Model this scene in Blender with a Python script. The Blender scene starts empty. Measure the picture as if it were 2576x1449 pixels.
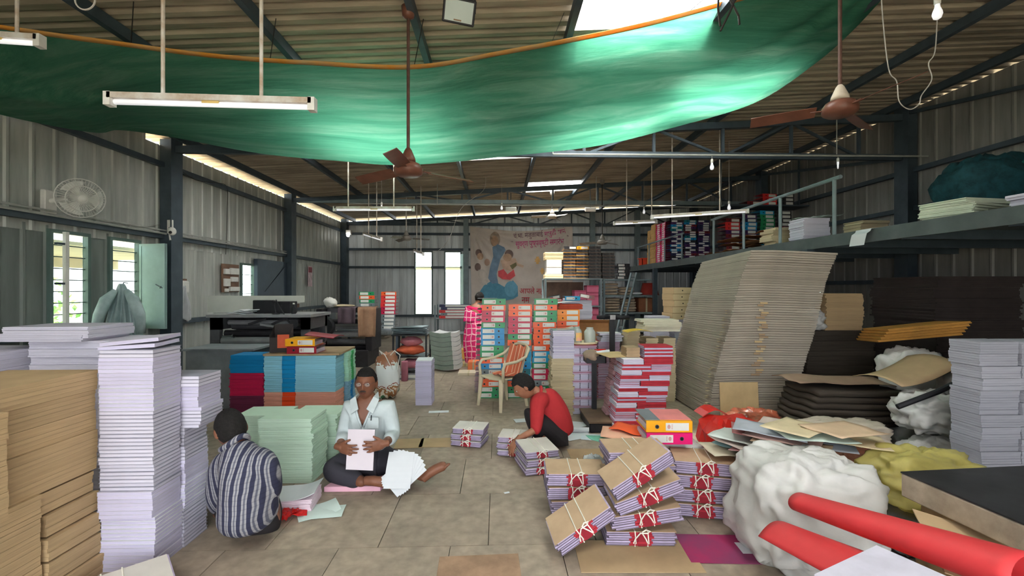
import bpy, math, random
from mathutils import Vector, Matrix, Euler, noise
random.seed(7)
SC = bpy.context.scene
COL = SC.collection
R = math.radians
# ---------------------------------------------------------------- camera, world, sun, exposure
FP, TH, CH = 1120.0, R(1.94), 1.5            # focal length in pixels of the 2576 px frame, yaw, eye height
cam = bpy.data.cameras.new('camera'); cam.sensor_width = 36.0; cam.lens = 36.0 * FP / 2576.0
cam.clip_start = 0.05; cam.clip_end = 200
camo = bpy.data.objects.new('camera', cam); COL.objects.link(camo)
camo.location = (0, 0, CH); camo.rotation_euler = (R(90), 0, -TH)
SC.camera = camo
SC.view_settings.view_transform = 'Standard'; SC.view_settings.look = 'None'
SC.view_settings.gamma = 1.0; SC.view_settings.use_curve_mapping = False
SC.view_settings.exposure = 1.95
W = bpy.data.worlds.new('overcast_sky'); SC.world = W; W.use_nodes = True
bgn = W.node_tree.nodes['Background']
bgn.inputs[0].default_value = (0.90, 0.96, 1.0, 1); bgn.inputs[1].default_value = 2.1
sun = bpy.data.lights.new('sun', 'SUN'); sun.energy = 10; sun.angle = R(4); sun.color = (1, .95, .86)
suno = bpy.data.objects.new('sun', sun); COL.objects.link(suno)
suno.rotation_euler = Vector((0.10, 0.14, -1)).to_track_quat('-Z', 'Y').to_euler()
def portal(name, loc, rot, sx, sy):           # light portals: tell the renderer where sky light comes in
    l = bpy.data.lights.new(name, 'AREA'); l.shape = 'RECTANGLE'; l.size = sx; l.size_y = sy
    l.cycles.is_portal = True
    o = bpy.data.objects.new(name, l); COL.objects.link(o); o.location = loc; o.rotation_euler = rot
XL, XR, YB, YF = -5.0, 6.6, -2.6, 14.6
def zroof(x): return 3.72 + 0.055 * (x - XL)
portal('door_portal', (0.2, YB - .05, 1.35), (R(90), 0, 0), 5.0, 2.7)
portal('eave_portal', (XL - .12, 10.7, 3.66), (0, R(-90), 0), .16, 7.8)
for yy in (5.36, 6.13): portal('side_window_portal', (XL - .08, yy, 1.52), (0, R(-90), 0), 1.2, .42)
for xx in (-2.3, -1.45): portal('end_window_portal', (xx, YF + .1, 1.65), (R(-90), 0, 0), .5, 2.0)
for a, b in ((1.4, 3.8), (0, 8.17), (1.4, 11.25), (1.4, -.3), (-1.4, -.3), (-2.7, -1.4), (-2.7, 7.1), (-1.4, 5.55), (1.4, 6.0), (2.6, 5.3)): portal('rooflight_portal', (a, b, zroof(a) + .1), (0, 0, 0), 1.35, 1.1)
# ---------------------------------------------------------------- pixel helpers (photograph read at 2576 x 1449)
_F = Vector((math.sin(TH), math.cos(TH), 0)); _R = Vector((math.cos(TH), -math.sin(TH), 0))
CAMP = Vector((0, 0, CH))
def ray(px, py): return _F + _R * ((px - 1288) / FP) + Vector((0, 0, (724.5 - py) / FP))
def aty(px, py, Y): d = ray(px, py); return CAMP + d * (Y / d.y)
def atx(px, py, X): d = ray(px, py); return CAMP + d * (X / d.x)
def atz(px, py, Z): d = ray(px, py); return CAMP + d * ((Z - CH) / d.z)
def fl(px, py): return atz(px, py, 0.0)
# ---------------------------------------------------------------- materials
def lin(c):
    return tuple((x / 255 / 12.92 if x / 255 <= .04045 else ((x / 255 + .055) / 1.055) ** 2.4) for x in c) + (1,)
MATS = {}
def mat(name, c, rough=.7, var=.12, sc=6, bump=0.0, metal=0, stretch=(1, 1, 1), rnd=0.0, c2=None, bsc=None, spec=.3, alpha=1, trans=0, transl=0, coat=0):
    if name in MATS: return MATS[name]
    m = bpy.data.materials.new(name); m.use_nodes = True; MATS[name] = m
    nt = m.node_tree; N = nt.nodes; L = nt.links; b = N['Principled BSDF']
    b.inputs['Roughness'].default_value = rough; b.inputs['Metallic'].default_value = metal
    b.inputs['Specular IOR Level'].default_value = spec
    if coat: b.inputs['Coat Weight'].default_value = coat
    if alpha < 1: b.inputs['Alpha'].default_value = alpha
    if trans: b.inputs['Transmission Weight'].default_value = trans
    tc = N.new('ShaderNodeTexCoord'); mp = N.new('ShaderNodeMapping'); mp.inputs['Scale'].default_value = stretch
    L.new(tc.outputs['Object'], mp.inputs[0])
    nz = N.new('ShaderNodeTexNoise'); nz.inputs['Scale'].default_value = sc; nz.inputs['Detail'].default_value = 6
    nz.inputs['Roughness'].default_value = .6
    L.new(mp.outputs[0], nz.inputs['Vector'])
    rp = N.new('ShaderNodeValToRGB'); L.new(nz.outputs[0], rp.inputs[0])
    a = lin(c); d = lin(c2) if c2 else None
    lo = d or tuple(x * (1 - var * 1.4) for x in a[:3]) + (1,)
    hi = a if d else tuple(min(1, x * (1 + var)) for x in a[:3]) + (1,)
    rp.color_ramp.elements[0].position = .34; rp.color_ramp.elements[0].color = lo
    rp.color_ramp.elements[1].position = .66; rp.color_ramp.elements[1].color = hi
    out = rp.outputs[0]
    if rnd:
        oi = N.new('ShaderNodeObjectInfo'); ma = N.new('ShaderNodeMapRange')
        ma.inputs[3].default_value = 1 - rnd; ma.inputs[4].default_value = 1 + rnd * .6
        L.new(oi.outputs['Random'], ma.inputs[0])
        hs = N.new('ShaderNodeHueSaturation'); L.new(ma.outputs[0], hs.inputs['Value']); L.new(out, hs.inputs['Color']); out = hs.outputs[0]
    L.new(out, b.inputs['Base Color'])
    if bump:
        n2 = N.new('ShaderNodeTexNoise'); n2.inputs['Scale'].default_value = bsc or sc * 3; n2.inputs['Detail'].default_value = 4
        L.new(mp.outputs[0], n2.inputs['Vector'])
        bp = N.new('ShaderNodeBump'); bp.inputs['Strength'].default_value = bump; bp.inputs['Distance'].default_value = .01
        L.new(n2.outputs[0], bp.inputs['Height']); L.new(bp.outputs[0], b.inputs['Normal'])
    if transl:
        tl = N.new('ShaderNodeBsdfTranslucent'); L.new(out, tl.inputs[0])
        mx = N.new('ShaderNodeMixShader'); mx.inputs[0].default_value = transl
        L.new(b.outputs[0], mx.inputs[1]); L.new(tl.outputs[0], mx.inputs[2])
        L.new(mx.outputs[0], N['Material Output'].inputs[0])
    return m
def emit(name, c, s):
    if name in MATS: return MATS[name]
    m = bpy.data.materials.new(name); m.use_nodes = True; MATS[name] = m
    b = m.node_tree.nodes['Principled BSDF']; b.inputs['Base Color'].default_value = lin(c)
    b.inputs['Emission Color'].default_value = lin(c); b.inputs['Emission Strength'].default_value = s
    return m
def glassy(name, c, tmix=.75, rough=.1):      # thin clear sheet: transparent + a little gloss / scatter
    if name in MATS: return MATS[name]
    m = bpy.data.materials.new(name); m.use_nodes = True; MATS[name] = m
    nt = m.node_tree; N = nt.nodes; L = nt.links; b = N['Principled BSDF']
    b.inputs['Base Color'].default_value = lin(c); b.inputs['Roughness'].default_value = rough
    t = N.new('ShaderNodeBsdfTransparent'); t.inputs[0].default_value = lin(c)
    mx = N.new('ShaderNodeMixShader'); mx.inputs[0].default_value = tmix
    L.new(b.outputs[0], mx.inputs[1]); L.new(t.outputs[0], mx.inputs[2]); L.new(mx.outputs[0], N['Material Output'].inputs[0])
    return m
def fab(name, build):                          # custom node material
    if name in MATS: return MATS[name]
    m = bpy.data.materials.new(name); m.use_nodes = True; MATS[name] = m
    build(m.node_tree, m.node_tree.nodes, m.node_tree.links, m.node_tree.nodes['Principled BSDF']); return m
# ---------------------------------------------------------------- mesh builder
class M:
    def __init__(s): s.v = []; s.f = []; s.m = []
    def add(s, vs, fs, mt=0, T=None):
        o = len(s.v)
        s.v += [tuple(T @ Vector(p)) if T is not None else tuple(p) for p in vs]
        s.f += [tuple(i + o for i in f) for f in fs]; s.m += [mt] * len(fs); return s
    def box(s, x0, y0, z0, x1, y1, z1, mt=0, T=None):
        vs = [(x0, y0, z0), (x1, y0, z0), (x1, y1, z0), (x0, y1, z0), (x0, y0, z1), (x1, y0, z1), (x1, y1, z1), (x0, y1, z1)]
        return s.add(vs, [(3, 2, 1, 0), (4, 5, 6, 7), (0, 1, 5, 4), (1, 2, 6, 5), (2, 3, 7, 6), (3, 0, 4, 7)], mt, T)
    def cb(s, c, d, mt=0, rot=(0, 0, 0)):
        T = Matrix.Translation(c) @ Euler(rot).to_matrix().to_4x4()
        return s.box(-d[0] / 2, -d[1] / 2, -d[2] / 2, d[0] / 2, d[1] / 2, d[2] / 2, mt, T)
    def bar(s, a, b, w, h=None, mt=0, up=(0, 0, 1)):
        a = Vector(a); b = Vector(b); d = (b - a); l = d.length; d.normalize(); h = h or w
        u = Vector(up)
        if abs(d.dot(u)) > .98: u = Vector((0, 1, 0))
        x = d.cross(u).normalized(); u = x.cross(d)
        vs = []
        for p in (a, b):
            for i, j in ((-1, -1), (1, -1), (1, 1), (-1, 1)): vs.append(p + x * (i * w / 2) + u * (j * h / 2))
        return s.add(vs, [(3, 2, 1, 0), (4, 5, 6, 7), (0, 1, 5, 4), (1, 2, 6, 5), (2, 3, 7, 6), (3, 0, 4, 7)], mt)
    def tube(s, pts, r, n=6, mt=0, cap=True):
        pts = [Vector(p) for p in pts]; rs = r if isinstance(r, (list, tuple)) else [r] * len(pts)
        o = len(s.v); k = len(pts); prev = None
        for i, p in enumerate(pts):
            t = (pts[min(i + 1, k - 1)] - pts[max(i - 1, 0)])
            if t.length < 1e-9: t = Vector((0, 0, 1))
            t.normalize()
            if prev is None:
                u = Vector((0, 0, 1)) if abs(t.z) < .9 else Vector((1, 0, 0)); x = t.cross(u).normalized()
            else:
                x = prev - t * prev.dot(t)
                if x.length < 1e-6: x = t.orthogonal()
                x.normalize()
            prev = x; y = t.cross(x)
            for j in range(n):
                a = 2 * math.pi * j / n; s.v.append(tuple(p + (x * math.cos(a) + y * math.sin(a)) * rs[i]))
        for i in range(k - 1):
            for j in range(n):
                s.f.append((o + i * n + j, o + i * n + (j + 1) % n, o + (i + 1) * n + (j + 1) % n, o + (i + 1) * n + j)); s.m.append(mt)
        if cap:
            s.f.append(tuple(o + j for j in range(n))[::-1]); s.m.append(mt)
            s.f.append(tuple(o + (k - 1) * n + j for j in range(n))); s.m.append(mt)
        return s
    def lathe(s, prof, n=16, c=(0, 0, 0), mt=0, T=None, sy=1):
        o = []; fs = []
        for r, z in prof:
            for j in range(n):
                a = 2 * math.pi * j / n; o.append((c[0] + r * math.cos(a), c[1] + r * sy * math.sin(a), c[2] + z))
        k = len(prof)
        for i in range(k - 1):
            for j in range(n): fs.append((i * n + j, i * n + (j + 1) % n, (i + 1) * n + (j + 1) % n, (i + 1) * n + j))
        fs.append(tuple(range(n))[::-1]); fs.append(tuple((k - 1) * n + j for j in range(n)))
        return s.add(o, fs, mt, T)
    def grid(s, fn, nu, nv, mt=0):
        vs = [fn(i / nu, j / nv) for j in range(nv + 1) for i in range(nu + 1)]
        fs = [(j * (nu + 1) + i, j * (nu + 1) + i + 1, (j + 1) * (nu + 1) + i + 1, (j + 1) * (nu + 1) + i) for j in range(nv) for i in range(nu)]
        return s.add(vs, fs, mt)
    def prism(s, poly, z0, z1, mt=0, T=None):
        n = len(poly)
        vs = [(x, y, z0) for x, y in poly] + [(x, y, z1) for x, y in poly]
        fs = [tuple(range(n))[::-1], tuple(range(n, 2 * n))] + [(i, (i + 1) % n, n + (i + 1) % n, n + i) for i in range(n)]
        return s.add(vs, fs, mt, T)
    def blob(s, c, r, nu=18, nv=12, amp=.15, fr=2.0, seed=0, flat=None, mt=0, T=None, pw=1.0, crease=0):   # lumpy closed sack/bag
        c = Vector(c); vs = []; fs = []
        for j in range(nv + 1):
            th = math.pi * j / nv
            for i in range(nu):
                ph = 2 * math.pi * i / nu
                d = Vector((math.sin(th) * math.cos(ph), math.sin(th) * math.sin(ph), math.cos(th)))
                if pw != 1: d = Vector([math.copysign(abs(q) ** pw, q) for q in d])
                k = 1 + amp * noise.fractal(d * fr + Vector((seed * 7.3, seed * 3.1, seed)), 1.0, 2.0, 4)
                if crease:
                    q = d + Vector((seed * 1.7, 0, 0)) + .25 * Vector((noise.noise(d * 3 + Vector((seed, 5, 0))), noise.noise(d * 3 + Vector((9, seed, 0))), 0))
                    k -= crease * (abs(noise.noise(Vector((q.x * 2.2, q.y * 2.2, q.z * 1.2)))) + .5 * abs(noise.noise(Vector((q.x * 5, q.y * 5, q.z * 2.4)))) - .3)
                p = Vector((d.x * r[0] * k, d.y * r[1] * k, d.z * r[2] * k))
                if flat is not None: p.z = max(p.z, flat)
                vs.append(c + p)
        for j in range(nv):
            for i in range(nu): fs.append((j * nu + i, (j + 1) * nu + i, (j + 1) * nu + (i + 1) % nu, j * nu + (i + 1) % nu))
        return s.add(vs, fs, mt, T)
    def mesh(s, name, mats, smooth=False):
        me = bpy.data.meshes.new(name); me.from_pydata(s.v, [], s.f)
        for m in (mats if isinstance(mats, (list, tuple)) else [mats]): me.materials.append(m)
        me.polygons.foreach_set('material_index', s.m)
        if smooth: me.polygons.foreach_set('use_smooth', [True] * len(s.f))
        me.update(); return me
    def build(s, name, mats, parent=None, loc=(0, 0, 0), rot=(0, 0, 0), smooth=False, bevel=0, solid=0, sub=0, seg=1, label=None, stuff=False):
        o = bpy.data.objects.new(name, s.mesh(name, mats, smooth)); COL.objects.link(o)
        o.location = loc; o.rotation_euler = rot
        if parent: o.parent = parent
        if solid: md = o.modifiers.new('solid', 'SOLIDIFY'); md.thickness = solid; md.offset = 0
        if bevel: md = o.modifiers.new('bevel', 'BEVEL'); md.width = bevel; md.segments = seg; md.limit_method = 'ANGLE'
        if sub: md = o.modifiers.new('sub', 'SUBSURF'); md.levels = sub; md.render_levels = sub
        if label: o['label'] = label
        if stuff: o['kind'] = 'stuff'
        return o
LAB = {}
def tag(o, label, cat, group=None, kind=None):
    o['label'] = label; o['category'] = cat
    if group: o['group'] = group
    if kind: o['kind'] = kind
    n = len(label.split())
    if n < 4 or n > 16: print('LABEL LEN', n, label)
    if label in LAB and not group: print('DUP LABEL', label)
    LAB[label] = 1
    return o
def thing(name, label, cat, loc=(0, 0, 0), rz=0, group=None, rot=None):
    o = bpy.data.objects.new(name, None); COL.objects.link(o); o.empty_display_size = .1
    o.location = loc; o.rotation_euler = rot or (0, 0, rz); return tag(o, label, cat, group)
def solo(m, name, mats, label, cat, loc=(0, 0, 0), rz=0, group=None, rot=None, kind=None, **kw):
    o = m.build(name, mats, None, loc, rot or (0, 0, rz), **kw); return tag(o, label, cat, group, kind)
def struct(m, name, mats, parent=None, **kw):
    o = m.build(name, mats, parent, **kw)
    if not parent: o['kind'] = 'structure'
    return o
KIDS = {}
def clone(o, loc=None, rz=None, label=None, cat=None, group=None, parent=None, rot=None, swap=None):
    c = o.copy(); COL.objects.link(c)
    if parent: c.parent = parent; c.matrix_parent_inverse = o.matrix_parent_inverse
    if loc is not None: c.location = loc
    if rz is not None: c.rotation_euler = (0, 0, rz)
    if rot is not None: c.rotation_euler = rot
    if label: tag(c, label, cat or o['category'], group or o.get('group'))
    if swap and c.type == 'MESH' and c.data.name in swap: c.data = swap[c.data.name]
    for k in o.children: clone(k, parent=c, swap=swap)
    return c
_O = 'first second third fourth fifth sixth seventh eighth ninth tenth eleventh twelfth thirteenth fourteenth fifteenth sixteenth seventeenth eighteenth nineteenth'.split()
_T = {20: 'twent', 30: 'thirt', 40: 'fort', 50: 'fift', 60: 'sixt', 70: 'sevent', 80: 'eight', 90: 'ninet'}
def od(n):
    if n < 20: return _O[n - 1]
    t, u = n // 10 * 10, n % 10
    return _T[t] + ('ieth' if u == 0 else 'y-' + _O[u - 1])
def top(n): return 'topmost' if n == 1 else od(n) + ' from the top'
def U(a, b): return random.uniform(a, b)
# ================================================================ SETTING
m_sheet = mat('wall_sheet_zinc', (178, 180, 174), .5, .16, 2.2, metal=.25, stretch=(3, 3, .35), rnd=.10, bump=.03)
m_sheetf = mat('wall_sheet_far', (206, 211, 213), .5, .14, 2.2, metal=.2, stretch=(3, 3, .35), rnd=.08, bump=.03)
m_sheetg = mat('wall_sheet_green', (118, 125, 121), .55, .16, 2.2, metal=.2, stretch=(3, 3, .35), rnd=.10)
m_sheetd = mat('wall_sheet_dull', (134, 132, 128), .6, .16, 2.2, metal=.2, stretch=(3, 3, .35), rnd=.10, bump=.03)
m_roof = mat('roof_sheet_cement', (160, 147, 129), .8, .25, 2.5, stretch=(.35, 3, 3), rnd=.10, bump=.06)
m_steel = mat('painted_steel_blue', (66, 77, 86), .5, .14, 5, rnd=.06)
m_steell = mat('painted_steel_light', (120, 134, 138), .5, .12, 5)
m_frame = mat('window_frame_green', (92, 112, 106), .5, .12, 5)
def rlmat(nt, N, L, b, k=.66):
    t = N.new('ShaderNodeBsdfTransparent'); tl = N.new('ShaderNodeBsdfTranslucent'); tl.inputs[0].default_value = (.95, .96, .96, 1); mx = N.new('ShaderNodeMixShader'); mx.inputs[0].default_value = k
    L.new(t.outputs[0], mx.inputs[1]); L.new(tl.outputs[0], mx.inputs[2]); L.new(mx.outputs[0], N['Material Output'].inputs[0])
m_clear = fab('rooflight_fibreglass', rlmat); m_clear_added = fab('rooflight_fibreglass_added', lambda nt, N, L, b: rlmat(nt, N, L, b, .92)); m_clear3 = fab('rooflight_fibreglass_clear', lambda nt, N, L, b: rlmat(nt, N, L, b, .22))
m_pane = glassy('window_glass', (235, 242, 240), .88, .05)
m_wire = mat('dark_wire', (45, 42, 40), .6)
m_wirel = mat('pale_wire', (170, 165, 158), .6)
m_white = mat('white_plastic', (214, 212, 206), .4, .08, 8)
m_pvc = mat('grey_conduit', (165, 166, 160), .5, .1, 8)
def slabmat(nt, N, L, b):
    tc = N.new('ShaderNodeTexCoord'); oi = N.new('ShaderNodeObjectInfo')
    ad = N.new('ShaderNodeVectorMath'); ad.operation = 'ADD'; L.new(tc.outputs['Object'], ad.inputs[0]); L.new(oi.outputs['Location'], ad.inputs[1])
    n1 = N.new('ShaderNodeTexNoise'); n1.inputs['Scale'].default_value = 1.3; n1.inputs['Detail'].default_value = 8; n1.inputs['Roughness'].default_value = .65
    n2 = N.new('ShaderNodeTexNoise'); n2.inputs['Scale'].default_value = 14; n2.inputs['Detail'].default_value = 8
    L.new(ad.outputs[0], n1.inputs[0]); L.new(ad.outputs[0], n2.inputs[0])
    r1 = N.new('ShaderNodeValToRGB'); L.new(n1.outputs[0], r1.inputs[0])
    r1.color_ramp.elements[0].position = .3; r1.color_ramp.elements[0].color = lin((138, 125, 111))
    r1.color_ramp.elements[1].position = .7; r1.color_ramp.elements[1].color = lin((172, 156, 139))
    r2 = N.new('ShaderNodeValToRGB'); L.new(n2.outputs[0], r2.inputs[0])
    r2.color_ramp.elements[0].position = .3; r2.color_ramp.elements[0].color = (.72, .72, .72, 1)
    r2.color_ramp.elements[1].position = .65; r2.color_ramp.elements[1].color = (1.05, 1.03, 1, 1)
    mx = N.new('ShaderNodeMix'); mx.data_type = 'RGBA'; mx.blend_type = 'MULTIPLY'; mx.inputs[0].default_value = 1
    L.new(r1.outputs[0], mx.inputs[6]); L.new(r2.outputs[0], mx.inputs[7])
    hs = N.new('ShaderNodeHueSaturation'); ma = N.new('ShaderNodeMapRange'); ma.inputs[3].default_value = .88; ma.inputs[4].default_value = 1.12
    L.new(oi.outputs['Random'], ma.inputs[0]); L.new(ma.outputs[0], hs.inputs['Value']); L.new(mx.outputs[2], hs.inputs['Color'])
    L.new(hs.outputs[0], b.inputs['Base Color']); b.inputs['Roughness'].default_value = .62
    bp = N.new('ShaderNodeBump'); bp.inputs['Strength'].default_value = .25; bp.inputs['Distance'].default_value = .01
    L.new(n2.outputs[0], bp.inputs['Height']); L.new(bp.outputs[0], b.inputs['Normal'])
m_slab = fab('stone_slab', slabmat)
m_joint = mat('floor_joint_dirt', (112, 101, 88), .9, .2, 5)
floor = struct(M().box(XL - .3, YB - .3, -.2, XR + .3, YF + .3, -.022), 'floor', m_joint)
sw, sd = .64, .66
slm = [M().prism([(-sw/2+.002+U(0, .003), -sd/2+.002), (sw/2-.002, -sd/2+.002+U(0, .003)), (sw/2-.002-U(0, .003), sd/2-.002), (-sw/2+.002, sd/2-.002-U(0, .003))], -.022, 0).mesh('slab', m_slab) for _ in range(4)]
for i in range(13):
    for j in range(21):
        o = bpy.data.objects.new('slab', random.choice(slm)); COL.objects.link(o); o.parent = floor
        o.location = (-3.15 + i * sw + (.22 if j % 2 else 0), .95 + j * sd, U(-.0012, 0))
m_gnd = mat('outside_ground', (150, 146, 130), .9, .2, 1)
struct(M().box(-40, -40, -.5, 40, 50, -.25), 'ground_outside', m_gnd)
# ---- corrugated wall sheets
def prof(w, pitch=.25, d=.016, rib=.06):
    n = max(1, round(w / pitch)); p = w / n; pts = []
    for k in range(n):
        x = k * p
        pts += [(x, 0), (x + p - rib, 0), (x + p - rib * .7, d), (x + p - rib * .3, d)]
    pts.append((w, 0)); return pts
def sheet(a, b, z0, z1a, z1b, nrm, material, parent, name='wall_sheet'):     # vertical ribs between floor points a and b
    a = Vector(a); b = Vector(b); w = (b - a).length; d = (b - a) / w; n = Vector(nrm)
    ps = prof(w); vs = []; fs = []
    for i, (x, h) in enumerate(ps):
        q = a + d * x + n * h; t = x / w
        vs += [(q.x, q.y, z0), (q.x, q.y, z1a + (z1b - z1a) * t)]
    for i in range(len(ps) - 1): fs.append((2*i, 2*i+2, 2*i+3, 2*i+1))
    return M().add(vs, fs).build(name, material, parent, solid=.004)
def wallroot(name):
    o = bpy.data.objects.new(name, None); COL.objects.link(o); o['kind'] = 'structure'; return o
wl = wallroot('wall_left'); wr = wallroot('wall_right'); wf = wallroot('wall_far'); wb = wallroot('wall_front')
WIN = [(5.15, 5.57), (5.92, 6.34)]            # left windows along Y
def span(a, b, step=1.02):
    n = max(1, round((b - a) / step)); return [(a + (b - a) * i / n, a + (b - a) * (i + 1) / n) for i in range(n)]
for y0, y1 in span(YB, YF): 
    zt = 3.70 if y1 < 6.9 else 3.62
    sheet((XL, y0), (XL, y1), 2.12, zt, zt, (1, 0), m_sheet, wl)
for A, B in ((YB, 5.15), (5.57, 5.92), (6.34, 8.86), (9.26, YF)):
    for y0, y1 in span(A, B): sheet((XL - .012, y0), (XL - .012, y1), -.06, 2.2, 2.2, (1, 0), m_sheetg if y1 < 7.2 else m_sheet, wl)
sheet((XL - .012, 8.86), (XL - .012, 9.26), -.06, 1.2, 1.2, (1, 0), m_sheet, wl); sheet((XL - .012, 8.86), (XL - .012, 9.26), 1.95, 2.2, 2.2, (1, 0), m_sheet, wl)
for A, B in WIN:
    sheet((XL - .012, A), (XL - .012, B), -.06, .93, .93, (1, 0), m_sheet, wl); sheet((XL - .012, A), (XL - .012, B), 2.12, 2.2, 2.2, (1, 0), m_sheet, wl)
for y0, y1 in span(YB, YF):
    sheet((XR, y0), (XR, y1), 2.15, zroof(XR) - .004, zroof(XR) - .004, (-1, 0), m_sheetd, wr)
    if not 8.5 < (y0 + y1) / 2 < 9.5: sheet((XR, y0), (XR, y1), -.06, 2.15, 2.15, (-1, 0), m_sheetd, wr)
RW = (8.80, 8.93)
yy0, yy1 = [s for s in span(YB, YF) if 8.5 < (s[0] + s[1]) / 2 < 9.5][0]
for a, b in ((yy0, RW[0]), (RW[1], yy1)): sheet((XR, a), (XR, b), -.06, 2.15, 2.15, (-1, 0), m_sheetd, wr)
sheet((XR, RW[0]), (XR, RW[1]), -.06, 1.18, 1.18, (-1, 0), m_sheetd, wr); sheet((XR, RW[0]), (XR, RW[1]), 1.66, 2.15, 2.15, (-1, 0), m_sheetd, wr)
FW = [(aty(1046, 700, YF).x, aty(1086, 700, YF).x), (aty(1121, 700, YF).x, aty(1158, 700, YF).x)]
FZ = (.66, 2.66)
def farseg(a, b, z0, z1=None):
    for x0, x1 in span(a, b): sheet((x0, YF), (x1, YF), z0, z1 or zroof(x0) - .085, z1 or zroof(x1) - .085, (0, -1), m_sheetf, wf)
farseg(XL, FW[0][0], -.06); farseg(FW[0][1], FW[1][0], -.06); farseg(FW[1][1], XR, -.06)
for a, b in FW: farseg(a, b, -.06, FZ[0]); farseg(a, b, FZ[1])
for x0, x1 in span(XL, -2.3) + span(2.7, XR): sheet((x0, YB), (x1, YB), 0, zroof(x0), zroof(x1), (0, 1), m_sheet, wb)
for x0, x1 in span(-2.3, 2.7): sheet((x0, YB), (x1, YB), 2.7, zroof(x0), zroof(x1), (0, 1), m_sheet, wb)
# ---- roof: sheets corrugated across the room, with visible rooflights and unseen ones added for light
roof = wallroot('ceiling')
RL = [(.70, 2.05, 3.24, 4.36), (-.73, .70, 7.72, 8.62), (.70, 2.05, 10.7, 11.8), (.70, 2.05, -.9, .3), (-2.05, -.73, -.9, .3), (-3.3, -2.05, -1.9, -.9), (-3.3, -2.05, 6.6, 7.62), (-2.05, -.73, 5.0, 6.1), (.70, 2.05, 5.5, 6.5), (2.05, 3.2, 4.9, 5.7)]  # panels behind the camera and most above the net are added to spread daylight
PUR = [-4.6, -3.3, -2.05, -.73, .70, 2.05, 3.4, 4.75, 6.1]
def rsheet(x0, x1, y0, y1, material, name):
    pts = []; n = max(1, round((y1 - y0) / .15)); p = (y1 - y0) / n
    for k in range(n):
        y = y0 + k * p; pts += [(y, 0), (y + p * .4, 0), (y + p * .55, .035), (y + p * .85, .035)]
    pts.append((y1, 0)); vs = []; fs = []
    for y, h in pts: vs += [(x0, y, zroof(x0) + h), (x1, y, zroof(x1) + h)]
    for i in range(len(pts) - 1): fs.append((2*i, 2*i+1, 2*i+3, 2*i+2))
    return M().add(vs, fs).build(name, material, roof, solid=.006)
RL.sort(key=lambda b: b[2])
ys = [YB - .4]
while ys[-1] < YF + .4: ys.append(ys[-1] + 1.06)
ys = sorted(set([round(y, 3) for y in ys if not any(b[2] - .2 < y < b[3] + .2 for b in RL)] + [v for b in RL for v in (b[2], b[3])]))
for y0, y1 in zip(ys[:-1], ys[1:]):
    if y1 - y0 < .02: continue
    cuts = sorted([b for b in RL if b[2] - .001 <= (y0 + y1) / 2 <= b[3] + .001]); x = XL - .2
    for b in cuts:
        if b[0] > x: rsheet(x, b[0], y0, y1, m_roof, 'roof_sheet')
        rsheet(b[0], b[1], y0, y1, m_clear3 if b[2] == 10.7 else (m_clear if b[2] in (3.24, 7.72, 4.9) else m_clear_added), 'rooflight_sheet'); x = b[1]
    if not cuts: rsheet(x, .7, y0, y1, m_roof, 'roof_sheet'); x = .7
    rsheet(x, XR + .3, y0, y1, m_roof, 'roof_sheet')
for x in PUR: struct(M().bar((x, YB, zroof(x) - .06), (x, YF, zroof(x) - .06), .06, .1), 'purlin', m_steel, roof)
# ---- steel columns, girts, trusses
def trim(m, name, mt): o = m.build(name, mt); o['kind'] = 'structure'; return o
for k, y in enumerate((-1.0, 2.99, 6.83, 10.67, 14.45)):
    trim(M().box(XL + .03, y - .09, 0, XL + .2, y + .09, zroof(XL) - .02).box(XL + .2, y - .12, 0, XL + .215, y + .12, zroof(XL)), 'column_left', m_steel)
    trim(M().box(XR - .2, y - .09, 0, XR - .03, y + .09, zroof(XR) - .02).box(XR - .215, y - .12, 0, XR - .2, y + .12, zroof(XR)), 'column_right', m_steel)
    if k == 0: continue
    t = wallroot('roof_truss')
    zb = 3.56
    M().bar((XL + .1, y, zroof(XL) - .16), (XR - .1, y, zroof(XR) - .16), .08, .1).build('top_chord', m_steel, t)
    if k > 1:
        M().bar((XL + .2, y, zb), (XR - .2, y, zb), .07, .09).build('bottom_chord', m_steel if k != 3 else m_steell, t)
        n = 9; xs = [XL + .9 + (XR - XL - 1.8) * i / n for i in range(n + 1)]
        for i, x in enumerate(xs):
            M().bar((x, y, zb), (x, y, zroof(x) - .16), .04).build('web_post', m_steel, t)
            if i < n: M().bar((x, y, zb if i % 2 else zroof(x) - .16), (xs[i+1], y, zroof(xs[i+1]) - .16 if i % 2 else zb), .035).build('web_diagonal', m_steel, t)
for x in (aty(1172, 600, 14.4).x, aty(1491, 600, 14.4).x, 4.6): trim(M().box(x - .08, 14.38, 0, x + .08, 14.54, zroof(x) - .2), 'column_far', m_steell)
for z in (3.32, 2.26, .98): trim(M().box(XL + .03, YB, z - .035, XL + .10, YF, z + .035), 'girt_left', m_steel)
for z in (3.35, 2.75, 1.6): trim(M().box(XR - .1, YB, z - .035, XR - .03, YF, z + .035), 'girt_right', m_steel)
for z in (3.25, 2.75, 2.17, .6):
    for a, b in ([(XL, XR)] if z > 2.7 or z < .65 else [(XL, FW[0][0]), (FW[0][1], FW[1][0]), (FW[1][1], XR)]): trim(M().box(a, 14.47, z - .035, b, 14.56, z + .035), 'girt_far', m_steel)
for ya, yb in ((-1, 2.99), (2.99, 6.83), (6.83, 10.67)):    # roof-edge struts along both walls
    trim(M().bar((XR - .15, ya, 3.55), (XR - .15, yb, zroof(XR) - .1), .05), 'brace_right', m_steel)
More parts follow.
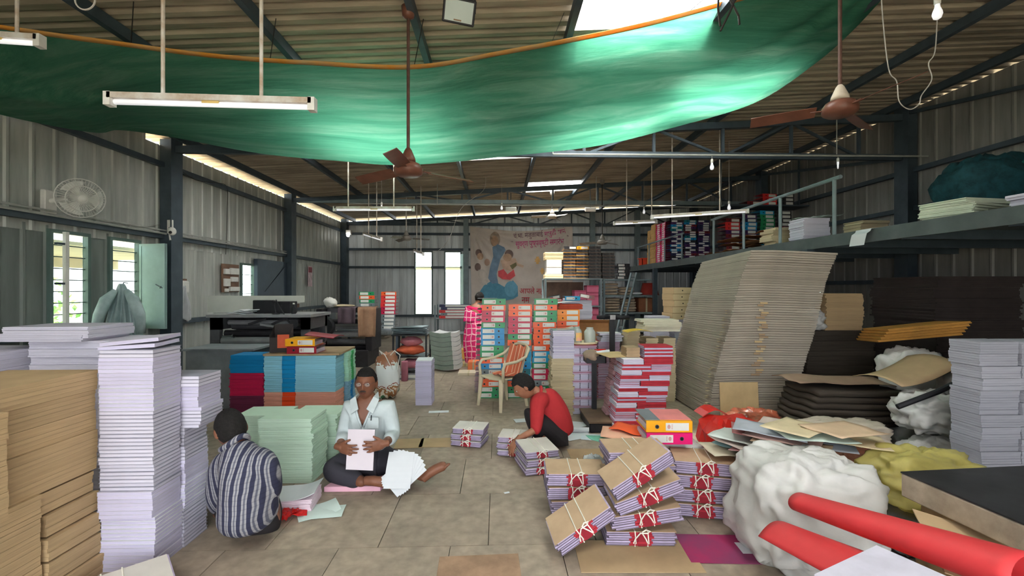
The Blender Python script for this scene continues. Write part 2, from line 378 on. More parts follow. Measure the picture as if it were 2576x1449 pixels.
# ---- windows: frames, louvre bars, glass
def window(name, A, B, z0, z1, n, wall):
    root = wallroot(name)
    def P(u, w, z): return (XL + w, u, z) if wall == 'l' else ((u, YF - w, z) if wall == 'f' else (XR - w, u, z))
    def bx(u0, u1, za, zb_, w0, w1, nm, mt):
        a = P(u0, w0, za); b = P(u1, w1, zb_)
        M().box(min(a[0], b[0]), min(a[1], b[1]), za, max(a[0], b[0]), max(a[1], b[1]), zb_).build(nm, mt, root)
    bx(A - .04, A, z0 - .04, z1 + .04, -.02, .045, 'jamb', m_frame); bx(B, B + .04, z0 - .04, z1 + .04, -.02, .045, 'jamb', m_frame)
    bx(A, B, z1, z1 + .04, -.02, .045, 'head', m_frame); bx(A, B, z0 - .04, z0, -.02, .06, 'sill', m_frame)
    for i in range(1, n): bx(A, B, z0 + (z1 - z0) * i / n - .006, z0 + (z1 - z0) * i / n + .006, -.012, .012, 'louvre_bar', m_frame)
    for i in range(n):
        za, zc = z0 + (z1 - z0) * i / n, z0 + (z1 - z0) * (i + 1) / n
        a, b = P(A, -.03, za + .008), P(B, -.03, za + .008); c, d = P(B, -.005, zc - .008), P(A, -.005, zc - .008)
        M().add([a, b, c, d], [(0, 1, 2, 3)]).build('pane', m_pane, root, solid=.004)
    return root
window('window_1', *WIN[0], .93, 2.12, 9, 'l'); window('window_2', *WIN[1], .93, 2.12, 9, 'l')
window('window_3', *FW[0], *FZ, 6, 'f'); window('window_4', *FW[1], *FZ, 6, 'f')
window('window_5', 8.86, 9.26, 1.2, 1.95, 4, 'l'); window('window_6', *RW, 1.18, 1.66, 2, 'r')
w1 = bpy.data.objects['window_1']
M().box(XL + .06, 5.235, .93, XL + .10, 5.275, 2.14).build('mullion', m_white, w1)
for z in (1.0, 1.55, 2.0): M().box(XL + .05, 5.15, z - .012, XL + .09, 5.27, z + .012).build('hinge', m_steel, w1)
m_shut = mat('shutter_teal', (150, 176, 172), .5, .1, 3)
sh = M().box(0, -.012, .94, .42, .012, 2.11).box(0, -.02, .94, .03, .02, 2.11).box(.39, -.02, .94, .42, .02, 2.11).box(.03, -.02, 2.08, .39, .02, 2.11).box(.03, -.02, .94, .39, .02, .97)
o = sh.build('shutter', m_shut, bpy.data.objects['window_2'], (XL + .05, 6.36, 0), (0, 0, R(-13)))
M().bar((.36, -.03, 1.5), (.41, -.06, 1.52), .012).bar((.3, -.04, 1.55), (.42, -.05, 1.5), .01).build('latch', m_steel, o)
o = M().box(0, -.012, .68, .2, .012, 2.6).build('shutter', m_shut, bpy.data.objects['window_4'], (FW[1][1] + .02, YF - .05, 0), (0, 0, R(-60)))
# awnings and greenery outside the windows
m_awn = mat('awning_cream', (206, 190, 160), .8, .1, 2)
struct(M().box(XL - 2.2, 3.6, 2.02, XL - .1, 8.6, 2.06).box(XL - 2.2, 3.6, 1.84, XL - 2.1, 8.6, 2.02), 'roof_awning', m_awn)
struct(M().box(-4, YF + .1, 2.16, 0, YF + 1.8, 2.2), 'roof_awning', m_awn)
m_leaf = mat('outside_leaf', (120, 168, 84), .7, .3, 9, transl=.4)
for k, (x, y, z, r) in enumerate(((-7.6, 5.0, .9, .75), (-7.9, 6.6, 1.0, .8), (-8.6, 8.2, 1.1, .9), (-8.2, 3.6, .8, .7))):
    t = wallroot('bush'); t['kind'] = 'thing'
    tag(t, 'leafy green bush outside the left windows, %s along the wall' % od(k + 1), 'bush')
    mm = M(); rr = random.Random(k)
    for q in range(420):
        d = Vector((rr.gauss(0, 1), rr.gauss(0, 1), rr.gauss(0, 1))).normalized() * r * rr.uniform(.55, 1)
        c = Vector((x, y, z)) + d; c.z = max(c.z, -.2); s = rr.uniform(.05, .1)
        a = Vector((rr.gauss(0, 1), rr.gauss(0, 1), rr.gauss(0, 1))).normalized(); b = a.orthogonal().normalized()
        mm.add([c - a * s, c + b * s * .5, c + a * s, c - b * s * .5], [(0, 1, 2, 3)])
    mm.build('foliage', m_leaf, t, stuff=True)
    M().tube([(x, y, -.3), (x + .05, y, z * .6), (x, y + .1, z)], [.05, .04, .02]).build('stem', m_wire, t)
# ================================================================ GREEN SHADE NET
def netmat(nt, N, L, b):
    tc = N.new('ShaderNodeTexCoord'); mp = N.new('ShaderNodeMapping'); mp.inputs['Scale'].default_value = (.35, 3.2, 3.2)
    L.new(tc.outputs['Object'], mp.inputs[0])
    n1 = N.new('ShaderNodeTexNoise'); n1.inputs['Scale'].default_value = 1.6; n1.inputs['Detail'].default_value = 8; n1.inputs['Roughness'].default_value = .62; n1.inputs['Distortion'].default_value = .6
    L.new(mp.outputs[0], n1.inputs[0])
    r = N.new('ShaderNodeValToRGB'); L.new(n1.outputs[0], r.inputs[0]); e = r.color_ramp.elements
    e[0].position = .25; e[0].color = lin((42, 106, 84)); e[1].position = .8; e[1].color = lin((140, 168, 140))
    k = e.new(.5); k.color = lin((72, 136, 110)); k = e.new(.66); k.color = lin((102, 152, 128))
    L.new(r.outputs[0], b.inputs['Base Color']); b.inputs['Roughness'].default_value = .6
    n2 = N.new('ShaderNodeTexNoise'); n2.inputs['Scale'].default_value = 9; n2.inputs['Detail'].default_value = 5; L.new(mp.outputs[0], n2.inputs[0])
    bp = N.new('ShaderNodeBump'); bp.inputs['Strength'].default_value = .25; bp.inputs['Distance'].default_value = .03; L.new(n2.outputs[0], bp.inputs['Height'])
    tl = N.new('ShaderNodeBsdfTranslucent'); L.new(r.outputs[0], tl.inputs[0]); L.new(bp.outputs[0], tl.inputs['Normal']); L.new(bp.outputs[0], b.inputs['Normal'])
    mx = N.new('ShaderNodeMixShader'); mx.inputs[0].default_value = .5
    L.new(b.outputs[0], mx.inputs[1]); L.new(tl.outputs[0], mx.inputs[2]); L.new(mx.outputs[0], N['Material Output'].inputs[0])
m_net = fab('green_net', netmat)
m_hem = mat('orange_hem', (226, 158, 62), .6, .35, 2.5, stretch=(1.5, 1, 1), c2=(206, 178, 128), transl=.3)
def lerp_tab(tab, u):
    for (a, *p), (b, *q) in zip(tab[:-1], tab[1:]):
        if u <= b: t = (u - a) / (b - a); return [x + (y - x) * t for x, y in zip(p, q)]
    return list(tab[-1][1:])
def smooth_tab(tab):
    us = [t[0] for t in tab]
    def f(u):
        i = max(0, min(len(tab) - 2, sum(1 for x in us if x <= u) - 1))
        p = [tab[max(0, min(len(tab) - 1, i + k))] for k in (-1, 0, 1, 2)]
        t = max(0, min(1, (u - p[1][0]) / (p[2][0] - p[1][0])))
        return [.5 * (2*b + (c-a)*t + (2*a-5*b+4*c-d)*t*t + (3*b-a-3*c+d)*t**3) for a, b, c, d in zip(*[q[1:] for q in p])]
    return f
near = smooth_tab([(0, -160, 40, 3.1), (.06, 0, 62, 3.4), (.16, 250, 99, 3.7), (.27, 500, 131, 3.95), (.38, 750, 152, 4.1), (.5, 1030, 163, 4.15), (.6, 1250, 131, 4.15), (.7, 1480, 88, 4.1), (.8, 1700, 38, 4.0), (.88, 1870, -8, 3.9), (1, 2080, -70, 3.7)])
farE = smooth_tab([(0, -160, 235, 3.85), (.06, 0, 285, 4.35), (.13, 230, 330, 5.2), (.17, 300, 326, 5.5), (.24, 430, 346, 5.9), (.34, 640, 384, 6.1), (.43, 850, 405, 6.2), (.5, 1020, 415, 6.2), (.6, 1270, 394, 6.2), (.7, 1500, 368, 6.2), (.78, 1690, 322, 6.1), (.87, 1900, 258, 5.5), (.93, 2050, 160, 4.9), (.97, 2150, 72, 4.3), (1, 2235, -20, 3.9)])
def netp(u, v):
    a = aty(*near(u)); b = aty(*farE(u)); p = a.lerp(b, v)
    p.z -= .16 * math.sin(math.pi * v) * (1 - .3 * u)
    p.z += .025 * noise.noise(Vector((u * 5, v * 9, 1))) + .015 * math.sin(v * 22 + u * 6) * math.sin(math.pi * v)
    return p
t = thing('shade_net', 'large green shade net with orange hem sagging under the roof', 'shade net', (0, 4, 3.3))
def loc_(p): return p - Vector((0, 4, 3.3))
M().grid(lambda u, v: loc_(netp(u, v * .985 + .015)), 110, 40).build('net_cloth', m_net, t, smooth=True)
M().grid(lambda u, v: loc_(netp(u, v * .02) - Vector((0, .012 - .012 * v, 0))), 110, 2).build('hem', m_hem, t, smooth=True, solid=.004)
for k in range(7):
    u = .04 + k * .155; a = netp(u, 0); b = Vector((a.x + .1, a.y - .1, zroof(a.x) - .02)); M().tube([loc_(a), loc_(a.lerp(b, .5)), loc_(b)], .004, 4).build('tie_cord', m_wire, t)
for u in (.3, .55, .8): a = netp(u, 1); M().tube([loc_(a), loc_(Vector((a.x, a.y + .1, zroof(a.x) - .02)))], .004, 4).build('tie_cord', m_wire, t)
straps = []
for dx, (p1, p2, p3) in enumerate((((1832, -10, 3.15), (1858, 40, 3.15), (1860, 62, 3.15)), ((1852, -10, 3.14), (1836, 30, 3.14), (1812, 78, 3.14)), ((1808, -12, 3.16), (1806, 20, 3.16), (1812, 66, 3.16)))):
    straps.append((aty(*p1), aty(*p2), aty(*p3)))
o = thing('loose_strap', 'dark knotted strap ends dangling in front of the net by the rooflight', 'strap')
for s_ in straps: M().tube(s_, .008, 5).build('strap_end', m_wire, o)
# ================================================================ MEZZANINE
m_deck = mat('deck_steel', (82, 90, 90), .6, .15, 4)
MX, MZ = 4.0, 2.12
mz = wallroot('floor_mezzanine')
M().box(MX, 2.2, MZ - .05, XR - .1, 13.6, MZ).build('deck_plate', m_deck, mz)
M().box(MX - .03, 2.2, MZ - .13, MX, 13.6, MZ + .01).build('fascia', m_deck, mz)
for y in [2.4 + .92 * i for i in range(13)]: M().box(MX, y - .03, MZ - .14, XR - .1, y + .03, MZ - .05).build('joist', m_steel, mz)
for y in (5.55, 8.3, 11.06, 13.5): M().box(MX - .08, y - .05, 0, MX + .02, y + .05, MZ - .13).build('post', m_steel, mz)
t = thing('guard_rail', 'grey pipe guard rail along the high mezzanine edge', 'railing', (MX + .04, 5.2, MZ))
ry = [5.2, 6.22, 7.16, 8.17]
for y in ry: M().tube([(0, y - 5.2, 0), (0, y - 5.2, .68)], .022, 8).build('post', m_steell, t)
M().tube([(0, -.1, .69), (0, 3.05, .66)], .024, 8).build('top_rail', m_steell, t)
t = thing('guard_rail', 'lower grey pipe guard rail in front of the pink box files', 'railing', (MX + .04, 9.6, MZ))
for y in (0, 1.0, 2.1, 3.0): M().tube([(0, y, 0), (0, y, .56)], .018, 8).build('post', m_steell, t)
M().tube([(0, -.08, .57), (0, 3.1, .54)], .02, 8).build('top_rail', m_steell, t)
# ================================================================ BOOK AND SHEET FACTORIES
m_page = mat('page_white', (203, 199, 213), .8, .06, 30, stretch=(.3, .3, 14), rnd=.06)
m_pagel = mat('page_lilac', (194, 188, 212), .8, .08, 30, stretch=(.3, .3, 14), rnd=.08)
m_cov = mat('cover_grey_lilac', (158, 156, 170), .6, .08, 8, rnd=.06)
m_covw = mat('cover_white', (208, 208, 212), .55, .05, 6)
m_kraft = mat('kraft_board', (184, 156, 118), .85, .09, 9, stretch=(.4, .4, 12), rnd=.07)
m_kraftt = mat('kraft_top', (200, 172, 128), .85, .08, 5)
m_grey = mat('grey_board', (176, 166, 152), .85, .09, 9, stretch=(.4, .4, 10), rnd=.08)
m_beige = mat('beige_board', (196, 180, 148), .85, .08, 9, stretch=(.4, .4, 10), rnd=.07)
m_redc = mat('red_cloth_spine', (172, 44, 58), .7, .12, 8, rnd=.08)
m_brown = mat('brown_board', (168, 142, 112), .85, .1, 6)
def book(w, d, h, mc, mp, ov=.003, ct=.0016, spine=None, name='notebook', j=0):   # soft notebook: cover, pages, cover (+ spine on -y side)
    m = M(); m.box(-w/2, -d/2, 0, w/2, d/2, ct, 0).box(-w/2 + ov, -d/2 + ov, ct, w/2 - ov, d/2 - ov, h - ct - .0008, 1).box(-w/2, -d/2, h - ct - .0008, w/2, d/2, h - .0008, 0)
    if spine == 'y': m.box(-w/2, -d/2 - .001, 0, w/2, -d/2 + .004, h - .0008, 0)
    return m.mesh(name, [mc, mp])
def rag(w, d, h, n, amp, mt, name, drop=0, seed=0):      # a block of sheets whose edges are uneven
    rr = random.Random(seed); m = M(); z = 0
    for k in range(n):
        t = h / n; a, b, c, e = [rr.uniform(-amp, amp) for _ in range(4)]
        m.box(-w/2 + a, -d/2 + b, z + .0004, w/2 + c, d/2 + e, z + t - .0004); z += t
    return m.mesh(name, mt)
def pile(meshes, n, base, th, name, lab, cat, group, rz=0, jit=.004, jr=.01, drift=None, start=1, pick=None, count=None, **kw):
    out = []; count = count or n
    for i in range(n):
        me = pick(i) if pick else random.choice(meshes)
        o = bpy.data.objects.new(name, me); COL.objects.link(o)
        dx, dy = drift(i / max(1, n - 1)) if drift else (0, 0)
        o.location = (base[0] + dx + U(-jit, jit), base[1] + dy + U(-jit, jit), base[2] + i * th)
        o.rotation_euler = (0, 0, rz + U(-jr, jr))
        tag(o, lab.format(top(count - i - 1 + start)), cat, group); out.append(o)
    return out
# ================================================================ LEFT FOREGROUND: KRAFT REAMS
kb = [rag(.46, d, .104, 5, .0022, m_kraft, 'kraft_board_ream', seed=s) for s in range(3) for d in (.5,)]
kn = [rag(.46, .5, .108, 5, .0025, m_kraft, 'kraft_board_ream', seed=10 + s) for s in range(3)]
ks = [rag(.46, .27, .1, 5, .003, m_kraft, 'kraft_board_ream', seed=20 + s) for s in range(3)]
G = 'kraft board reams in the left corner'
pile(kb, 5, (-2.355, 2.185, .543), .105, 'kraft_board_ream', 'brown kraft board ream beside the white notebooks, {} of its column', 'board ream', G, jit=.006, start=1)
pile(kn, 4, (-2.25, 1.655, .552), .109, 'kraft_board_ream', 'brown kraft board ream at the left frame edge, {} of its column', 'board ream', G, jit=.008)
pile(kn, 5, (-2.34, 1.885, .0), .1095, 'kraft_board_ream', 'brown kraft board ream in the low front tier, {} there', 'board ream', G, jit=.006)
pile(ks, 5, (-2.36, 2.30, .0), .1085, 'kraft_board_ream', 'brown kraft board ream in the low tier by the gap, {} there', 'board ream', G, jit=.01, drift=lambda t: (.05 * (1 - t), 0))
# ---- white notebooks
wb_ = [book(.285, .21, .02, m_cov, m_page, ov=.004), book(.28, .206, .02, m_cov, m_page, ov=.002), book(.286, .208, .02, m_covw, m_pagel, ov=.003), book(.283, .21, .02, m_page, m_pagel, ov=.001)]
def blk(i):                                            # bundles of eight keep one look
    random.seed(300 + i // 7); k = random.choice([0, 0, 1, 2, 3]); random.seed(900 + i); return wb_[k]
def dj(i0):
    def f(t):
        k = int(t * 59) // 7; rr = random.Random(k + i0); return rr.uniform(-.008, .008), rr.uniform(-.008, .008)
    return f
G = 'white notebooks stacked in the left foreground'
pile(wb_, 58, (-1.96, 2.525, 0), .0202, 'notebook', 'white notebook in the tall front column beside brown reams, {}', 'notebook', G, pick=blk, jit=.003, drift=dj(5))
pile(wb_, 49, (-1.95, 2.745, 0), .0202, 'notebook', 'white notebook in the second column behind the front one, {}', 'notebook', G, pick=lambda i: blk(i + 31), jit=.003, drift=lambda t: (dj(50)(t)[0] + (.085 if t > .7 else .0), dj(50)(t)[1]))
for k, (dz, ry) in enumerate(((1.178, .05), (1.205, .09))):
    o = bpy.data.objects.new('notebook', wb_[3]); COL.objects.link(o); o.location = (-1.985 + .01 * k, 2.55, dz); o.rotation_euler = (0.03, -ry, R(4 + 3 * k))
    tag(o, ['thick white pad tilted under the top pad of the front column', 'white pad lying askew on top of the front notebook column'][k], 'notebook', None)
random.seed(11)
wr_ = [rag(.52, .36, .05, 5, .004, m_page, 'paper_ream', seed=40 + s) for s in range(3)]
G = 'white paper reams behind the kraft reams'
pile(wr_, 23, (-2.72, 3.12, 0), .0505, 'paper_ream', 'thick white paper ream behind the kraft boards, {} of the right pile', 'paper ream', G, jit=.01)
pile(wr_, 22, (-3.27, 2.95, 0), .0505, 'paper_ream', 'thick white paper ream behind the kraft boards, {} of the left pile', 'paper ream', G, jit=.012)
pile(wr_, 3, (-2.86, 3.1, 23 * .0505), .02, 'paper_ream', 'loose white paper pad lying over both white piles, {}', 'paper ream', G, jit=.02)
# ================================================================ TALL GREY BOARD STACK
def tallm(seed, tabs):
    rr = random.Random(seed); m = M()
    n = 3
    for k in range(n):
        z0 = k * .0078; a, b = rr.uniform(-.004, .004), rr.uniform(-.008, .008); ph = rr.uniform(0, 6); sz = rr.uniform(-.0004, .0004)
        w, d = 1.0, 1.22
        def top_(x, y): return .012 * math.sin(2.6 * y) - .1 * max(0, -.22 - x)
        xs = [-w/2, -w/2 + .1, -w/2 + .25, 0, w/2]; ysd = [-d/2, -d/6, d/6, d/2]; vs = []; fs = []
        for zz in (0, .0068):
            for y in ysd:
                for x in xs: vs.append((x + a, y + b + (.008 * math.sin(7 * y + ph) if x < -.4 else 0), z0 + zz + top_(x, y) * .45))
        nx, ny = len(xs), len(ysd); nb = nx * ny
        for j in range(ny - 1):
            for i in range(nx - 1):
                q = j * nx + i; fs += [(q, q + nx, q + nx + 1, q + 1), (nb + q, nb + q + 1, nb + q + nx + 1, nb + q + nx)]
        ring = [i for i in range(nx)] + [j * nx + nx - 1 for j in range(1, ny)] + [(ny - 1) * nx + i for i in range(nx - 2, -1, -1)] + [j * nx for j in range(ny - 2, 0, -1)]
        for i in range(len(ring)): p, q = ring[i], ring[(i + 1) % len(ring)]; fs.append((p, q, nb + q, nb + p))
        m.add(vs, fs)
    if tabs:                                            # curled paper tab hanging at the front left corner
        x0, y0 = -.5, -.58 + rr.uniform(0, .05)
        pts = [(x0 + .03, y0, .002), (x0 - .012, y0, .003), (x0 - .042, y0, -.001), (x0 - .036, y0, -.008)]
        m.add([(x, y + e, z) for x, y, z in pts for e in (0, .05)], [(0, 1, 3, 2), (2, 3, 5, 4), (4, 5, 7, 6)], 1)
    return m.mesh('grey_board_bundle', [m_grey, m_beige])
tm = [tallm(s, False) for s in range(5)]; tt = [tallm(20 + s, True) for s in range(4)]
NT = 71
def tdrift(t): return (.47 * t ** 1.55, .03 * math.sin(t * 9))
for i in range(NT):
    t = i / (NT - 1); tab = t < .66 and i % 3 != 1 and 3 < i
    o = bpy.data.objects.new('grey_board_bundle', random.choice(tt if tab else tm)); COL.objects.link(o)
    dx, dy = tdrift(t)
    o.location = (2.9 + dx + U(-.003, .003), 5.53 + dy + U(-.003, .003), i * .0262 + .03)
    o.rotation_euler = (R(-3.6 * t), R(2.4 * t), U(-.006, .006))
    tag(o, ('grey boards with a curled tab in the tall leaning stack, {}' if tab else 'grey board bundle in the tall leaning stack, {}').format(top(NT - i)), 'board bundle', 'grey boards in the tall leaning stack')
tpm = [M().box(-w_/2, -.0015, .001, w_/2, .0015, .0212).mesh('paper_tape', m_) for w_, m_ in ((.07, m_brown), (.1, m_brown), (.05, m_beige), (.085, m_kraftt))]
for o in [q for q in COL.objects if q.name.startswith('grey_board_bundle')]:
    i = int(o.location.z / .0262)
    if 18 < i < 50 and i % 5 != 2: c = bpy.data.objects.new('paper_tape', tpm[i * 7 % 4]); COL.objects.link(c); c.parent = o; c.location = (.02 + .03 * math.sin(i * 1.3) - tdrift(i / 71)[0] * .8, -.628, 0); c['label'] = 'brown paper tape strip' if i * 7 % 4 < 2 else 'pale paper tape strip'
o = solo(M().box(-.22, -.004, 0, .22, .004, .44), 'board_sheet', m_kraftt, 'tan board sheet leaning on the foot of the tall grey stack', 'board', (2.72, 4.895, .0), rot=(R(-4), 0, 0))
tp = M()
for k in range(6): tp.cb((0.02 * (k % 2), -.001, .5 + k * .075), (.07 if k % 2 else .1, .002, .06))
# ================================================================ LEVER ARCH FOLDERS
CO = dict(green=(38, 140, 88), orange=(238, 92, 40), crimson=(190, 30, 72), blue=(20, 132, 190), cyan=(30, 150, 196), yellow=(244, 170, 24), pink=(222, 22, 110), grey=(120, 130, 134), navy=(40, 44, 80), purple=(70, 34, 86), dred=(150, 30, 46), black=(44, 42, 46), red=(214, 48, 48), teal=(30, 110, 120), maroon=(120, 40, 44), amber=(240, 140, 30))
def mcol(n): return mat('folder_' + n, CO[n], .35, .06, 5, rnd=.05, spec=.4)
m_lab = mat('folder_label', (220, 219, 214), .6, .04, 8)
m_lpr = mat('label_print', (196, 150, 148), .6)
m_chr = mat('chrome', (200, 200, 204), .2, .03, 8, metal=1); m_ring = mat('finger_ring_metal', (110, 110, 114), .35, .03, 8, metal=.8)
m_hole = mat('dark_hole', (22, 22, 26), .7)
FOLD = {}
def folder_meshes(L_=.32, D_=.285, H_=.078, flip=1, col='green', lw=.16, tagk='f'):
    k = (L_, D_, H_, flip, col, lw)
    if k in FOLD: return FOLD[k]
    m = M(); e = .003
    m.box(-L_/2, -D_/2, 0, L_/2, D_/2, e).box(-L_/2, -D_/2, H_ - e, L_/2, D_/2, H_).box(-L_/2, -D_/2, e, L_/2, -D_/2 + e, H_ - e)
    body = m.mesh('cover', mcol(col))
    pg = M().box(-L_/2 + .012, -D_/2 + .03, e, L_/2 - .012, D_/2 - .012, H_ * .55).mesh('paper_block', m_page)
    x0 = -flip * (L_ * .5 - .02 - lw) if False else 0
    cx = flip * (L_/2 - .025 - lw/2)
    lab = M().box(cx - lw/2, -D_/2 - .0012, H_ * .16, cx + lw/2, -D_/2, H_ * .84).mesh('label', m_lab)
    pr = M(); ex = cx - flip * (lw/2 - .022)
    pr.add([(ex + .011 * math.cos(a * math.pi / 6), -D_/2 - .0018, H_/2 + H_ * .2 * math.sin(a * math.pi / 6)) for a in range(12)], [tuple(range(12))])
    for q in (.3, .46, .62): pr.box(ex + flip * .022 - .004, -D_/2 - .0018, H_ * q, ex + flip * .022 + .004, -D_/2 - .001, H_ * (q + .08))
    prm = pr.mesh('label_print', m_lpr)
    hx = -flip * (L_/2 - .075)
    T = Matrix.Translation((hx, -D_/2 - .001, H_/2)) @ Euler((R(90), 0, 0)).to_matrix().to_4x4()
    rg = M().lathe([(.009, -.001), (.0145, -.001), (.0145, .002), (.009, .002)], 12, (0, 0, 0), 0, T).mesh('finger_ring', m_ring)
    hl = M().lathe([(.0105, -.001), (.0105, .0027)], 12, (0, 0, 0), 0, T).mesh('finger_hole', m_hole)
    FOLD[k] = (body, pg, lab, prm, rg, hl); return FOLD[k]
def folder(loc, col, label, rz=0, flip=1, group=None, rot=None, detail=True, name='lever_arch_folder', cat='folder', **kw):
    ms = folder_meshes(flip=flip, col=col, **kw)
    t = thing(name, label, cat, loc, rz, group, rot)
    for nm, me in zip(('cover', 'paper_block', 'label', 'label_print', 'finger_ring', 'finger_hole'), ms):
        if not detail and nm in ('label_print', 'finger_ring', 'paper_block'): continue
        o = bpy.data.objects.new(nm, me); COL.objects.link(o); o.parent = t
        if nm == 'label_print':
            o.parent = lo
        if nm == 'label': lo = o
    return t
def fcol(x, y, cols, where, group, th=.0795, drift=None, rz=0, **kw):
    n = len(cols)
    for i, c in enumerate(cols):                        # listed from the top
        k = n - 1 - i; f = 1
        if c[0] == '-': f = -1; c = c[1:]
        dx = drift(k / (n - 1)) if drift else 0
        folder((x + dx + U(-.006, .006), y + U(-.012, .012), k * th), c, 'lever arch folder, {}, in {}, {}'.format(c.replace('dred', 'dark red'), where, top(i + 1)), rz + U(-.03, .03), f, group, **kw)
G = 'lever arch folders stacked behind the plastic chair'
fcol(-.075, 6.2, ['-green', 'orange', 'crimson', 'crimson', '-green', '-blue', '-blue', '-blue', '-green', '-green', 'orange', 'blue', 'grey', 'orange', 'orange', '-green', '-green'], 'the left front column', G, drift=lambda t: .06 * t - .02)
fcol(.285, 6.2, ['orange', 'orange', 'crimson', 'crimson', 'crimson', 'green', 'orange', '-grey', '-cyan', '-cyan', '-blue', '-teal', 'blue', 'orange', 'green', '-green'], 'the column behind the chair back', G, drift=lambda t: .04 * t)
fcol(.635, 6.22, ['-green', '-orange', '-green', '-green', 'orange', 'orange', 'orange', 'orange', '-orange', '-cyan', '-cyan', '-green', '-crimson', '-crimson', 'grey', '-green', 'orange'], 'the column left of the white notebooks', G, drift=lambda t: .03 * t)
fcol(1.0, 6.45, ['amber', 'amber', 'orange', 'orange', 'orange', 'orange', 'amber', 'orange', 'orange', 'orange', 'orange', 'orange', 'orange', 'orange', 'orange'], 'the all orange column', G, detail=False, drift=lambda t: .02 * t)
fcol(-.18, 6.56, ['grey', 'black', 'grey', 'grey', 'black', 'grey', 'grey', 'grey', 'black', 'grey', 'grey', 'grey', 'grey', 'grey', 'grey', 'grey', 'grey'], 'the grey end-on column', G, detail=False, rz=R(90), drift=lambda t: .04 * t, lw=.2)
rf = [rag(.34, .26, .012, 3, .006, mat('red_paper', (206, 88, 62), .7, .1, 8, rnd=.1), 'flat_file', seed=s) for s in range(3)]
pile(rf, 6, (1.06, 6.5, 15 * .0795 + .001), .0125, 'flat_file', 'flat red brown file on the all orange folder column, {}', 'file', 'flat files on the orange folders', jit=.012)
solo(M().grid(lambda u, v: (-.22 + .44 * u, -.15 + .3 * v, .01 + .02 * math.sin(3 * u) - .03 * (u > .7) * (u - .7)), 8, 4), 'paper_sheet', m_covw, 'white curled sheet lying over the red brown flat files', 'paper', (1.07, 6.48, 15 * .0795 + .08), .1, solid=.003)
pile(wr_, 25, (1.55, 8.6, 0), .0505, 'paper_ream', 'white paper ream in the pile behind the orange folders, {}', 'paper ream', 'white reams behind the orange folders', jit=.01)
folder((1.42, 8.5, 1.264), 'cyan', 'bright blue folder in front of the pink book shelf', .05, -1, L_=.29)
folder((1.71, 8.5, 1.30), 'maroon', 'maroon folder tilted beside the bright blue one', 0, -1, rot=(0, R(10), -.12), L_=.29)
# ================================================================ BLUE / AQUA FILE COVER STACKS
def band_bundle(w, d, h, c1, c2, bx, bw, name, side=False):     # bundle of file covers with a coloured centre band
    m = M(); n = 4
    for k in range(n):
        a = U(-.006, .006); b = U(-.006, .006)
        m.box(-w/2 + a, -d/2 + b, k * h / n + .0005, w/2 + a, d/2 + b, (k + 1) * h / n - .0005, 0)
    bd = M()
    if side: bd.box(w/2 - .003, bx - bw/2, .001, w/2 + .008, bx + bw/2, h - .001)
    else: bd.box(bx - bw/2, -d/2 - .009, .001, bx + bw/2, -d/2 + .003, h - .001)
    return m.mesh(name, mat(name + '_m' + str(c1), c1, .75, .1, 9, stretch=(.4, .4, 10), rnd=.07)), (bd.mesh('band', mat('band' + str(c2), c2, .7, .1, 9, stretch=(.4, .4, 10), rnd=.08)) if bw else None)
def bundles(n, base, th, make, name, lab, cat, group, jit=.006):
    for i in range(n):
        a, b = make(i); o = thing(name, lab(n - i), cat, (base[0] + U(-jit, jit), base[1] + U(-jit, jit), base[2] + i * th), U(-.015, .015), group)
        for nm, me in (('covers', a), ('band', b)):
            if me: q = bpy.data.objects.new(nm, me); COL.objects.link(q); q.parent = o
AQ = [band_bundle(.78, .27, .0495, (142, 200, 220), (0, 132, 190), -.12, .14, 'aqua_covers') for _ in range(3)]
SA = [band_bundle(.78, .27, .0495, (226, 160, 140), (232, 70, 24), -.12, .14, 'salmon_covers') for _ in range(3)]
GR = [band_bundle(.8, .27, .0495, (170, 216, 190), (60, 160, 92), -.0, .06, 'mint_covers', True) for _ in range(3)]
BL = [band_bundle(.8, .27, .0495, (134, 178, 204), (20, 120, 180), -.0, .06, 'pale_blue_covers', True) for _ in range(3)]
G = 'file cover bundles in the blue pile'
bundles(15, (-2.18, 5.14, 0), .05, lambda i: random.choice(SA if i < 7 else AQ), 'file_cover_bundle', lambda k: ('aqua file covers with blue band' if k <= 8 else 'salmon file covers with orange band') + ' in the front pile, ' + top(k), 'file bundle', G)
bundles(15, (-2.15, 5.44, 0), .05, lambda i: random.choice(BL if i < 8 else GR), 'file_cover_bundle', lambda k: ('mint file covers with green band' if k <= 7 else 'pale blue file covers with blue band') + ' in the rear pile, ' + top(k), 'file bundle', G)
BU = [band_bundle(.37, .27, .0495, (0, 126, 184), (0, 0, 0), 0, 0, 'blue_covers') for _ in range(3)]
CR = [band_bundle(.37, .27, .0495, (196, 26, 76), (0, 0, 0), 0, 0, 'crimson_covers') for _ in range(3)]
PU = [band_bundle(.37, .27, .0495, (116, 44, 74), (0, 0, 0), 0, 0, 'plum_covers') for _ in range(3)]
bundles(15, (-2.79, 5.2, 0), .05, lambda i: random.choice(PU if i < 6 else (CR if i < 11 else BU)), 'file_cover_bundle', lambda k: ('deep blue file covers' if k <= 4 else 'crimson file covers' if k <= 9 else 'plum file covers') + ' in the left pile, ' + top(k), 'file bundle', G)
solo(M().box(-.41, -.31, 0, .41, .31, .022), 'board_sheet', m_brown, 'brown board lying on top of the aqua file covers', 'board', (-2.17, 5.3, .752), R(2), bevel=.002)
folder((-2.15, 5.12, .776), 'dred', 'dark red folder on the brown board over the aqua file covers', .0, 1)
folder((-2.18, 5.14, .857), 'yellow', 'yellow folder on the dark red one above the aqua covers', .03, 1)
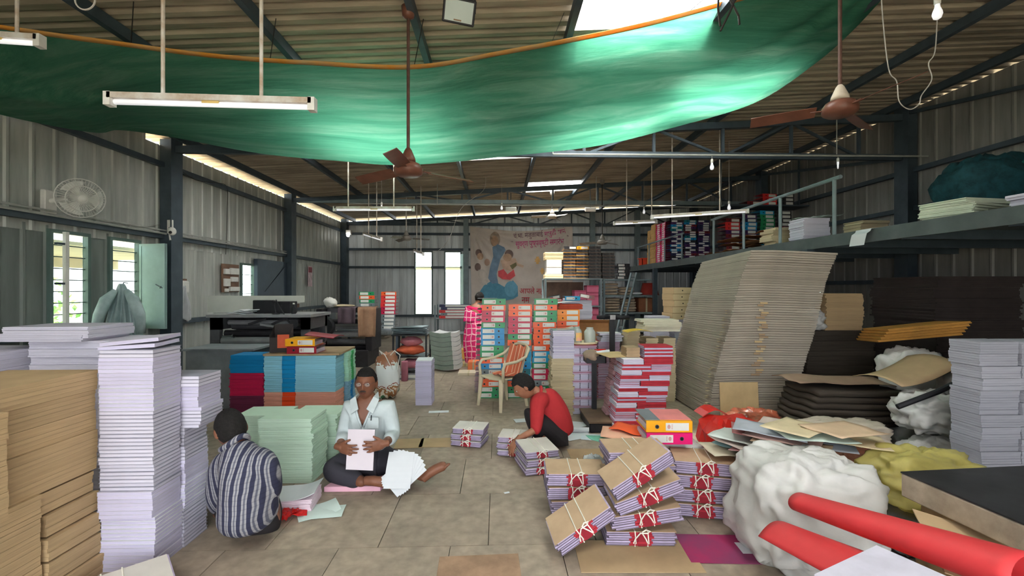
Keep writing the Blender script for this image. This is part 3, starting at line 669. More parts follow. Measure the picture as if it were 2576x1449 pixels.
solo(M().grid(lambda u, v: (-.16 + .34 * u, -.13 + .26 * v, .035 * (1 - u) + .02 * math.sin(3 * v)), 8, 5), 'red_file', mcol('dred'), 'red flat file sliding off the yellow folder', 'file', (-1.98, 5.16, .94), R(-6), solid=.006)
t = thing('magazine_box', 'black magazine file box with orange front panel beside the yellow folder', 'file box', (-2.47, 5.2, .776), R(14))
M().box(-.1, -.12, 0, .1, -.116, .17).box(-.1, .116, 0, .1, .12, .3).box(-.1, -.12, 0, -.096, .12, .2).add([(-.1, -.12, .17), (-.1, .12, .17), (-.1, .12, .3)], [(0, 1, 2)]).add([(.1, -.12, .17), (.1, .12, .17), (.1, .12, .3)], [(0, 1, 2)]).box(.096, -.12, 0, .1, .12, .2).box(-.1, -.12, 0, .1, .12, .004).build('box_body', mat('box_black', (54, 46, 44), .6), t)
M().box(-.02, -.124, .05, .1, -.1205, .2).build('front_panel', mat('box_orange', (216, 92, 56), .5), t)
# ================================================================ MINT PADS, WHITE PADS, PAPERS ON FLOOR
m_mint = mat('mint_paper', (196, 220, 200), .8, .05, 9, stretch=(.4, .4, 10), rnd=.04)
mi = [rag(.40, .30, .0375, 4, .004, m_mint, 'paper_pad', seed=60 + s) for s in range(4)]
G = 'mint green paper pads beside the seated men'
pile(mi, 13, (-1.62, 3.62, 0), .038, 'paper_pad', 'mint green paper pad in the front pile, {}', 'paper pad', G, jit=.008, jr=.03)
pile(mi, 11, (-2.02, 4.0, 0), .038, 'paper_pad', 'mint green paper pad in the left rear pile, {}', 'paper pad', G, jit=.008, jr=.03)
pile(mi, 11, (-1.57, 4.02, 0), .038, 'paper_pad', 'mint green paper pad in the right rear pile, {}', 'paper pad', G, jit=.01, jr=.03)
m_pw = mat('paper_white', (206, 209, 213), .75, .03, 3)
m_pp = mat('paper_pinkish', (226, 206, 218), .75, .04, 3, rnd=.03)
def curl(w, d, z, amt, th=.0, ph=0):                       # sheet with one raised edge
    return M().grid(lambda u, v: ((u - .5) * w, (v - .5) * d, z + amt * max(0, u - .55) ** 2 * 4 + .004 * math.sin(4 * v + ph)), 10, 4)
pb = [rag(.32, .24, .028, 4, .003, m_pp, 'paper_pad', seed=70 + s) for s in range(2)]
pile(pb, 3, (-1.41, 3.12, 0), .0285, 'paper_pad', 'white pad on the floor before the mint pads, {}', 'paper pad', 'white pads before the mint pads', rz=R(6), jr=.04)
solo(curl(.33, .25, .002, .05), 'paper_sheet', m_pw, 'white sheet with lifted corner on the low white pads', 'paper', (-1.40, 3.12, .088), R(8), solid=.004)
def floorpaper(px, py, w, d, rz, m_, label, z=.002, amt=0, name='paper_sheet', cat='paper', X=0, Y=0):
    p = fl(px, py); return solo(curl(w, d, 0, amt), name, m_, label, cat, (p.x + X, p.y + Y, z + .0015), R(rz), solid=.0015)
floorpaper(800, 1285, .26, .2, 30, mat('paper_mintish', (206, 222, 216), .8, .03, 3), 'pale green sheet on the floor beside the red scraps', amt=.02)
floorpaper(818, 1290, .24, .17, 8, mat('paper_mintish', (206, 222, 216), .8, .03, 3), 'pale green sheet under the other one by the red scraps', z=.006)
floorpaper(1104, 1036, .24, .1, 5, m_pw, 'white paper strip on the floor near the aisle notebooks')
floorpaper(1240, 1057, .0, .0, 0, m_pw, 'tiny paper scrap on the floor') if False else None
floorpaper(1312, 1058, .17, .14, 12, m_pw, 'white sheet on the floor behind the tied bundles')
floorpaper(1274, 1240, .04, .03, 20, m_pw, 'tiny white paper scrap alone on the bare floor')
floorpaper(1448, 1096, .3, .22, 25, m_pw, 'white sheet on the floor right of the red shirt')
floorpaper(1455, 1068, .22, .2, -20, m_pw, 'crumpled white sheet behind the paper roll', amt=.03)
floorpaper(1488, 1100, .2, .2, -14, mat('paper_bluish', (206, 216, 222), .8, .03, 3), 'bluish printed sheet on the floor near the red notebooks')
solo(M().tube([(-.15, 0, .03), (.15, 0, .03)], .028, 12), 'paper_roll', m_pw, 'small white paper roll on the floor right of the red shirt', 'paper roll', tuple(fl(1445, 1088)), R(-8))
m_kfl = mat('kraft_flat', (176, 150, 116), .85, .08, 4)
def flatboard(px, py, w, d, rz, label, z=.001, m_=m_kfl, th=.004): p = fl(px, py); return solo(M().box(-w/2, -d/2, 0, w/2, d/2, th), 'board_sheet', m_, label, 'board', (p.x, p.y, z), R(rz), bevel=.001)
flatboard(1097, 1114, .31, .25, 1, 'square brown board lying on the floor left of the tied bundles')
flatboard(1030, 1116, .26, .26, 4, 'brown board half under the seated man\'s knee')
flatboard(770, 1187, .14, .12, 8, 'small brown board on the floor between mint pads and knee')
flatboard(1600, 1399, .66, .30, -2, 'brown board on the floor under the leaning bundles')
flatboard(1500, 1142, .5, .24, 0, 'tan board on the floor under the white plastic bag')
flatboard(1205, 1425, .44, .2, 2, 'worn reddish floor board patch in the middle foreground', z=.0005, m_=mat('worn_patch', (158, 128, 104), .85, .2, 6), th=.002)
pp = fl(1850, 1382)
solo(M().box(-.30, -.14, 0, .30, .14, .004, 0).box(.02, -.05, .004, .1, .06, .0048, 1), 'file_cover', [mat('purple_cover', (126, 62, 98), .6, .3, 3, c2=(168, 40, 92)), m_pw], 'purple file cover lying on the floor below the bundles', 'file cover', (pp.x, pp.y, .002), R(-4))
# red scraps beside the striped shirt
m_rp = mat('red_plastic', (226, 36, 34), .35, .12, 5, spec=.5, transl=.3)
for k, (px, py, s, rz) in enumerate(((735, 1296, .13, 20), (748, 1275, .11, 60), (766, 1270, .08, -30), (720, 1308, .1, 80))):
    p = fl(px, py); rr = random.Random(k)
    mm = M().grid(lambda u, v: ((u - .5) * s * 1.4, (v - .5) * s, .012 + .05 * abs(noise.noise(Vector((u * 3 + k, v * 3, k)))) + .03 * k / 4), 7, 6)
    solo(mm, 'red_scrap', m_rp, 'crumpled red scrap beside the striped shirt, ' + ('nearest the shirt', 'uppermost in the middle', 'farthest from the shirt', 'lowest and flattest')[k], 'scrap', (p.x, p.y, .0), R(rz), 'red scraps on the floor', solid=.002)
# ================================================================ STACKS IN THE MIDDLE DISTANCE
la = [book(.20, .27, .024, m_cov, m_pagel, ov=.002) for _ in range(2)]
pa = fl(1065, 1020)
aisle = [rag(.205, .27, .0265, 4, .003, m_pagel, 'exercise_book_bundle', seed=80 + s) for s in range(3)]
pile(aisle, 21, (pa.x, pa.y + .14, 0), .0268, 'exercise_book_bundle', 'lilac exercise book bundle in the aisle pillar stack, {}', 'book bundle', 'exercise books in the aisle pillar', jit=.003)
tie = M().tube([(-.01, -.14, 0), (-.01, -.14, .615)], .003, 4).tube([(-.10, -.139, .17), (.1, -.139, .172)], .003, 4)
solo(M().box(-.10, -.13, 0, .1, .13, .012), 'paper_pad', m_pw, 'thin white pad on top of the aisle pillar stack', 'paper pad', (pa.x, pa.y + .14, 21 * .0268 + .001), R(3))
m_gl = mat('grey_green_board', (120, 130, 120), .85, .1, 6, rnd=.06); m_glw = mat('white_edge', (206, 206, 206), .8, .05, 20, stretch=(.4, .4, 8))
def curvy(seed):
    rr = random.Random(seed); m = M(); w, d, h = .44, .34, .078
    f = lambda x, y: .035 * (2 * x / w) ** 2 + .03 * (2 * y / d) ** 2
    nx, ny = 6, 5; vs = []; fs = []; ms = []
    for z in (0, h):
        for j in range(ny + 1):
            for i in range(nx + 1): x = -w/2 + w * i / nx; y = -d/2 + d * j / ny; vs.append((x, y, z + f(x, y)))
    nb = (nx + 1) * (ny + 1)
    for j in range(ny):
        for i in range(nx): q = j * (nx + 1) + i; fs += [(q, q + nx + 1, q + nx + 2, q + 1), (nb + q, nb + q + 1, nb + q + nx + 2, nb + q + nx + 1)]
    m.add(vs, fs, 1)
    fs = []
    for i in range(nx): fs += [(i, i + 1, nb + i + 1, nb + i), (ny * (nx + 1) + i + 1, ny * (nx + 1) + i, nb + ny * (nx + 1) + i, nb + ny * (nx + 1) + i + 1)]
    m.add(vs, fs, 0); fs = []
    for j in range(ny): a, b = j * (nx + 1), (j + 1) * (nx + 1); fs += [(b, a, nb + a, nb + b), (a + nx, b + nx, nb + b + nx, nb + a + nx)]
    m.add(vs, fs, 1); return m.mesh('curved_ream', [m_gl, m_glw])
pc = fl(1122, 938)
cv = [curvy(s) for s in range(2)]
pile(cv, 8, (pc.x, pc.y + .25, 0), .083, 'curved_ream', 'curved grey and white ream stacked at the aisle end, {}', 'paper ream', 'curved reams at the aisle end', rz=R(-24), jit=.0, jr=.0, drift=lambda t: (-.05 * t, .0))
# white notebooks on beige reams (left of the red book stack)
be = [rag(.26, .33, .0365, 4, .006, m_beige, 'beige_ream', seed=90 + s) for s in range(4)]
pile(be, 18, (.775, 5.4, 0), .037, 'beige_ream', 'beige paper ream under the lilac notebooks, {}', 'paper ream', 'beige reams right of the folders', jit=.014, jr=.03)
lb = [book(.255, .32, .0215, m_cov, m_pagel, ov=.003), book(.26, .32, .0215, m_pagel, m_page, ov=.002)]
pile(lb, 15, (.79, 5.4, 18 * .037), .022, 'lilac_notebook', 'lilac notebook on top of the beige reams, {}', 'notebook', 'lilac notebooks on the beige reams', jit=.005)
solo(curl(.3, .3, 0, .03), 'clear_folder', glassy('clear_plastic', (230, 240, 235), .55, .1), 'clear plastic folder lying on the lilac notebook stack', 'folder', (.80, 5.4, 18 * .037 + 15 * .022 + .004), R(5), solid=.003)
# ---- red spined books
def rbook(w, d, h, spine=True): return book(w, d, h, m_redc, m_pagel, ov=.004, ct=.002, spine='y' if spine else None, name='bound_book')
RB = [rbook(.297, .21, .0176) for _ in range(1)]; RS = [rbook(.297, .21, .0176, False)]
wh = book(.297, .21, .0176, m_pagel, m_pagel, ov=.002, name='bound_book'); edge = book(.21, .297, .0176, m_covw, m_pagel, ov=.002, name='bound_book')
wside = book(.21, .29, .0176, m_redc, m_pagel, ov=.003, name='bound_book')
G = 'red and white bound books in the large square stack'
PX, PY = 1.44, 4.49
for L in range(14):
    dx = .10 * (L / 13) ** 1.3; flip = L % 2; z = L * .0555
    for k in range(3):
        zz = z + k * .0182
        for which in (0, 1):
            if which == 0: me = RB[0] if (k + L) % 3 != 1 or L % 4 == 1 else wh; x = PX - .105 if not flip else PX + .11
            else: me = edge if L % 3 else wside; x = PX + .15 if not flip else PX - .15
            o = bpy.data.objects.new('bound_book', me); COL.objects.link(o)
            o.location = (x + dx + U(-.003, .003), PY + (.105 if which == 0 else .1485) + U(-.004, .004), zz); o.rotation_euler = (0, 0, U(-.008, .008))
            tag(o, '%s book in the large red stack, layer %s, %s' % ('spine-on red' if which == 0 else 'edge-on white', top(14 - L), ('lowest', 'middle', 'uppermost')[k]), 'book', G)
sb = [rag(.05, .5, .053, 9, .008, m_redc, 'x', seed=5)]
bk = rag(.5, .2, .0545, 6, .006, mat('book_ends', (196, 150, 158), .8, .25, 12, stretch=(.4, .4, 16)), 'book_block', seed=6)
for L in range(14):
    o = bpy.data.objects.new('book_block', bk); COL.objects.link(o); o.location = (PX + .10 * (L / 13) ** 1.3 + U(-.01, .01), PY + .42, L * .0555); tag(o, 'block of bound books at the back of the large red stack, %s' % top(14 - L), 'book block', 'book blocks behind the large red stack')
zt = 14 * .0555
for L in range(7):
    o = bpy.data.objects.new('bound_book', RB[0] if L % 2 == 0 else wh); COL.objects.link(o); o.location = (PX + .22 + U(-.004, .004), PY + .13, zt + L * .0182)
    tag(o, '%s bound book on the upper right pile of the red stack, %s' % ('red' if L % 2 == 0 else 'white', top(7 - L)), 'book', G)
kk = rag(.14, .2, .1, 8, .004, m_brown, 'kraft_block', seed=8)
o = bpy.data.objects.new('kraft_block', kk); COL.objects.link(o); o.location = (PX - .02, PY + .2, zt); tag(o, 'small brown kraft block on top of the large red stack', 'paper block')
solo(M().box(-.15, -.2, 0, .15, .2, .003), 'board_sheet', m_kraftt, 'pale board sheet on the left top of the red stack', 'board', (PX - .08, PY + .2, zt + .0) if False else (PX - .17, PY + .3, zt + .001), R(12))
# smaller account book stack (with jars on top)
G = 'account books in the narrow red stack'
ab = book(.30, .3, .0165, m_redc, m_pagel, ov=.003, ct=.0022, spine=None, name='account_book'); ae = book(.094, .3, .0165, m_page, m_pagel, ov=.001, name='account_book')
QX, QY, z = 1.04, 5.42, 0
nL = 8
for L in range(nL):
    for c in range(3):
        for k in range(4):
            o = bpy.data.objects.new('account_book', ae); COL.objects.link(o); o.location = (QX + (c - 1) * .101 + U(-.002, .002), QY + U(-.004, .004), z + k * .017)
            tag(o, 'narrow white account book, %s column, %s row up, %s in it' % (('left', 'middle', 'right')[c], od(L + 1), ('lowest', 'second', 'third', 'uppermost')[k]), 'book', G)
    z += 4 * .017
    for k in range(2):
        o = bpy.data.objects.new('account_book', ab); COL.objects.link(o); o.location = (QX + U(-.004, .004), QY + U(-.004, .004), z + k * .017); o.rotation_euler = (0, 0, U(-.015, .015))
        tag(o, 'wide red account book above %s narrow row, %s' % (od(L + 1), ('lower', 'upper')[k]), 'book', G)
    z += 2 * .017
# tray and jars
t = thing('serving_tray', 'cream oval tray holding jars on the narrow red stack', 'tray', (QX + .02, QY, z + .001))
M().lathe([(.02, .003), (.15, .0), (.165, .004), (.18, .03), (.176, .031), (.16, .01), (.02, .007)], 24, sy=.8).build('tray_body', mat('cream_plastic', (222, 208, 172), .45, .05, 6), t, smooth=True)
m_jar = glassy('jar_clear', (232, 236, 232), .62, .06)
for k, (dx, r, h, lb_) in enumerate(((-.085, .062, .2, 'clear plastic jar with pink and yellow label on the tray'), (.075, .07, .19, 'plain clear plastic jar on the right of the tray'))):
    t = thing('plastic_jar', lb_, 'jar', (QX + .02 + dx, QY - .01, z + .012))
    M().lathe([(r * .9, 0), (r, .012), (r, h * .72), (r * .75, h * .86), (r * .62, h * .9), (r * .62, h), (r * .55, h), (r * .57, h * .88), (r * .93, h * .7), (r * .93, .014), (.01, .01)], 20).build('jar_body', m_jar, t, smooth=True)
    if k == 0:
        M().add([(r * 1.01 * math.cos(a), r * 1.01 * math.sin(a), zz) for a in [-1.9 + .2 * q for q in range(9)] for zz in (.03, .13)], [(2*q, 2*q+2, 2*q+3, 2*q+1) for q in range(8)]).build('jar_label', mat('jar_label', (236, 150, 160), .5, .3, 14, c2=(240, 200, 90)), t)
        M().lathe([(r * .9, 0), (r * .92, h * .5), (.01, h * .5)], 16, (0, 0, .016)).build('contents', mat('jar_contents', (150, 120, 100), .8, .3, 40), t)
# distant red stack behind and boards
rb2 = book(.3, .22, .02, m_redc, m_pagel, ov=.004, name='ledger_book')
pile([rb2], 38, (1.52, 6.1, 0), .0205, 'ledger_book', 'red ledger in the stack behind the black scale post, {}', 'book', 'ledgers behind the black scale post', jit=.006)
nb = [book(.3, .24, .026, m_covw, m_page, ov=.004, name='ledger_book'), book(.3, .24, .026, mcol('black'), m_page, ov=.004, name='ledger_book')]
pile(nb, 4, (1.55, 6.1, 38 * .0205), .0265, 'ledger_book', 'black and white ledger on the red ledgers, {}', 'book', 'ledgers behind the black scale post', jit=.02, jr=.1)
# white pads wrapped near the tall grey stack
wp = [rag(.16, .28, .046, 4, .005, m_beige, 'wrapped_pad', seed=110 + s) for s in range(3)]
for c, (x, n) in enumerate(((1.80, 20), (2.04, 18), (2.28, 18))):
    pile(wp, n, (x, 5.95, 0), .0465, 'wrapped_pad', 'pale pad between red stack and grey stack, %s column, {}' % ('left', 'middle', 'right')[c], 'paper pad', 'pale pads left of the tall grey stack', jit=.008)
bp_ = [rag(.5, .3, .03, 4, .006, mat('offwhite_pad', (206, 200, 180), .8, .05, 6), 'big_pad', seed=120 + s) for s in range(2)]
pile(bp_, 5, (2.15, 5.9, 20 * .0465), .0305, 'big_pad', 'off-white pad lying over the pale pad columns, {}', 'paper pad', 'off-white pads left of the tall grey stack', jit=.02, jr=.05)
solo(M().grid(lambda u, v: ((u-.5)*.34, (v-.5)*.2, .03 * math.sin(math.pi * u)), 8, 2), 'yellow_file', mat('yellow_paper', (226, 190, 64), .6), 'yellow folded paper lying on the off-white pads', 'paper', (1.82, 5.72, 20 * .0465 + .005), R(5), solid=.003)
# ---- kraft box files and pale stack behind
kbx = []
def kraftbox(loc, label, group, rz=0):
    t = thing('kraft_box_file', label, 'box file', loc, rz, group)
    if not kbx:
        kbx.append(M().box(-.15, -.17, 0, .15, .17, .098).mesh('box_body', m_kraft)); kbx.append(M().box(-.147, -.172, .004, .147, -.17, .094).mesh('front_face', mat('kraft_pale', (214, 190, 150), .8, .06, 5)))
        T = Matrix.Translation((0, -.1722, .05)) @ Euler((R(90), 0, 0)).to_matrix().to_4x4(); kbx.append(M().lathe([(.01, 0), (.01, .001)], 10, T=T).mesh('finger_hole', m_hole))
    for nm, me in zip(('box_body', 'front_face', 'finger_hole'), kbx): o = bpy.data.objects.new(nm, me); COL.objects.link(o); o.parent = t
gp = [rag(.3, .3, .05, 5, .006, m_page, 'pale_ream', seed=130 + s) for s in range(3)]
pile(gp, 20, (2.92, 7.0, 0), .0505, 'pale_ream', 'pale ream below the kraft box files, {}', 'paper ream', 'pale reams under the kraft box files', jit=.01)
pile(gp, 21, (2.52, 6.95, 0), .0505, 'pale_ream', 'pale ream in the column left of the kraft box files, {}', 'paper ream', 'pale reams under the kraft box files', jit=.01)
for k in range(5): kraftbox((2.86 + U(-.01, .01), 7.0 + U(-.01, .01), 20 * .0505 + k * .1), 'kraft box file behind the tall grey stack, ' + top(5 - k), 'kraft box files behind the tall grey stack', U(-.06, .06) + .1)
# ================================================================ BACK WALL RACKS
def rack(x0, x1, y0, y1, zs, h, label):
    t = thing('steel_rack', label, 'rack', ((x0 + x1) / 2, y0, 0)); w = (x1 - x0) / 2; d = y1 - y0
    for x in (-w, w - .05):
        for y in (0, d - .05): M().box(x, y, 0, x + .05, y + .05, h).build('post', m_steell, t)
    for z in zs: M().box(-w, .005, z - .035, w, d - .005, z).build('shelf', m_steell, t)
    return t
def lv(y, Y): return aty(1250, y, Y).z
RY = 11.0
X0, X1, X2, X3 = aty(1370, 700, RY).x, aty(1515, 700, RY).x, aty(1520, 700, RY).x, aty(1652, 700, RY).x
zt, zm, zl = lv(700, RY), lv(769, RY), lv(866, RY)
rack(X0, X1, RY, RY + .7, (zt, zm, .42, .1), zt, 'grey steel rack holding pink books, left of the ladder')
rack(X2, X3, RY + .1, RY + .8, (zt - .02, lv(743, RY), lv(787, RY), .42), zt, 'grey steel rack holding brown parcels behind the ladder')
m_wrapb = mat('brown_panel', (128, 104, 90), .8, .2, 4)
solo(M().box(-.5, -.01, 0, .5, .01, .59), 'back_panel', m_wrapb, 'brown board panel standing inside the left steel rack', 'board', (X0 + .58, RY + .62, zm + .001))
m_pink = mat('pink_books', (226, 120, 150), .7, .12, 12, stretch=(.4, .4, 8), rnd=.12); m_rose = mat('rose_books', (186, 84, 110), .7, .12, 12, stretch=(.4, .4, 8), rnd=.12)
pk = [rag(.29, .4, .041, 3, .004, m_pink, 'pink_book', seed=s) for s in range(2)] + [rag(.29, .4, .041, 3, .004, m_rose, 'pink_book', seed=4)]
G = 'pink books in the left rack'
pile(pk, 12, (X1 - .215, RY + .3, zm + .001), .042, 'pink_book', 'pink book on the rack upper shelf, right column, {}', 'book', G)
pile(pk, 9, (X1 - .525, RY + .3, zm + .001), .042, 'pink_book', 'pink book on the rack upper shelf, left column, {}', 'book', G)
pile(pk, 14, (X1 - .215, RY + .3, .425), .042, 'pink_book', 'pink book on the rack lower shelf, right column, {}', 'book', G)
pile(pk, 13, (X1 - .525, RY + .3, .425), .042, 'pink_book', 'pink book on the rack lower shelf, left column, {}', 'book', G)
for k, (x, dz, ry, c) in enumerate(((.2, .02, 8, 'black'), (.28, .08, -6, 'red'), (.5, .02, 0, 'red'), (.72, .03, 14, 'red'), (.25, .14, 10, 'grey'), (.78, .1, 18, 'red'))):
    folder((X0 + x, RY + .25, zm + dz + .02), c, 'tumbled %s folder in the left rack, %s of the heap' % (c, ('lowest left', 'second', 'third', 'fourth', 'upper left', 'upper right')[k]), rot=(0, R(-ry), U(-.3, .3)), group='tumbled folders in the left rack', detail=False)
# on the rack top: white boxes then wrapped folders
m_bx = mat('cream_carton', (236, 214, 168), .7, .06, 3); m_bw = mat('white_carton', (238, 238, 234), .6, .04, 3)
for k, (z, h, w, m_, lb_) in enumerate(((0, .1, .46, m_bx, 'flat cream carton at the bottom of the rack top pile'), (.105, .36, .38, m_bw, 'tall white carton in sunlight on the rack top'), (.47, .09, .46, m_bx, 'flat cream carton above the white one on the rack'), (.565, .09, .46, m_bx, 'topmost flat cream carton on the rack'))):
    t = thing('carton', lb_, 'carton', (X0 + .25, RY + .3, zt + .001 + z)); M().box(-w/2, -.2, 0, w/2, .2, h).build('box_body', m_, t, bevel=.004); M().box(-w/2 - .002, -.202, h * .48, w/2 + .002, .202, h * .5).build('seam', m_brown, t)
m_wrap = mat('shrink_wrapped_black', (90, 88, 88), .2, .5, 18, spec=.8, rnd=.1, c2=(44, 42, 44)); m_wey = mat('wrap_edge_amber', (238, 164, 60), .5, .1, 6)
wf1 = (M().box(-.155, -.15, .006, .155, .15, .078), M().box(-.156, -.151, 0, .156, .151, .007).box(-.156, -.151, .076, .156, .151, .08))
wm = wf1[0].mesh('wrapped_body', m_wrap); we = wf1[1].mesh('amber_edge', m_wey); wg = wf1[1].mesh('grey_edge', m_wrapb)
G = 'shrink wrapped folders on top of the left rack'
for c, (dx, n, e_) in enumerate(((.65, 9, we), (.97, 9, we), (1.29, 10, wg), (1.61, 8, wg))):
    for k in range(n):
        t = thing('wrapped_folder', 'shrink wrapped folder on the rack, %s column, %s' % (('left', 'second', 'third', 'right')[c], top(n - k)), 'folder', (X0 + dx + U(-.008, .008) + (.03 if c == 3 else 0), RY + .3 + U(-.02, .02), zt + .002 + k * .081), U(-.02, .02), G)
        for nm, me in (('wrapped_body', wm), ('edge', e_)): o = bpy.data.objects.new(nm, me); COL.objects.link(o); o.parent = t
folder((X0 + .97, RY + .28, zt + .002 + 9 * .081), 'yellow', 'yellow folder on top of the second wrapped column', 0, 1)
folder((X0 + .67, RY + .28, zt + .002 + 9 * .081), 'black', 'black folder on top of the left wrapped column', 0, 1, detail=False)
for k in range(5): folder((X0 + 2.02 + U(-.02, .02), RY + .3, zt - .018 + k * .0785), 'black', 'black folder beside the wrapped columns on the rack, ' + top(5 - k), U(-.05, .05), -1, 'black folders on the rack right end')
# second rack: parcels, basin
m_par = mat('brown_parcel', (170, 150, 128), .85, .12, 6, rnd=.08)
def parcel(seed, w=.36, d=.4, h=.064):
    m = M(); rr = random.Random(seed)
    return m.grid(lambda u, v: (0, 0, 0), 1, 1) if False else m.blob((0, 0, h/2), (w/2, d/2, h/2), 14, 8, .12, 1.5, seed, pw=.35).mesh('paper_parcel', m_par, True)
pc_ = [parcel(s) for s in range(3)]
G = 'brown paper parcels in the right rack'
zz = lv(743, RY) - .3
pile(pc_, 5, (X2 + .3, RY + .45, lv(787, RY) + .003), .072, 'paper_parcel', 'brown paper parcel in the rack behind the ladder, lower left, {}', 'parcel', G, jit=.015)
pile(pc_, 5, (X2 + .72, RY + .45, lv(787, RY) + .003), .068, 'paper_parcel', 'brown paper parcel in the rack behind the ladder, lower middle, {}', 'parcel', G, jit=.015)
# ================================================================ PEOPLE
DG = lambda: bpy.context.evaluated_depsgraph_get()
def evald(o):
    me = bpy.data.meshes.new_from_object(o.evaluated_get(DG())); m0 = o.data
    bpy.data.objects.remove(o); bpy.data.meshes.remove(m0); return me
def skin(nodes, edges, sub=2, root=0):                       # nodes: (pos, rx, ry)
    me = bpy.data.meshes.new('s'); me.from_pydata([tuple(n[0]) for n in nodes], edges, [])
    o = bpy.data.objects.new('s', me); COL.objects.link(o)
    o.modifiers.new('skin', 'SKIN'); 
    if not me.skin_vertices: 
        import bmesh
        bm = bmesh.new(); bm.from_mesh(me); bm.verts.layers.skin.verify(); bm.to_mesh(me); bm.free()
    for i, n in enumerate(nodes):
        me.skin_vertices[0].data[i].radius = (n[1], n[2] if len(n) > 2 else n[1]); me.skin_vertices[0].data[i].use_root = i == root
    md = o.modifiers.new('sub', 'SUBSURF'); md.levels = sub; md.render_levels = sub
    return evald(o)
def fuse(meshes, voxel, name, material, smooth=2):           # one continuous surface
    m = M()
    for x in meshes:
        if isinstance(x, M): m.add(x.v, x.f)
        else: m.add([v.co for v in x.vertices], [tuple(p.vertices) for p in x.polygons])
    o = m.build('f', material)
    md = o.modifiers.new('r', 'REMESH'); md.mode = 'VOXEL'; md.voxel_size = voxel; md.use_smooth_shade = True
    if smooth: md = o.modifiers.new('s', 'SMOOTH'); md.factor = .5; md.iterations = smooth
    me = evald(o); me.name = name; me.materials.clear(); me.materials.append(material)
    me.polygons.foreach_set('use_smooth', [True] * len(me.polygons)); return me
def fz(v, c, s): return math.exp(-((v - c) / s) ** 2)
def head(T, age=0):                                          # face looks along local -y, origin at skull centre
    m = M(); nu, nv = 56, 44; vs = []; fs = []
    for j in range(nv + 1):
        th = math.pi * j / nv
        for i in range(nu):
            ph = 2 * math.pi * i / nu
            x, y, z = math.sin(th) * math.cos(ph), math.sin(th) * math.sin(ph), math.cos(th)
            k = 1 - .26 * max(0, -z) ** 1.6
            X, Y, Z = x * .076 * k, y * .096 * (1 - .1 * max(0, -z)) , z * .118
            if y < 0:
                w = min(1, -y * 1.4)
                Y -= w * (.024 * fz(X, 0, .013) * fz(Z, -.026, .02) + .012 * fz(X, 0, .009) * fz(Z, .0, .022) + .005 * fz(Z, .026, .011) * fz(X, 0, .045)
                     - .010 * (fz(X, .031, .014) + fz(X, -.031, .014)) * fz(Z, .006, .011) + .007 * (fz(Z, -.058, .006) + fz(Z, -.071, .007)) * fz(X, 0, .022)
                     + .010 * fz(Z, -.1, .016) * fz(X, 0, .024) + .004 * (fz(X, .04, .015) + fz(X, -.04, .015)) * fz(Z, -.03, .018))
            vs.append((X, Y, Z))
    for j in range(nv):
        for i in range(nu): fs.append((j * nu + i, (j + 1) * nu + i, (j + 1) * nu + (i + 1) % nu, j * nu + (i + 1) % nu))
    m.add(vs, fs, 0, T)
    for s in (-1, 1): m.blob((s * .078, .008, -.006), (.012, .02, .033), 10, 8, 0, T=T)
    return m
def hair(T, front=.055, back=-.075, side=-.0, thick=.012, seed=0, mt=None, parent=None):
    m = M(); nu, nv = 48, 26; vs = []; fs = []
    for j in range(nv + 1):
        for i in range(nu):
            ph = 2 * math.pi * i / nu; yy = math.sin(ph)
            low = back if yy > .25 else (front if yy < -.45 else front + (side - front) * min(1, max(0, (yy + .45) / .35)) if yy < -.1 else side + (back - side) * min(1, (yy + .1) / .35))
            thm = math.acos(max(-1, min(1, low / .124))); th = thm * j / nv
            x, y, z = math.sin(th) * math.cos(ph), math.sin(th) * math.sin(ph), math.cos(th)
            k = 1 - .26 * max(0, -z) ** 1.6; q = thick * (1 - .75 * (j / nv) ** 6) + .004 * noise.noise(Vector((x * 9, y * 9, z * 9 + seed)))
            vs.append((x * (.0765 * k + q), y * (.0965 + q), z * (.118 + q)))
    for j in range(nv):
        for i in range(nu): fs.append((j * nu + i, (j + 1) * nu + i, (j + 1) * nu + (i + 1) % nu, j * nu + (i + 1) % nu))
    m.add(vs, fs, 0, T); return m.build('hair', mt, parent, smooth=True)
def hand(wrist, d, n, side, curl=.5, L=.175, spread=.16, thumb=1.0):
    """palm + five tapering fingers; d = pointing direction, n = palm normal (fingers curl towards it), side = +1/-1 where the thumb is"""
    d = Vector(d).normalized(); n = Vector(n); n = (n - d * n.dot(d)).normalized(); x = d.cross(n) * side
    w = Vector(wrist); m = M(); pl = L * .5
    T = Matrix((( *x, 0), (*d, 0), (*n, 0), (0, 0, 0, 1))).transposed(); T.translation = w + d * pl * .55
    m.blob((0, 0, 0), (.04, pl * .62, .0155), 14, 10, 0, T=T, pw=.75)
    m.tube([w - d * .03, w + d * .03], [.026, .024], 10)
    for k, (o, l) in enumerate(((.031, .80), (.0105, .95), (-.0105, .89), (-.030, .70))):
        p = w + d * pl * (1.0 if k not in (3,) else .92) + x * o; a = 0; pts = [p - d * .02, p]
        dd = (d + x * (o / .03) * spread).normalized()
        for q, f in enumerate((.48, .3, .24)):
            a += curl * (.55, .8, .6)[q]; dirv = dd * math.cos(a) + n * math.sin(a); p = p + dirv * L * .5 * l * f; pts.append(p)
        m.tube(pts, [.0095, .0095, .0088, .008, .0062], 8)
    p = w + d * pl * .28 + x * .026; dd = (d * .62 + x * .75 + n * .35 * thumb).normalized(); pts = [p - x * .01, p]
    for q, f in enumerate((.4, .34, .26)): dd = (dd + n * .28 * curl + d * .22).normalized(); p = p + dd * L * .42 * f; pts.append(p)
    m.tube(pts, [.013, .0125, .0105, .0095, .007], 8); return m
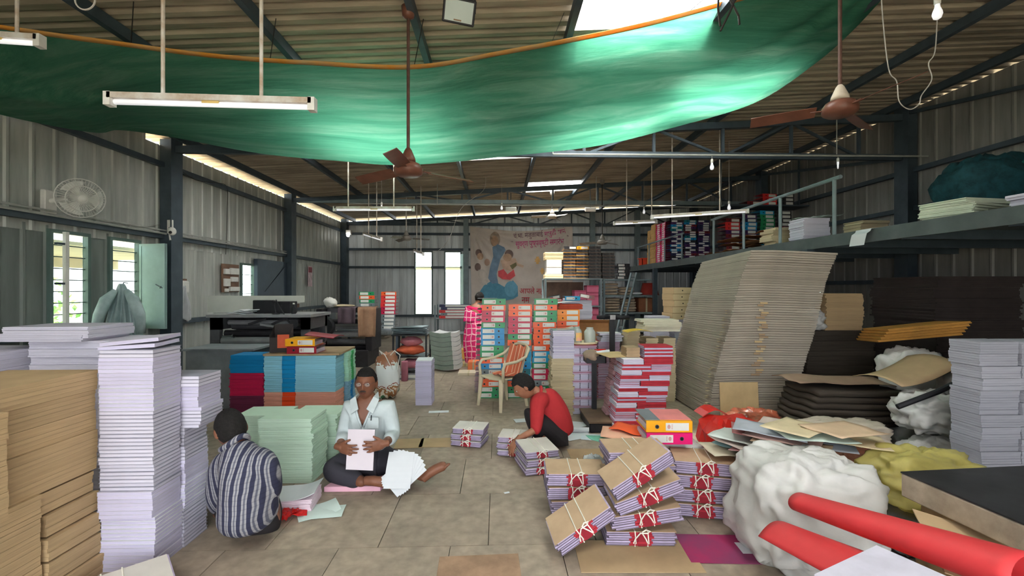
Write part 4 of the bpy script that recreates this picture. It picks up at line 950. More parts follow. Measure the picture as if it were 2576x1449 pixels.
def foot(heel, toe, up, L=.235):
    h = Vector(heel); d = (Vector(toe) - h).normalized(); u = Vector(up); u = (u - d * u.dot(d)).normalized(); x = d.cross(u); m = M()
    m.tube([h + u * .035 - d * .01, h + d * .05 + u * .042, h + d * .11 + u * .036, h + d * .165 + u * .022, h + d * .19 + u * .017], [.032, .036, .037, .036, .022], 12)
    for k, o in enumerate((.03, .012, -.004, -.018, -.031)):
        s = h + d * (.175 - .006 * k) + x * o + u * .014; m.tube([s, s + d * .026 + u * .003, s + d * (.05 - .005 * k)], [.012 if k == 0 else .0092, .011 if k == 0 else .0085, .007], 8)
    return m
def V(px, py, Y): return aty(px, py, Y)
def basis(fwd, upv):
    f = Vector(fwd).normalized(); u = Vector(upv); u = (u - f * u.dot(f)).normalized(); y = -f; x = y.cross(u)
    return Matrix(((x.x, y.x, u.x, 0), (x.y, y.y, u.y, 0), (x.z, y.z, u.z, 0), (0, 0, 0, 1)))
def collar(c, ax, r, th, mt, parent, org, name='collar'):
    ax = Vector(ax).normalized(); x = ax.cross(Vector((0, 1, .3))).normalized(); y = ax.cross(x)
    M().tube([Vector(c) - Vector(org) + (x * math.cos(q) + y * math.sin(q)) * r + ax * .01 * math.cos(q * 2) for q in [k * .4488 for k in range(15)]], th, 8).build(name, mt, parent, smooth=True)
def place(me, name, parent, org):
    me.transform(Matrix.Translation(-Vector(org))); o = bpy.data.objects.new(name, me); COL.objects.link(o); o.parent = parent; return o
def cut(me, test):
    import bmesh
    bm = bmesh.new(); bm.from_mesh(me); bmesh.ops.delete(bm, geom=[f for f in bm.faces if test(f.calc_center_median())], context='FACES'); bm.to_mesh(me); bm.free()
m_skin = mat('skin_brown', (122, 78, 58), .5, .08, 20, spec=.35); m_skin2 = mat('skin_brown_light', (150, 100, 76), .5, .08, 20, spec=.35); m_foot = mat('skin_foot', (188, 134, 110), .55, .08, 20)
m_hair = mat('hair_black', (26, 23, 22), .8, .3, 60, bump=.6, bsc=120)
m_eye = mat('eye_white', (168, 152, 142), .5); m_iris = mat('eye_dark', (24, 16, 14), .6)
def clothbump(name, c, **k): return mat(name, c, .85, .05, 10, bump=.35, bsc=14, **k)
m_shw = clothbump('shirt_white', (188, 198, 200)); m_trou = clothbump('trouser_dark', (58, 56, 64)); m_shr = clothbump('shirt_red', (172, 44, 48)); m_trb = clothbump('trouser_black', (38, 34, 36))
# ---------------- seated man in white shirt
Y = 3.55
org = V(925, 1185, Y); org.z = 0
man = thing('person', 'man in white shirt and glasses sitting cross-legged holding a white paper pad', 'person', tuple(org))
pel = V(925, 1130, Y + .08); pel.z = .13
chest = V(926, 1050, Y); sto = V(926, 1098, Y + .02); nb_ = V(923, 1003, Y); hd = V(921, 964, Y - .035)
shL, shR = V(882, 1024, Y), V(976, 1024, Y)
elL, elR = V(866, 1095, Y - .03), V(990, 1094, Y - .03)
wrL, wrR = V(853, 1124, Y - .31), V(968, 1116, Y - .31)
hipL, hipR = pel + Vector((-.11, -.03, -.01)), pel + Vector((.11, -.03, -.01))
knL = V(826, 1148, Y - .1); knL.z = .10; anL = V(922, 1168, Y - .25); anL.z = .07
knR = V(1028, 1136, Y - .13); knR.z = .15; anR = V(1076, 1212, 3.36); anR.z = .065
def trunk(e):
    return [(pel, .155 + e, .13 + e), (sto, .155 + e, .135 + e), (chest, .155 + e, .115 + e), (chest.lerp(nb_, .62), .11 + e, .085 + e)]
bn = trunk(-.02) + [(nb_, .062, .06), (hd.lerp(nb_, .35), .055, .055), (shL, .06), (elL, .043), (wrL, .029), (shR, .06), (elR, .043), (wrR, .029), (hipL, .09), (knL, .062), (anL, .04), (hipR, .09), (knR, .062), (anR, .04)]
be_ = [(0, 1), (1, 2), (2, 3), (3, 4), (4, 5), (3, 6), (6, 7), (7, 8), (3, 9), (9, 10), (10, 11), (0, 12), (12, 13), (13, 14), (0, 15), (15, 16), (16, 17)]
TH_ = Matrix.Translation(hd) @ basis((.05, -1, .06), (0.02, 0, 1))
hL = hand(wrL, (.86, -.42, -.12), (.42, .86, 0), 1, .42, .165); hR = hand(wrR, (-.86, -.42, -.08), (-.42, .86, 0), -1, .42, .165)
ftR = foot(anR + Vector((-.01, 0, -.02)), anR + Vector((.16, .02, .10)), (-.45, -.1, .9)); ftL = foot(anL, anL + Vector((.2, .0, -.02)), (.1, -.5, .6))
body = fuse([skin(bn, be_), head(TH_), hL, hR, ftR, ftL], .0052, 'body', m_skin)
place(body, 'body', man, org)
sn = trunk(.012) + [(shL, .078), (elL, .062), (elL.lerp(wrL, .72), .05), (shR, .078), (elR, .062), (elR.lerp(wrR, .72), .05)]
shm = fuse([skin(sn, [(0, 1), (1, 2), (2, 3), (3, 4), (4, 5), (5, 6), (3, 7), (7, 8), (8, 9)])], .0055, 'shirt', m_shw, 6)
from mathutils.bvhtree import BVHTree
_bv = BVHTree.FromPolygons([v.co for v in shm.vertices], [tuple(p.vertices) for p in shm.polygons])
def front(x, z): h = _bv.ray_cast(Vector((x, Y - 1.2, z)), Vector((0, 1, 0))); return (h[0] or Vector((x, Y - .13, z))) - org + Vector((0, -.003, 0))
zv = chest.z - .035
for s in (-1, 1): M().tube([front(nb_.x + s * (.006 + .068 * f), zv + .17 * f - .004) for f in (0, .2, .4, .6, .8, 1.0)], .009, 6).build('placket', m_shw, man, smooth=True)
M().tube([front(nb_.x, zv - .005 - .028 * f) for f in range(5)], .008, 6).build('placket', m_shw, man, smooth=True)
cut(shm, lambda c: (c.y < Y - .0 and abs(c.x - nb_.x) < .068 * max(0, (c.z - (chest.z - .035)) / .17)) or c.z > nb_.z + .03)
place(shm, 'shirt', man, org)
for s in (-1, 1):
    a = nb_ + Vector((s * .068, -.06, .03)); 
    M().add([p - org for p in (a, nb_ + Vector((s * .03, -.118, -.05)), nb_ + Vector((s * .082, -.13, -.085)), nb_ + Vector((s * .11, -.06, .005)))], [(0, 1, 2, 3)]).add([p - org for p in (a, nb_ + Vector((s * .11, -.06, .005)), nb_ + Vector((s * .07, .07, .04)))], [(0, 1, 2)]).build('collar', m_shw, man, solid=.006)
pk_ = chest + Vector((.085, -.143, .03)) - org
M().box(pk_.x - .045, pk_.y - .004, pk_.z - .07, pk_.x + .035, pk_.y + .004, pk_.z + .01).build('pocket', m_shw, man)
M().tube([pk_ + Vector((-.02, -.008, -.01)), pk_ + Vector((-.018, -.008, .03))], .004, 6).build('pen', mat('pen_dark', (40, 40, 46), .4), man)
trn = [(pel + Vector((0, -.02, -.01)), .15, .12), (hipL, .115), (knL, .088), (anL.lerp(knL, .12), .062), (hipR, .115), (knR, .09), (anR.lerp(knR, .25), .066)]
tm_ = fuse([skin(trn, [(0, 1), (1, 2), (2, 3), (0, 4), (4, 5), (5, 6)])], .008, 'trousers', m_trou); place(tm_, 'trousers', man, org)
hr = hair(TH_, .062, -.07, .0, .009, 3, m_hair, man); hr.location = -org
for s in (-1, 1):
    p = (TH_ @ Vector((s * .03, -.0768, .006))) - org; e = M().blob(p, (.0092, .009, .0075), 12, 8, 0).build('eye', m_eye, man, smooth=True)
    q = (TH_ @ Vector((s * .03, -.0842, .004))) - org; M().blob(q, (.0052, .0022, .0052), 8, 6, 0).build('iris', m_iris, e)
g = M()
for s in (-1, 1):
    g.tube([TH_ @ Vector((s * .032 + .021 * math.cos(a * .42), -.103, .004 + .016 * math.sin(a * .42))) - org for a in range(16)], .0018, 5); g.tube([TH_ @ Vector((s * .053, -.101, .008)) - org, TH_ @ Vector((s * .078, .0, .012)) - org], .0017, 4)
g.tube([TH_ @ Vector((-.011, -.104, .008)) - org, TH_ @ Vector((.011, -.104, .008)) - org], .0018, 4)
gl = g.build('glasses', mat('glasses_frame', (86, 44, 40), .35), man)
ln = M()
for s in (-1, 1): ln.add([TH_ @ Vector((s * .032 + .02 * math.cos(a * .5236), -.103, .004 + .015 * math.sin(a * .5236))) - org for a in range(12)], [tuple(range(12))])
ln.build('lens', glassy('lens', (240, 240, 240), .86, .02), gl)
M().tube([TH_ @ Vector((x, -.104 + 1.5 * x * x * 6, -.047 - 5 * x * x)) - org for x in (-.024, -.016, -.008, 0, .008, .016, .024)], [.002, .0045, .0055, .005, .0055, .0045, .002], 8).build('moustache', mat('moustache_grey', (62, 52, 48), .8), man, smooth=True)
M().tube([TH_ @ Vector((x, -.0985 + 8 * x * x, -.064 + 3 * x * x)) - org for x in (-.021, -.012, 0, .012, .021)], [.0018, .0045, .005, .0045, .0018], 8).build('lips', mat('lips', (104, 56, 48), .5), man, smooth=True)
# pad in his hands, pink pad, paper fan
a, b, c, d_ = V(877, 1080, Y - .275), V(944, 1081, Y - .275), V(939, 1184, Y - .375), V(871, 1181, Y - .375)
n_ = (b - a).cross(d_ - a).normalized() * -.012
solo(M().add([a, b, c, d_, a + n_, b + n_, c + n_, d_ + n_], [(0, 1, 2, 3), (7, 6, 5, 4), (0, 4, 5, 1), (1, 5, 6, 2), (2, 6, 7, 3), (3, 7, 4, 0)]), 'paper_pad', mat('paper_pinkwhite', (208, 198, 206), .75, .02, 4), 'upright white paper pad held by the seated man', 'paper pad')
p = fl(900, 1213); pt_ = [rag(.43, .28, .012, 2, .003, mat('pink_cover', (224, 172, 190), .75, .05, 4), 'pink_pad', seed=s) for s in range(2)]
for k in range(3): solo(M().prism([(-.215, -.13), (.195, -.13), (.225, .13), (-.14, .13)], 0, .0118), 'pink_pad', [mat('pink_cover', (224, 172, 190), .75, .05, 4), m_pp], 'pink paper pad flat on the floor before the seated man, ' + top(3 - k), 'paper pad', (p.x + .02, p.y - .03, .001 + k * .012), R(0), 'pink pads before the seated man')
p = fl(992, 1243)
for k in range(6):
    an = R(46 - k * 9); cs, sn_ = math.cos(an), math.sin(an)
    def fn(u, v):
        x, y = (u - .5) * .19, v * .27; X = x * cs + y * sn_; Yv = -x * sn_ + y * cs + .07; bend = .03 * math.sin(max(0, Yv) * 9)
        return (X - .03, Yv * .55 - bend * .4 + .004 * k - .03, .004 + max(0, Yv) * .78 + bend * .3)
    solo(M().grid(fn, 5, 7), 'paper_sheet', m_pw, 'white sheet fanned over the seated man\'s shin, %s from below' % od(k + 1), 'paper', (p.x + .012 * k, p.y - .035 - .009 * k, .001), 0, 'fanned sheets on the shin', solid=.0015)
# ---------------- squatting person in red shirt (seen from the left side)
Y = 4.2; org = V(1375, 1125, Y); org.z = 0
red = thing('person', 'person in red shirt and black trousers squatting over tied book bundles', 'person', tuple(org))
pel = V(1404, 1088, Y + .03); mid = V(1398, 1045, Y + .02); up_ = V(1372, 1003, Y); nb_ = V(1347, 984, Y - .02); hd = V(1318, 972, Y - .04)
sL, sR = V(1352, 1008, Y - .15), V(1350, 1004, Y + .17); eL, eR = V(1349, 1080, Y - .23), V(1350, 1085, Y + .12); wL, wR = V(1304, 1104, Y - .30), V(1370, 1106, Y - .16)
hipl, hipr = pel + Vector((-.01, -.09, -.01)), pel + Vector((-.01, .09, -.01))
kl, kr = V(1325, 1032, Y - .12), V(1330, 1034, Y + .14); al, ar = V(1368, 1112, Y - .11), V(1372, 1110, Y + .12); al.z = ar.z = .07
tr = lambda e: [(pel, .12 + e, .12 + e), (mid, .125 + e, .13 + e), (up_, .105 + e, .13 + e), (up_.lerp(nb_, .6), .075 + e, .085 + e)]
bn = tr(-.04) + [(nb_, .053), (hd.lerp(nb_, .4), .05), (sL, .043), (eL, .038), (wL, .027), (sR, .043), (eR, .038), (wR, .027), (hipl, .085), (kl, .058), (al, .036), (hipr, .085), (kr, .058), (ar, .036)]
TR_ = Matrix.Translation(hd) @ basis((-.80, -.06, -.55), (-.52, .05, .85))
hl_ = hand(wL, (-.55, -.25, -.62), (.55, .5, -.35), 1, .6); hr_ = hand(wR, (.2, -.7, -.2), (-.6, -.2, -.4), -1, .5)
body = fuse([skin(bn, be_), head(TR_), hl_, hr_, foot(al + Vector((.03, 0, -.065)), al + Vector((-.2, -.02, -.065)), (0, 0, 1)), foot(ar + Vector((.03, 0, -.065)), ar + Vector((-.2, .03, -.065)), (0, 0, 1))], .0055, 'body', m_skin2)
place(body, 'body', red, org)
sn = [(pel + Vector((.035, 0, -.045)), .125, .15), (pel + Vector((.01, 0, .02)), .135, .155), (mid, .14, .16), (up_, .115, .155), (up_.lerp(nb_, .6), .08, .10)]
sl_ = lambda S, E, W_: skin([(up_, .1, .11), (S, .08), (E, .062), (E.lerp(W_, .22), .056)], [(0, 1), (1, 2), (2, 3)])
s_ = fuse([skin(sn, [(0, 1), (1, 2), (2, 3), (3, 4)]), sl_(sL, eL, wL), sl_(sR, eR, wR)], .008, 'shirt', m_shr); place(s_, 'shirt', red, org)
collar(nb_.lerp(up_, .22), nb_ - up_, .062, .016, m_shr, red, org)
tn = [(pel + Vector((-.03, 0, -.02)), .09, .09), (hipl, .095), (kl, .08), (al.lerp(kl, .15), .06), (hipr, .095), (kr, .08), (ar.lerp(kr, .15), .06)]
place(fuse([skin(tn, [(0, 1), (1, 2), (2, 3), (0, 4), (4, 5), (5, 6)])], .008, 'trousers', m_trb), 'trousers', red, org)
h = hair(TR_, .06, -.06, .0, .015, 5, m_hair, red); h.location = -org
for s in (-1, 1): e = M().blob((TR_ @ Vector((s * .03, -.0768, .006))) - org, (.0115, .0115, .0105), 10, 8, 0).build('eye', m_eye, red, smooth=True); M().blob((TR_ @ Vector((s * .03, -.084, .004))) - org, (.005, .003, .005), 8, 6, 0).build('iris', m_iris, e)
# ---------------- person in striped shirt, seen from behind
def stripes(nt, N, L, b):
    tc = N.new('ShaderNodeTexCoord'); sp = N.new('ShaderNodeSeparateXYZ'); L.new(tc.outputs['Object'], sp.inputs[0])
    nz = N.new('ShaderNodeTexNoise'); nz.inputs['Scale'].default_value = 5; L.new(tc.outputs['Object'], nz.inputs[0])
    def stripe(src, f, w0, amp=.25):
        m1 = N.new('ShaderNodeMath'); m1.operation = 'MULTIPLY'; L.new(src, m1.inputs[0]); m1.inputs[1].default_value = f
        m2 = N.new('ShaderNodeMath'); m2.operation = 'MULTIPLY_ADD'; L.new(nz.outputs[0], m2.inputs[0]); m2.inputs[1].default_value = amp; L.new(m1.outputs[0], m2.inputs[2])
        m3 = N.new('ShaderNodeMath'); m3.operation = 'FRACT'; L.new(m2.outputs[0], m3.inputs[0])
        r = N.new('ShaderNodeValToRGB'); r.color_ramp.interpolation = 'LINEAR'; L.new(m3.outputs[0], r.inputs[0]); return r
    r = stripe(sp.outputs[0], 24, .5, 1.1); e = r.color_ramp.elements
    e[0].position = 0; e[0].color = lin((44, 46, 70)); e[1].position = .42; e[1].color = lin((44, 46, 70))
    for p, c in ((.48, (150, 148, 152)), (.62, (150, 148, 152)), (.66, (92, 94, 108)), (.8, (92, 94, 108)), (.84, (150, 148, 152)), (.96, (150, 148, 152))): k = e.new(p); k.color = lin(c)
    r2 = stripe(sp.outputs[2], 38, .5); e = r2.color_ramp.elements; e[0].position = .0; e[0].color = (.62, .62, .66, 1); e[1].position = .3; e[1].color = (1, 1, 1, 1)
    mx = N.new('ShaderNodeMix'); mx.data_type = 'RGBA'; mx.blend_type = 'MULTIPLY'; mx.inputs[0].default_value = .8
    L.new(r.outputs[0], mx.inputs[6]); L.new(r2.outputs[0], mx.inputs[7]); L.new(mx.outputs[2], b.inputs['Base Color']); b.inputs['Roughness'].default_value = .85
    n2 = N.new('ShaderNodeTexNoise'); n2.inputs['Scale'].default_value = 9; L.new(tc.outputs['Object'], n2.inputs[0])
    bp = N.new('ShaderNodeBump'); bp.inputs['Strength'].default_value = .6; bp.inputs['Distance'].default_value = .02; L.new(n2.outputs[0], bp.inputs['Height']); L.new(bp.outputs[0], b.inputs['Normal'])
m_str = fab('shirt_striped', stripes)
Y = 2.62; org = V(625, 1360, Y); org.z = 0
st = thing('person', 'person in navy and white striped shirt sitting on the floor, back turned', 'person', tuple(org))
pel = V(626, 1322, Y); pel.z = .14; mid = V(628, 1262, Y - .01); ch = V(622, 1195, Y + .0); nb_ = V(592, 1120, Y + .05); hd = V(580, 1080, Y + .09)
sL, sR = V(560, 1168, Y + .04), V(668, 1160, Y + .0); eL, eR = V(548, 1255, Y + .1), V(682, 1240, Y + .06); wL, wR = V(552, 1290, Y + .34), V(628, 1285, Y + .30)
hipl, hipr = pel + Vector((-.1, .06, -.01)), pel + Vector((.1, .06, -.01)); kl, kr = pel + Vector((-.36, .34, .0)), pel + Vector((-.12, .38, .0)); al, ar = pel + Vector((-.36, .5, -.07)), pel + Vector((-.34, .44, -.06))
tr = lambda e: [(pel, .17 + e, .135 + e), (mid, .165 + e, .125 + e), (ch, .15 + e, .11 + e), (ch.lerp(nb_, .62), .105 + e, .085 + e)]
bn = tr(-.04) + [(nb_, .055), (hd.lerp(nb_, .35), .05), (sL, .045), (eL, .04), (wL, .027), (sR, .045), (eR, .04), (wR, .027), (hipl, .09), (kl, .06), (al, .038), (hipr, .09), (kr, .06), (ar, .038)]
TS_ = Matrix.Translation(hd) @ basis((-.62, .62, -.45), (-.3, .2, .9))
body = fuse([skin(bn, be_), head(TS_), hand(wL, (.3, .9, -.3), (.3, 0, -.9), 1, .4), hand(wR, (-.3, .9, -.3), (-.3, 0, -.9), -1, .4), foot(al, al + Vector((.2, .02, -.02)), (0, .2, 1)), foot(ar, ar + Vector((-.2, .02, 0)), (0, .2, 1))], .006, 'body', m_skin)
place(body, 'body', st, org)
sn = [(pel + Vector((-.01, .0, -.055)), .19, .165)] + [(mid, .18, .145)] + tr(.014)[2:3] + [(ch.lerp(nb_, .62), .13, .10)] + [(sL, .088), (eL, .07), (wL.lerp(eL, .3), .05), (sR, .088), (eR, .07), (wR.lerp(eR, .3), .05), (nb_ + (nb_ - ch) * .1, .085, .08)]
place(fuse([skin(sn[:4] + sn[10:], [(0, 1), (1, 2), (2, 3), (3, 4)]), skin([(ch.lerp(nb_, .62), .11, .09)] + sn[4:7], [(0, 1), (1, 2), (2, 3)]), skin([(ch.lerp(nb_, .62), .11, .09)] + sn[7:10], [(0, 1), (1, 2), (2, 3)])], .008, 'shirt', m_str, 4), 'shirt', st, org)
collar(nb_ + (nb_ - ch) * .06, nb_ - ch, .07, .018, m_str, st, org)
tn = [(pel + Vector((0, .08, -.045)), .12, .08), (hipl, .09), (kl, .082), (al.lerp(kl, .2), .06), (hipr, .09), (kr, .08), (ar.lerp(kr, .2), .06)]
place(fuse([skin(tn, [(0, 1), (1, 2), (2, 3), (0, 4), (4, 5), (5, 6)])], .009, 'trousers', m_trb), 'trousers', st, org)
h = hair(TS_, .058, -.075, -.01, .008, 8, m_hair, st); h.location = -org
for s in (-1, 1): e = M().blob((TS_ @ Vector((s * .03, -.0768, .006))) - org, (.0115, .0115, .0105), 10, 8, 0).build('eye', m_eye, st, smooth=True)
# ---------------- woman in pink sari behind the folder stack
def plaid(nt, N, L, b):
    tc = N.new('ShaderNodeTexCoord'); sp = N.new('ShaderNodeSeparateXYZ'); L.new(tc.outputs['Object'], sp.inputs[0]); outs = []
    nz = N.new('ShaderNodeTexNoise'); nz.inputs['Scale'].default_value = 4; L.new(tc.outputs['Object'], nz.inputs[0])
    for ch_, f in ((0, 11), (2, 9)):
        m1 = N.new('ShaderNodeMath'); m1.operation = 'MULTIPLY'; L.new(sp.outputs[ch_], m1.inputs[0]); m1.inputs[1].default_value = f
        m2 = N.new('ShaderNodeMath'); m2.operation = 'MULTIPLY_ADD'; L.new(nz.outputs[0], m2.inputs[0]); m2.inputs[1].default_value = 1.2; L.new(m1.outputs[0], m2.inputs[2])
        m3 = N.new('ShaderNodeMath'); m3.operation = 'FRACT'; L.new(m2.outputs[0], m3.inputs[0])
        m4 = N.new('ShaderNodeMath'); m4.operation = 'LESS_THAN'; L.new(m3.outputs[0], m4.inputs[0]); m4.inputs[1].default_value = .17; outs.append(m4)
    mm_ = N.new('ShaderNodeMath'); mm_.operation = 'MAXIMUM'; L.new(outs[0].outputs[0], mm_.inputs[0]); L.new(outs[1].outputs[0], mm_.inputs[1])
    mx = N.new('ShaderNodeMix'); mx.data_type = 'RGBA'; L.new(mm_.outputs[0], mx.inputs[0]); mx.inputs[6].default_value = lin((222, 30, 110)); mx.inputs[7].default_value = lin((248, 190, 196))
    L.new(mx.outputs[2], b.inputs['Base Color']); b.inputs['Roughness'].default_value = .7
m_sari = fab('sari_pink', plaid)
Y = 8.6; org = Vector((aty(1192, 800, Y).x, Y, 0))
wo = thing('person', 'woman in pink checked sari standing bent behind the folder columns', 'person', tuple(org))
O = org; hd = O + Vector((.1, .22, 1.30)); nb_ = O + Vector((.05, .12, 1.18)); ch = O + Vector((.02, .05, 1.02)); pel = O + Vector((0, -.02, .74))
sL, sR = O + Vector((-.13, .08, 1.12)), O + Vector((.19, .10, 1.12)); eL, eR = O + Vector((-.15, .2, .9)), O + Vector((.26, .26, .92)); wL, wR = O + Vector((.0, .42, .86)), O + Vector((.2, .46, .9))
hl2, hr2 = O + Vector((-.08, 0, .7)), O + Vector((.08, 0, .7)); kl, kr = O + Vector((-.08, .02, .4)), O + Vector((.08, .02, .4)); al, ar = O + Vector((-.08, -.02, .06)), O + Vector((.08, -.02, .06))
bn = [(pel, .13, .11), (pel.lerp(ch, .5), .11, .1), (ch, .12, .09), (ch.lerp(nb_, .6), .08, .07), (nb_, .05), (hd.lerp(nb_, .35), .046), (sL, .045), (eL, .035), (wL, .024), (sR, .045), (eR, .035), (wR, .024), (hl2, .085), (kl, .055), (al, .035), (hr2, .085), (kr, .055), (ar, .035)]
TW_ = Matrix.Translation(hd) @ basis((.3, .85, -.4), (.1, .3, .9))
place(fuse([skin(bn, be_), head(TW_), hand(wL, (.4, .8, -.2), (.2, 0, -.9), -1, .4), hand(wR, (0, .9, -.2), (0, 0, -.9), 1, .4), foot(al + Vector((0, -.04, -.06)), al + Vector((0, .2, -.06)), (0, 0, 1)), foot(ar + Vector((0, -.04, -.06)), ar + Vector((0, .2, -.06)), (0, 0, 1))], .008, 'body', m_skin2), 'body', wo, org)
def sarif(u, v):
    a = 2 * math.pi * u; z = .05 + .97 * v; w = [.13, .17, .2, .19, .165, .15][min(5, int(v * 5.99))]
    w = .15 + .055 * math.sin(math.pi * min(1, v * 1.15)) + .012 * math.sin(a * 9 + v * 6) * (1 - v * .6)
    return (w * math.cos(a) + .02 * v, w * .8 * math.sin(a) + .03 * v, z)
M().grid(sarif, 60, 24).build('sari', m_sari, wo, smooth=True, solid=.006)
M().grid(lambda u, v: (-.20 + .3 * u + .04 * v, -.055 - .06 * math.sin(math.pi * u) + .05 * v, .86 + .28 * v * (.4 + .6 * (1 - u)) ), 14, 10).build('sari_drape', m_sari, wo, smooth=True, solid=.008)
place(fuse([skin([(ch + Vector((0, 0, -.04)), .128, .098), (ch.lerp(nb_, .35), .11, .085), (sL, .055), (sL.lerp(eL, .5), .048), (sR, .055), (sR.lerp(eR, .5), .048)], [(0, 1), (1, 2), (2, 3), (1, 4), (4, 5)])], .009, 'blouse', mat('blouse_pink', (226, 24, 96), .7)), 'blouse', wo, org)
h = hair(TW_, .06, -.08, -.02, .012, 9, m_hair, wo); h.location = -org
M().blob(TW_ @ Vector((0, .115, -.02)) - org, (.05, .045, .05), 14, 10, .1).build('hair_bun', m_hair, wo, smooth=True)
# ================================================================ LEFT WALL: MACHINES, BOARDS, SWITCHES, CLOTHES
m_mach = mat('machine_grey', (92, 92, 96), .5, .15, 6, metal=.3); m_machd = mat('machine_dark', (52, 50, 54), .5, .2, 6, metal=.3); m_machl = mat('machine_pale', (150, 150, 152), .45, .12, 6, metal=.2)
m_blk = mat('black_paint', (36, 36, 40), .5, .2, 6); m_bench = mat('bench_grey', (128, 134, 138), .6, .15, 4)
def YX(px, py, Y): return aty(px, py, Y)
# --- printing machine (front)
Y0 = 6.3; a = aty(528, 900, Y0); b = aty(775, 900, Y0); x0, x1 = a.x, b.x
def z_(y, Y=Y0): return aty(1250, y, Y).z
t = thing('printing_machine', 'grey metal printing machine with rollers behind the blue file covers', 'machine', ((x0 + x1) / 2, Y0 + .3, 0))
def L_(p): return Vector(p) - Vector(((x0 + x1) / 2, Y0 + .3, 0))
def mbox(xa, ya, za, xb, yb, zb): q = L_((xa, ya, za)); r = L_((xb, yb, zb)); return M().box(q.x, q.y, q.z, r.x, r.y, r.z)
for nm, xa, xb in (('side_frame', x0, x0 + .13), ('side_frame', x1 - .1, x1)):
    m = M()
    for zz0, zz1 in ((0, .42), (.60, .68), (.92, 1.1)):
        q = L_((xa, Y0, zz0)); r = L_((xb, Y0 + .7, zz1)); m.box(q.x, q.y, q.z, r.x, r.y, r.z)
    for yy in (Y0, Y0 + .62): q = L_((xa, yy, 0)); r = L_((xb, yy + .08, 1.1)); m.box(q.x, q.y, q.z, r.x, r.y, r.z)
    m.build(nm, m_mach, t)
mbox(x0 - .03, Y0 - .04, z_(790) - .04, x1 + .05, Y0 + .72, z_(790)).build('top_plate', m_machl, t)
mbox(x0 + .13, Y0 + .6, .1, x1 - .1, Y0 + .63, 1.1).build('rear_panel', m_mach, t)
mbox(x0 + .15, Y0 - .12, z_(880), x1 - .05, Y0 + .25, z_(876)).build('feed_table', m_machl, t)
for k, (zy, yy, r) in enumerate(((855, .05, .05), (838, .12, .045), (822, .3, .055), (842, .34, .05), (812, .2, .035))):
    q = L_((x0 + .14, Y0 + yy, z_(zy))); w = L_((x1 - .11, Y0 + yy, z_(zy))); M().tube([q, w], r, 14).build('roller', (m_machl, m_machd, m_mach, m_blk, m_machl)[k], t, smooth=False)
for k in range(4):
    q = L_((x0 + .5 + k * .16, Y0 + .05, z_(815))); w = L_((x0 + .75 + k * .13, Y0 + .05, z_(800) - .12 * (k % 2))); M().bar(q, w, .03, .03).build('linkage_arm', m_machl if k % 2 else m_machd, t)
q = L_((x0 + .2, Y0 - .06, z_(842))); M().tube([q, q + Vector((.14, 0, 0))], .012, 8).tube([q + Vector((.14, 0, 0)), q + Vector((.16, 0, .0))], .03, 10).build('crank_handle', m_chr, t)
q = L_((x1 - .16, Y0 + .02, z_(812))); M().tube([q, q + Vector((0, -.1, 0))], .06, 12).build('drive_wheel', m_machd, t)
mbox(x0 - .02, Y0 + .1, .0, x0 + .12, Y0 + .6, .3).build('base_tray', m_mach, t)
zt_ = z_(790) + .001
o = thing('white_board', 'white backing board standing on the printing machine', 'board', ((aty(645, 760, Y0 + .6).x), Y0 + .6, zt_))
M().prism([(-.72, 0), (.0, 0), (.0, .1), (.72, .15), (.72, .25), (-.7, .25), (-.72, .2)], -.012, .012).build('board_panel', mat('board_ivory', (206, 206, 196), .5, .05, 3), o, rot=(R(90), 0, 0))
xm = aty(660, 780, Y0 + .25).x
t = thing('monitor', 'black monitor seen from behind on the printing machine', 'monitor', (xm, Y0 + .3, zt_)); M().box(-.15, -.03, .0, .15, .02, .19).build('screen_back', m_blk, t, bevel=.008); M().box(-.06, -.08, 0, .06, .06, .012).build('stand', m_blk, t)
t = thing('control_box', 'dark control box right of the monitor on the machine', 'box', (aty(712, 770, Y0 + .3).x, Y0 + .35, zt_)); M().box(-.13, -.12, 0, .13, .12, .17).build('case', m_blk, t, bevel=.006); M().box(-.1, -.123, .04, .02, -.12, .13).build('face_panel', m_machd, t)
t = thing('desk_lamp', 'thin dark lamp arm bent over the printing machine', 'lamp', (aty(690, 780, Y0).x, Y0 + .05, zt_)); M().tube([(0, 0, 0), (-.02, 0, .12), (.0, 0, .2), (.06, -.02, .1), (.2, -.04, -.12)], .008, 6).build('lamp_arm', m_blk, t); M().lathe([(.05, 0), (.05, .01), (.01, .02)], 12).build('lamp_base', m_blk, t)
for k, (px, dz, w) in enumerate(((600, 0, .26), (612, .022, .22), (622, .04, .16))):
    solo(M().grid(lambda u, v: ((u-.5) * w, (v-.5) * .2, .012 + .008 * math.sin(u * 5 + k)), 6, 4), 'paper_sheet', m_pw, 'crumpled white sheets on the machine top, ' + ('lowest', 'middle', 'uppermost')[k], 'paper', (aty(px, 790, Y0 + .1).x, Y0 + .16, zt_ + dz), U(-.3, .3), solid=.01)
t = thing('bottle', 'small dark bottle at the right end of the machine top', 'bottle', (aty(735, 780, Y0 + .1).x, Y0 + .15, zt_)); M().lathe([(.03, 0), (.034, .01), (.034, .08), (.013, .11), (.013, .135)], 14).build('bottle_body', m_iris if False else m_blk, t, smooth=True); M().lathe([(.015, 0), (.015, .02)], 10, (0, 0, .135)).build('cap', m_white, t)
p = aty(620, 868, Y0 - .05)
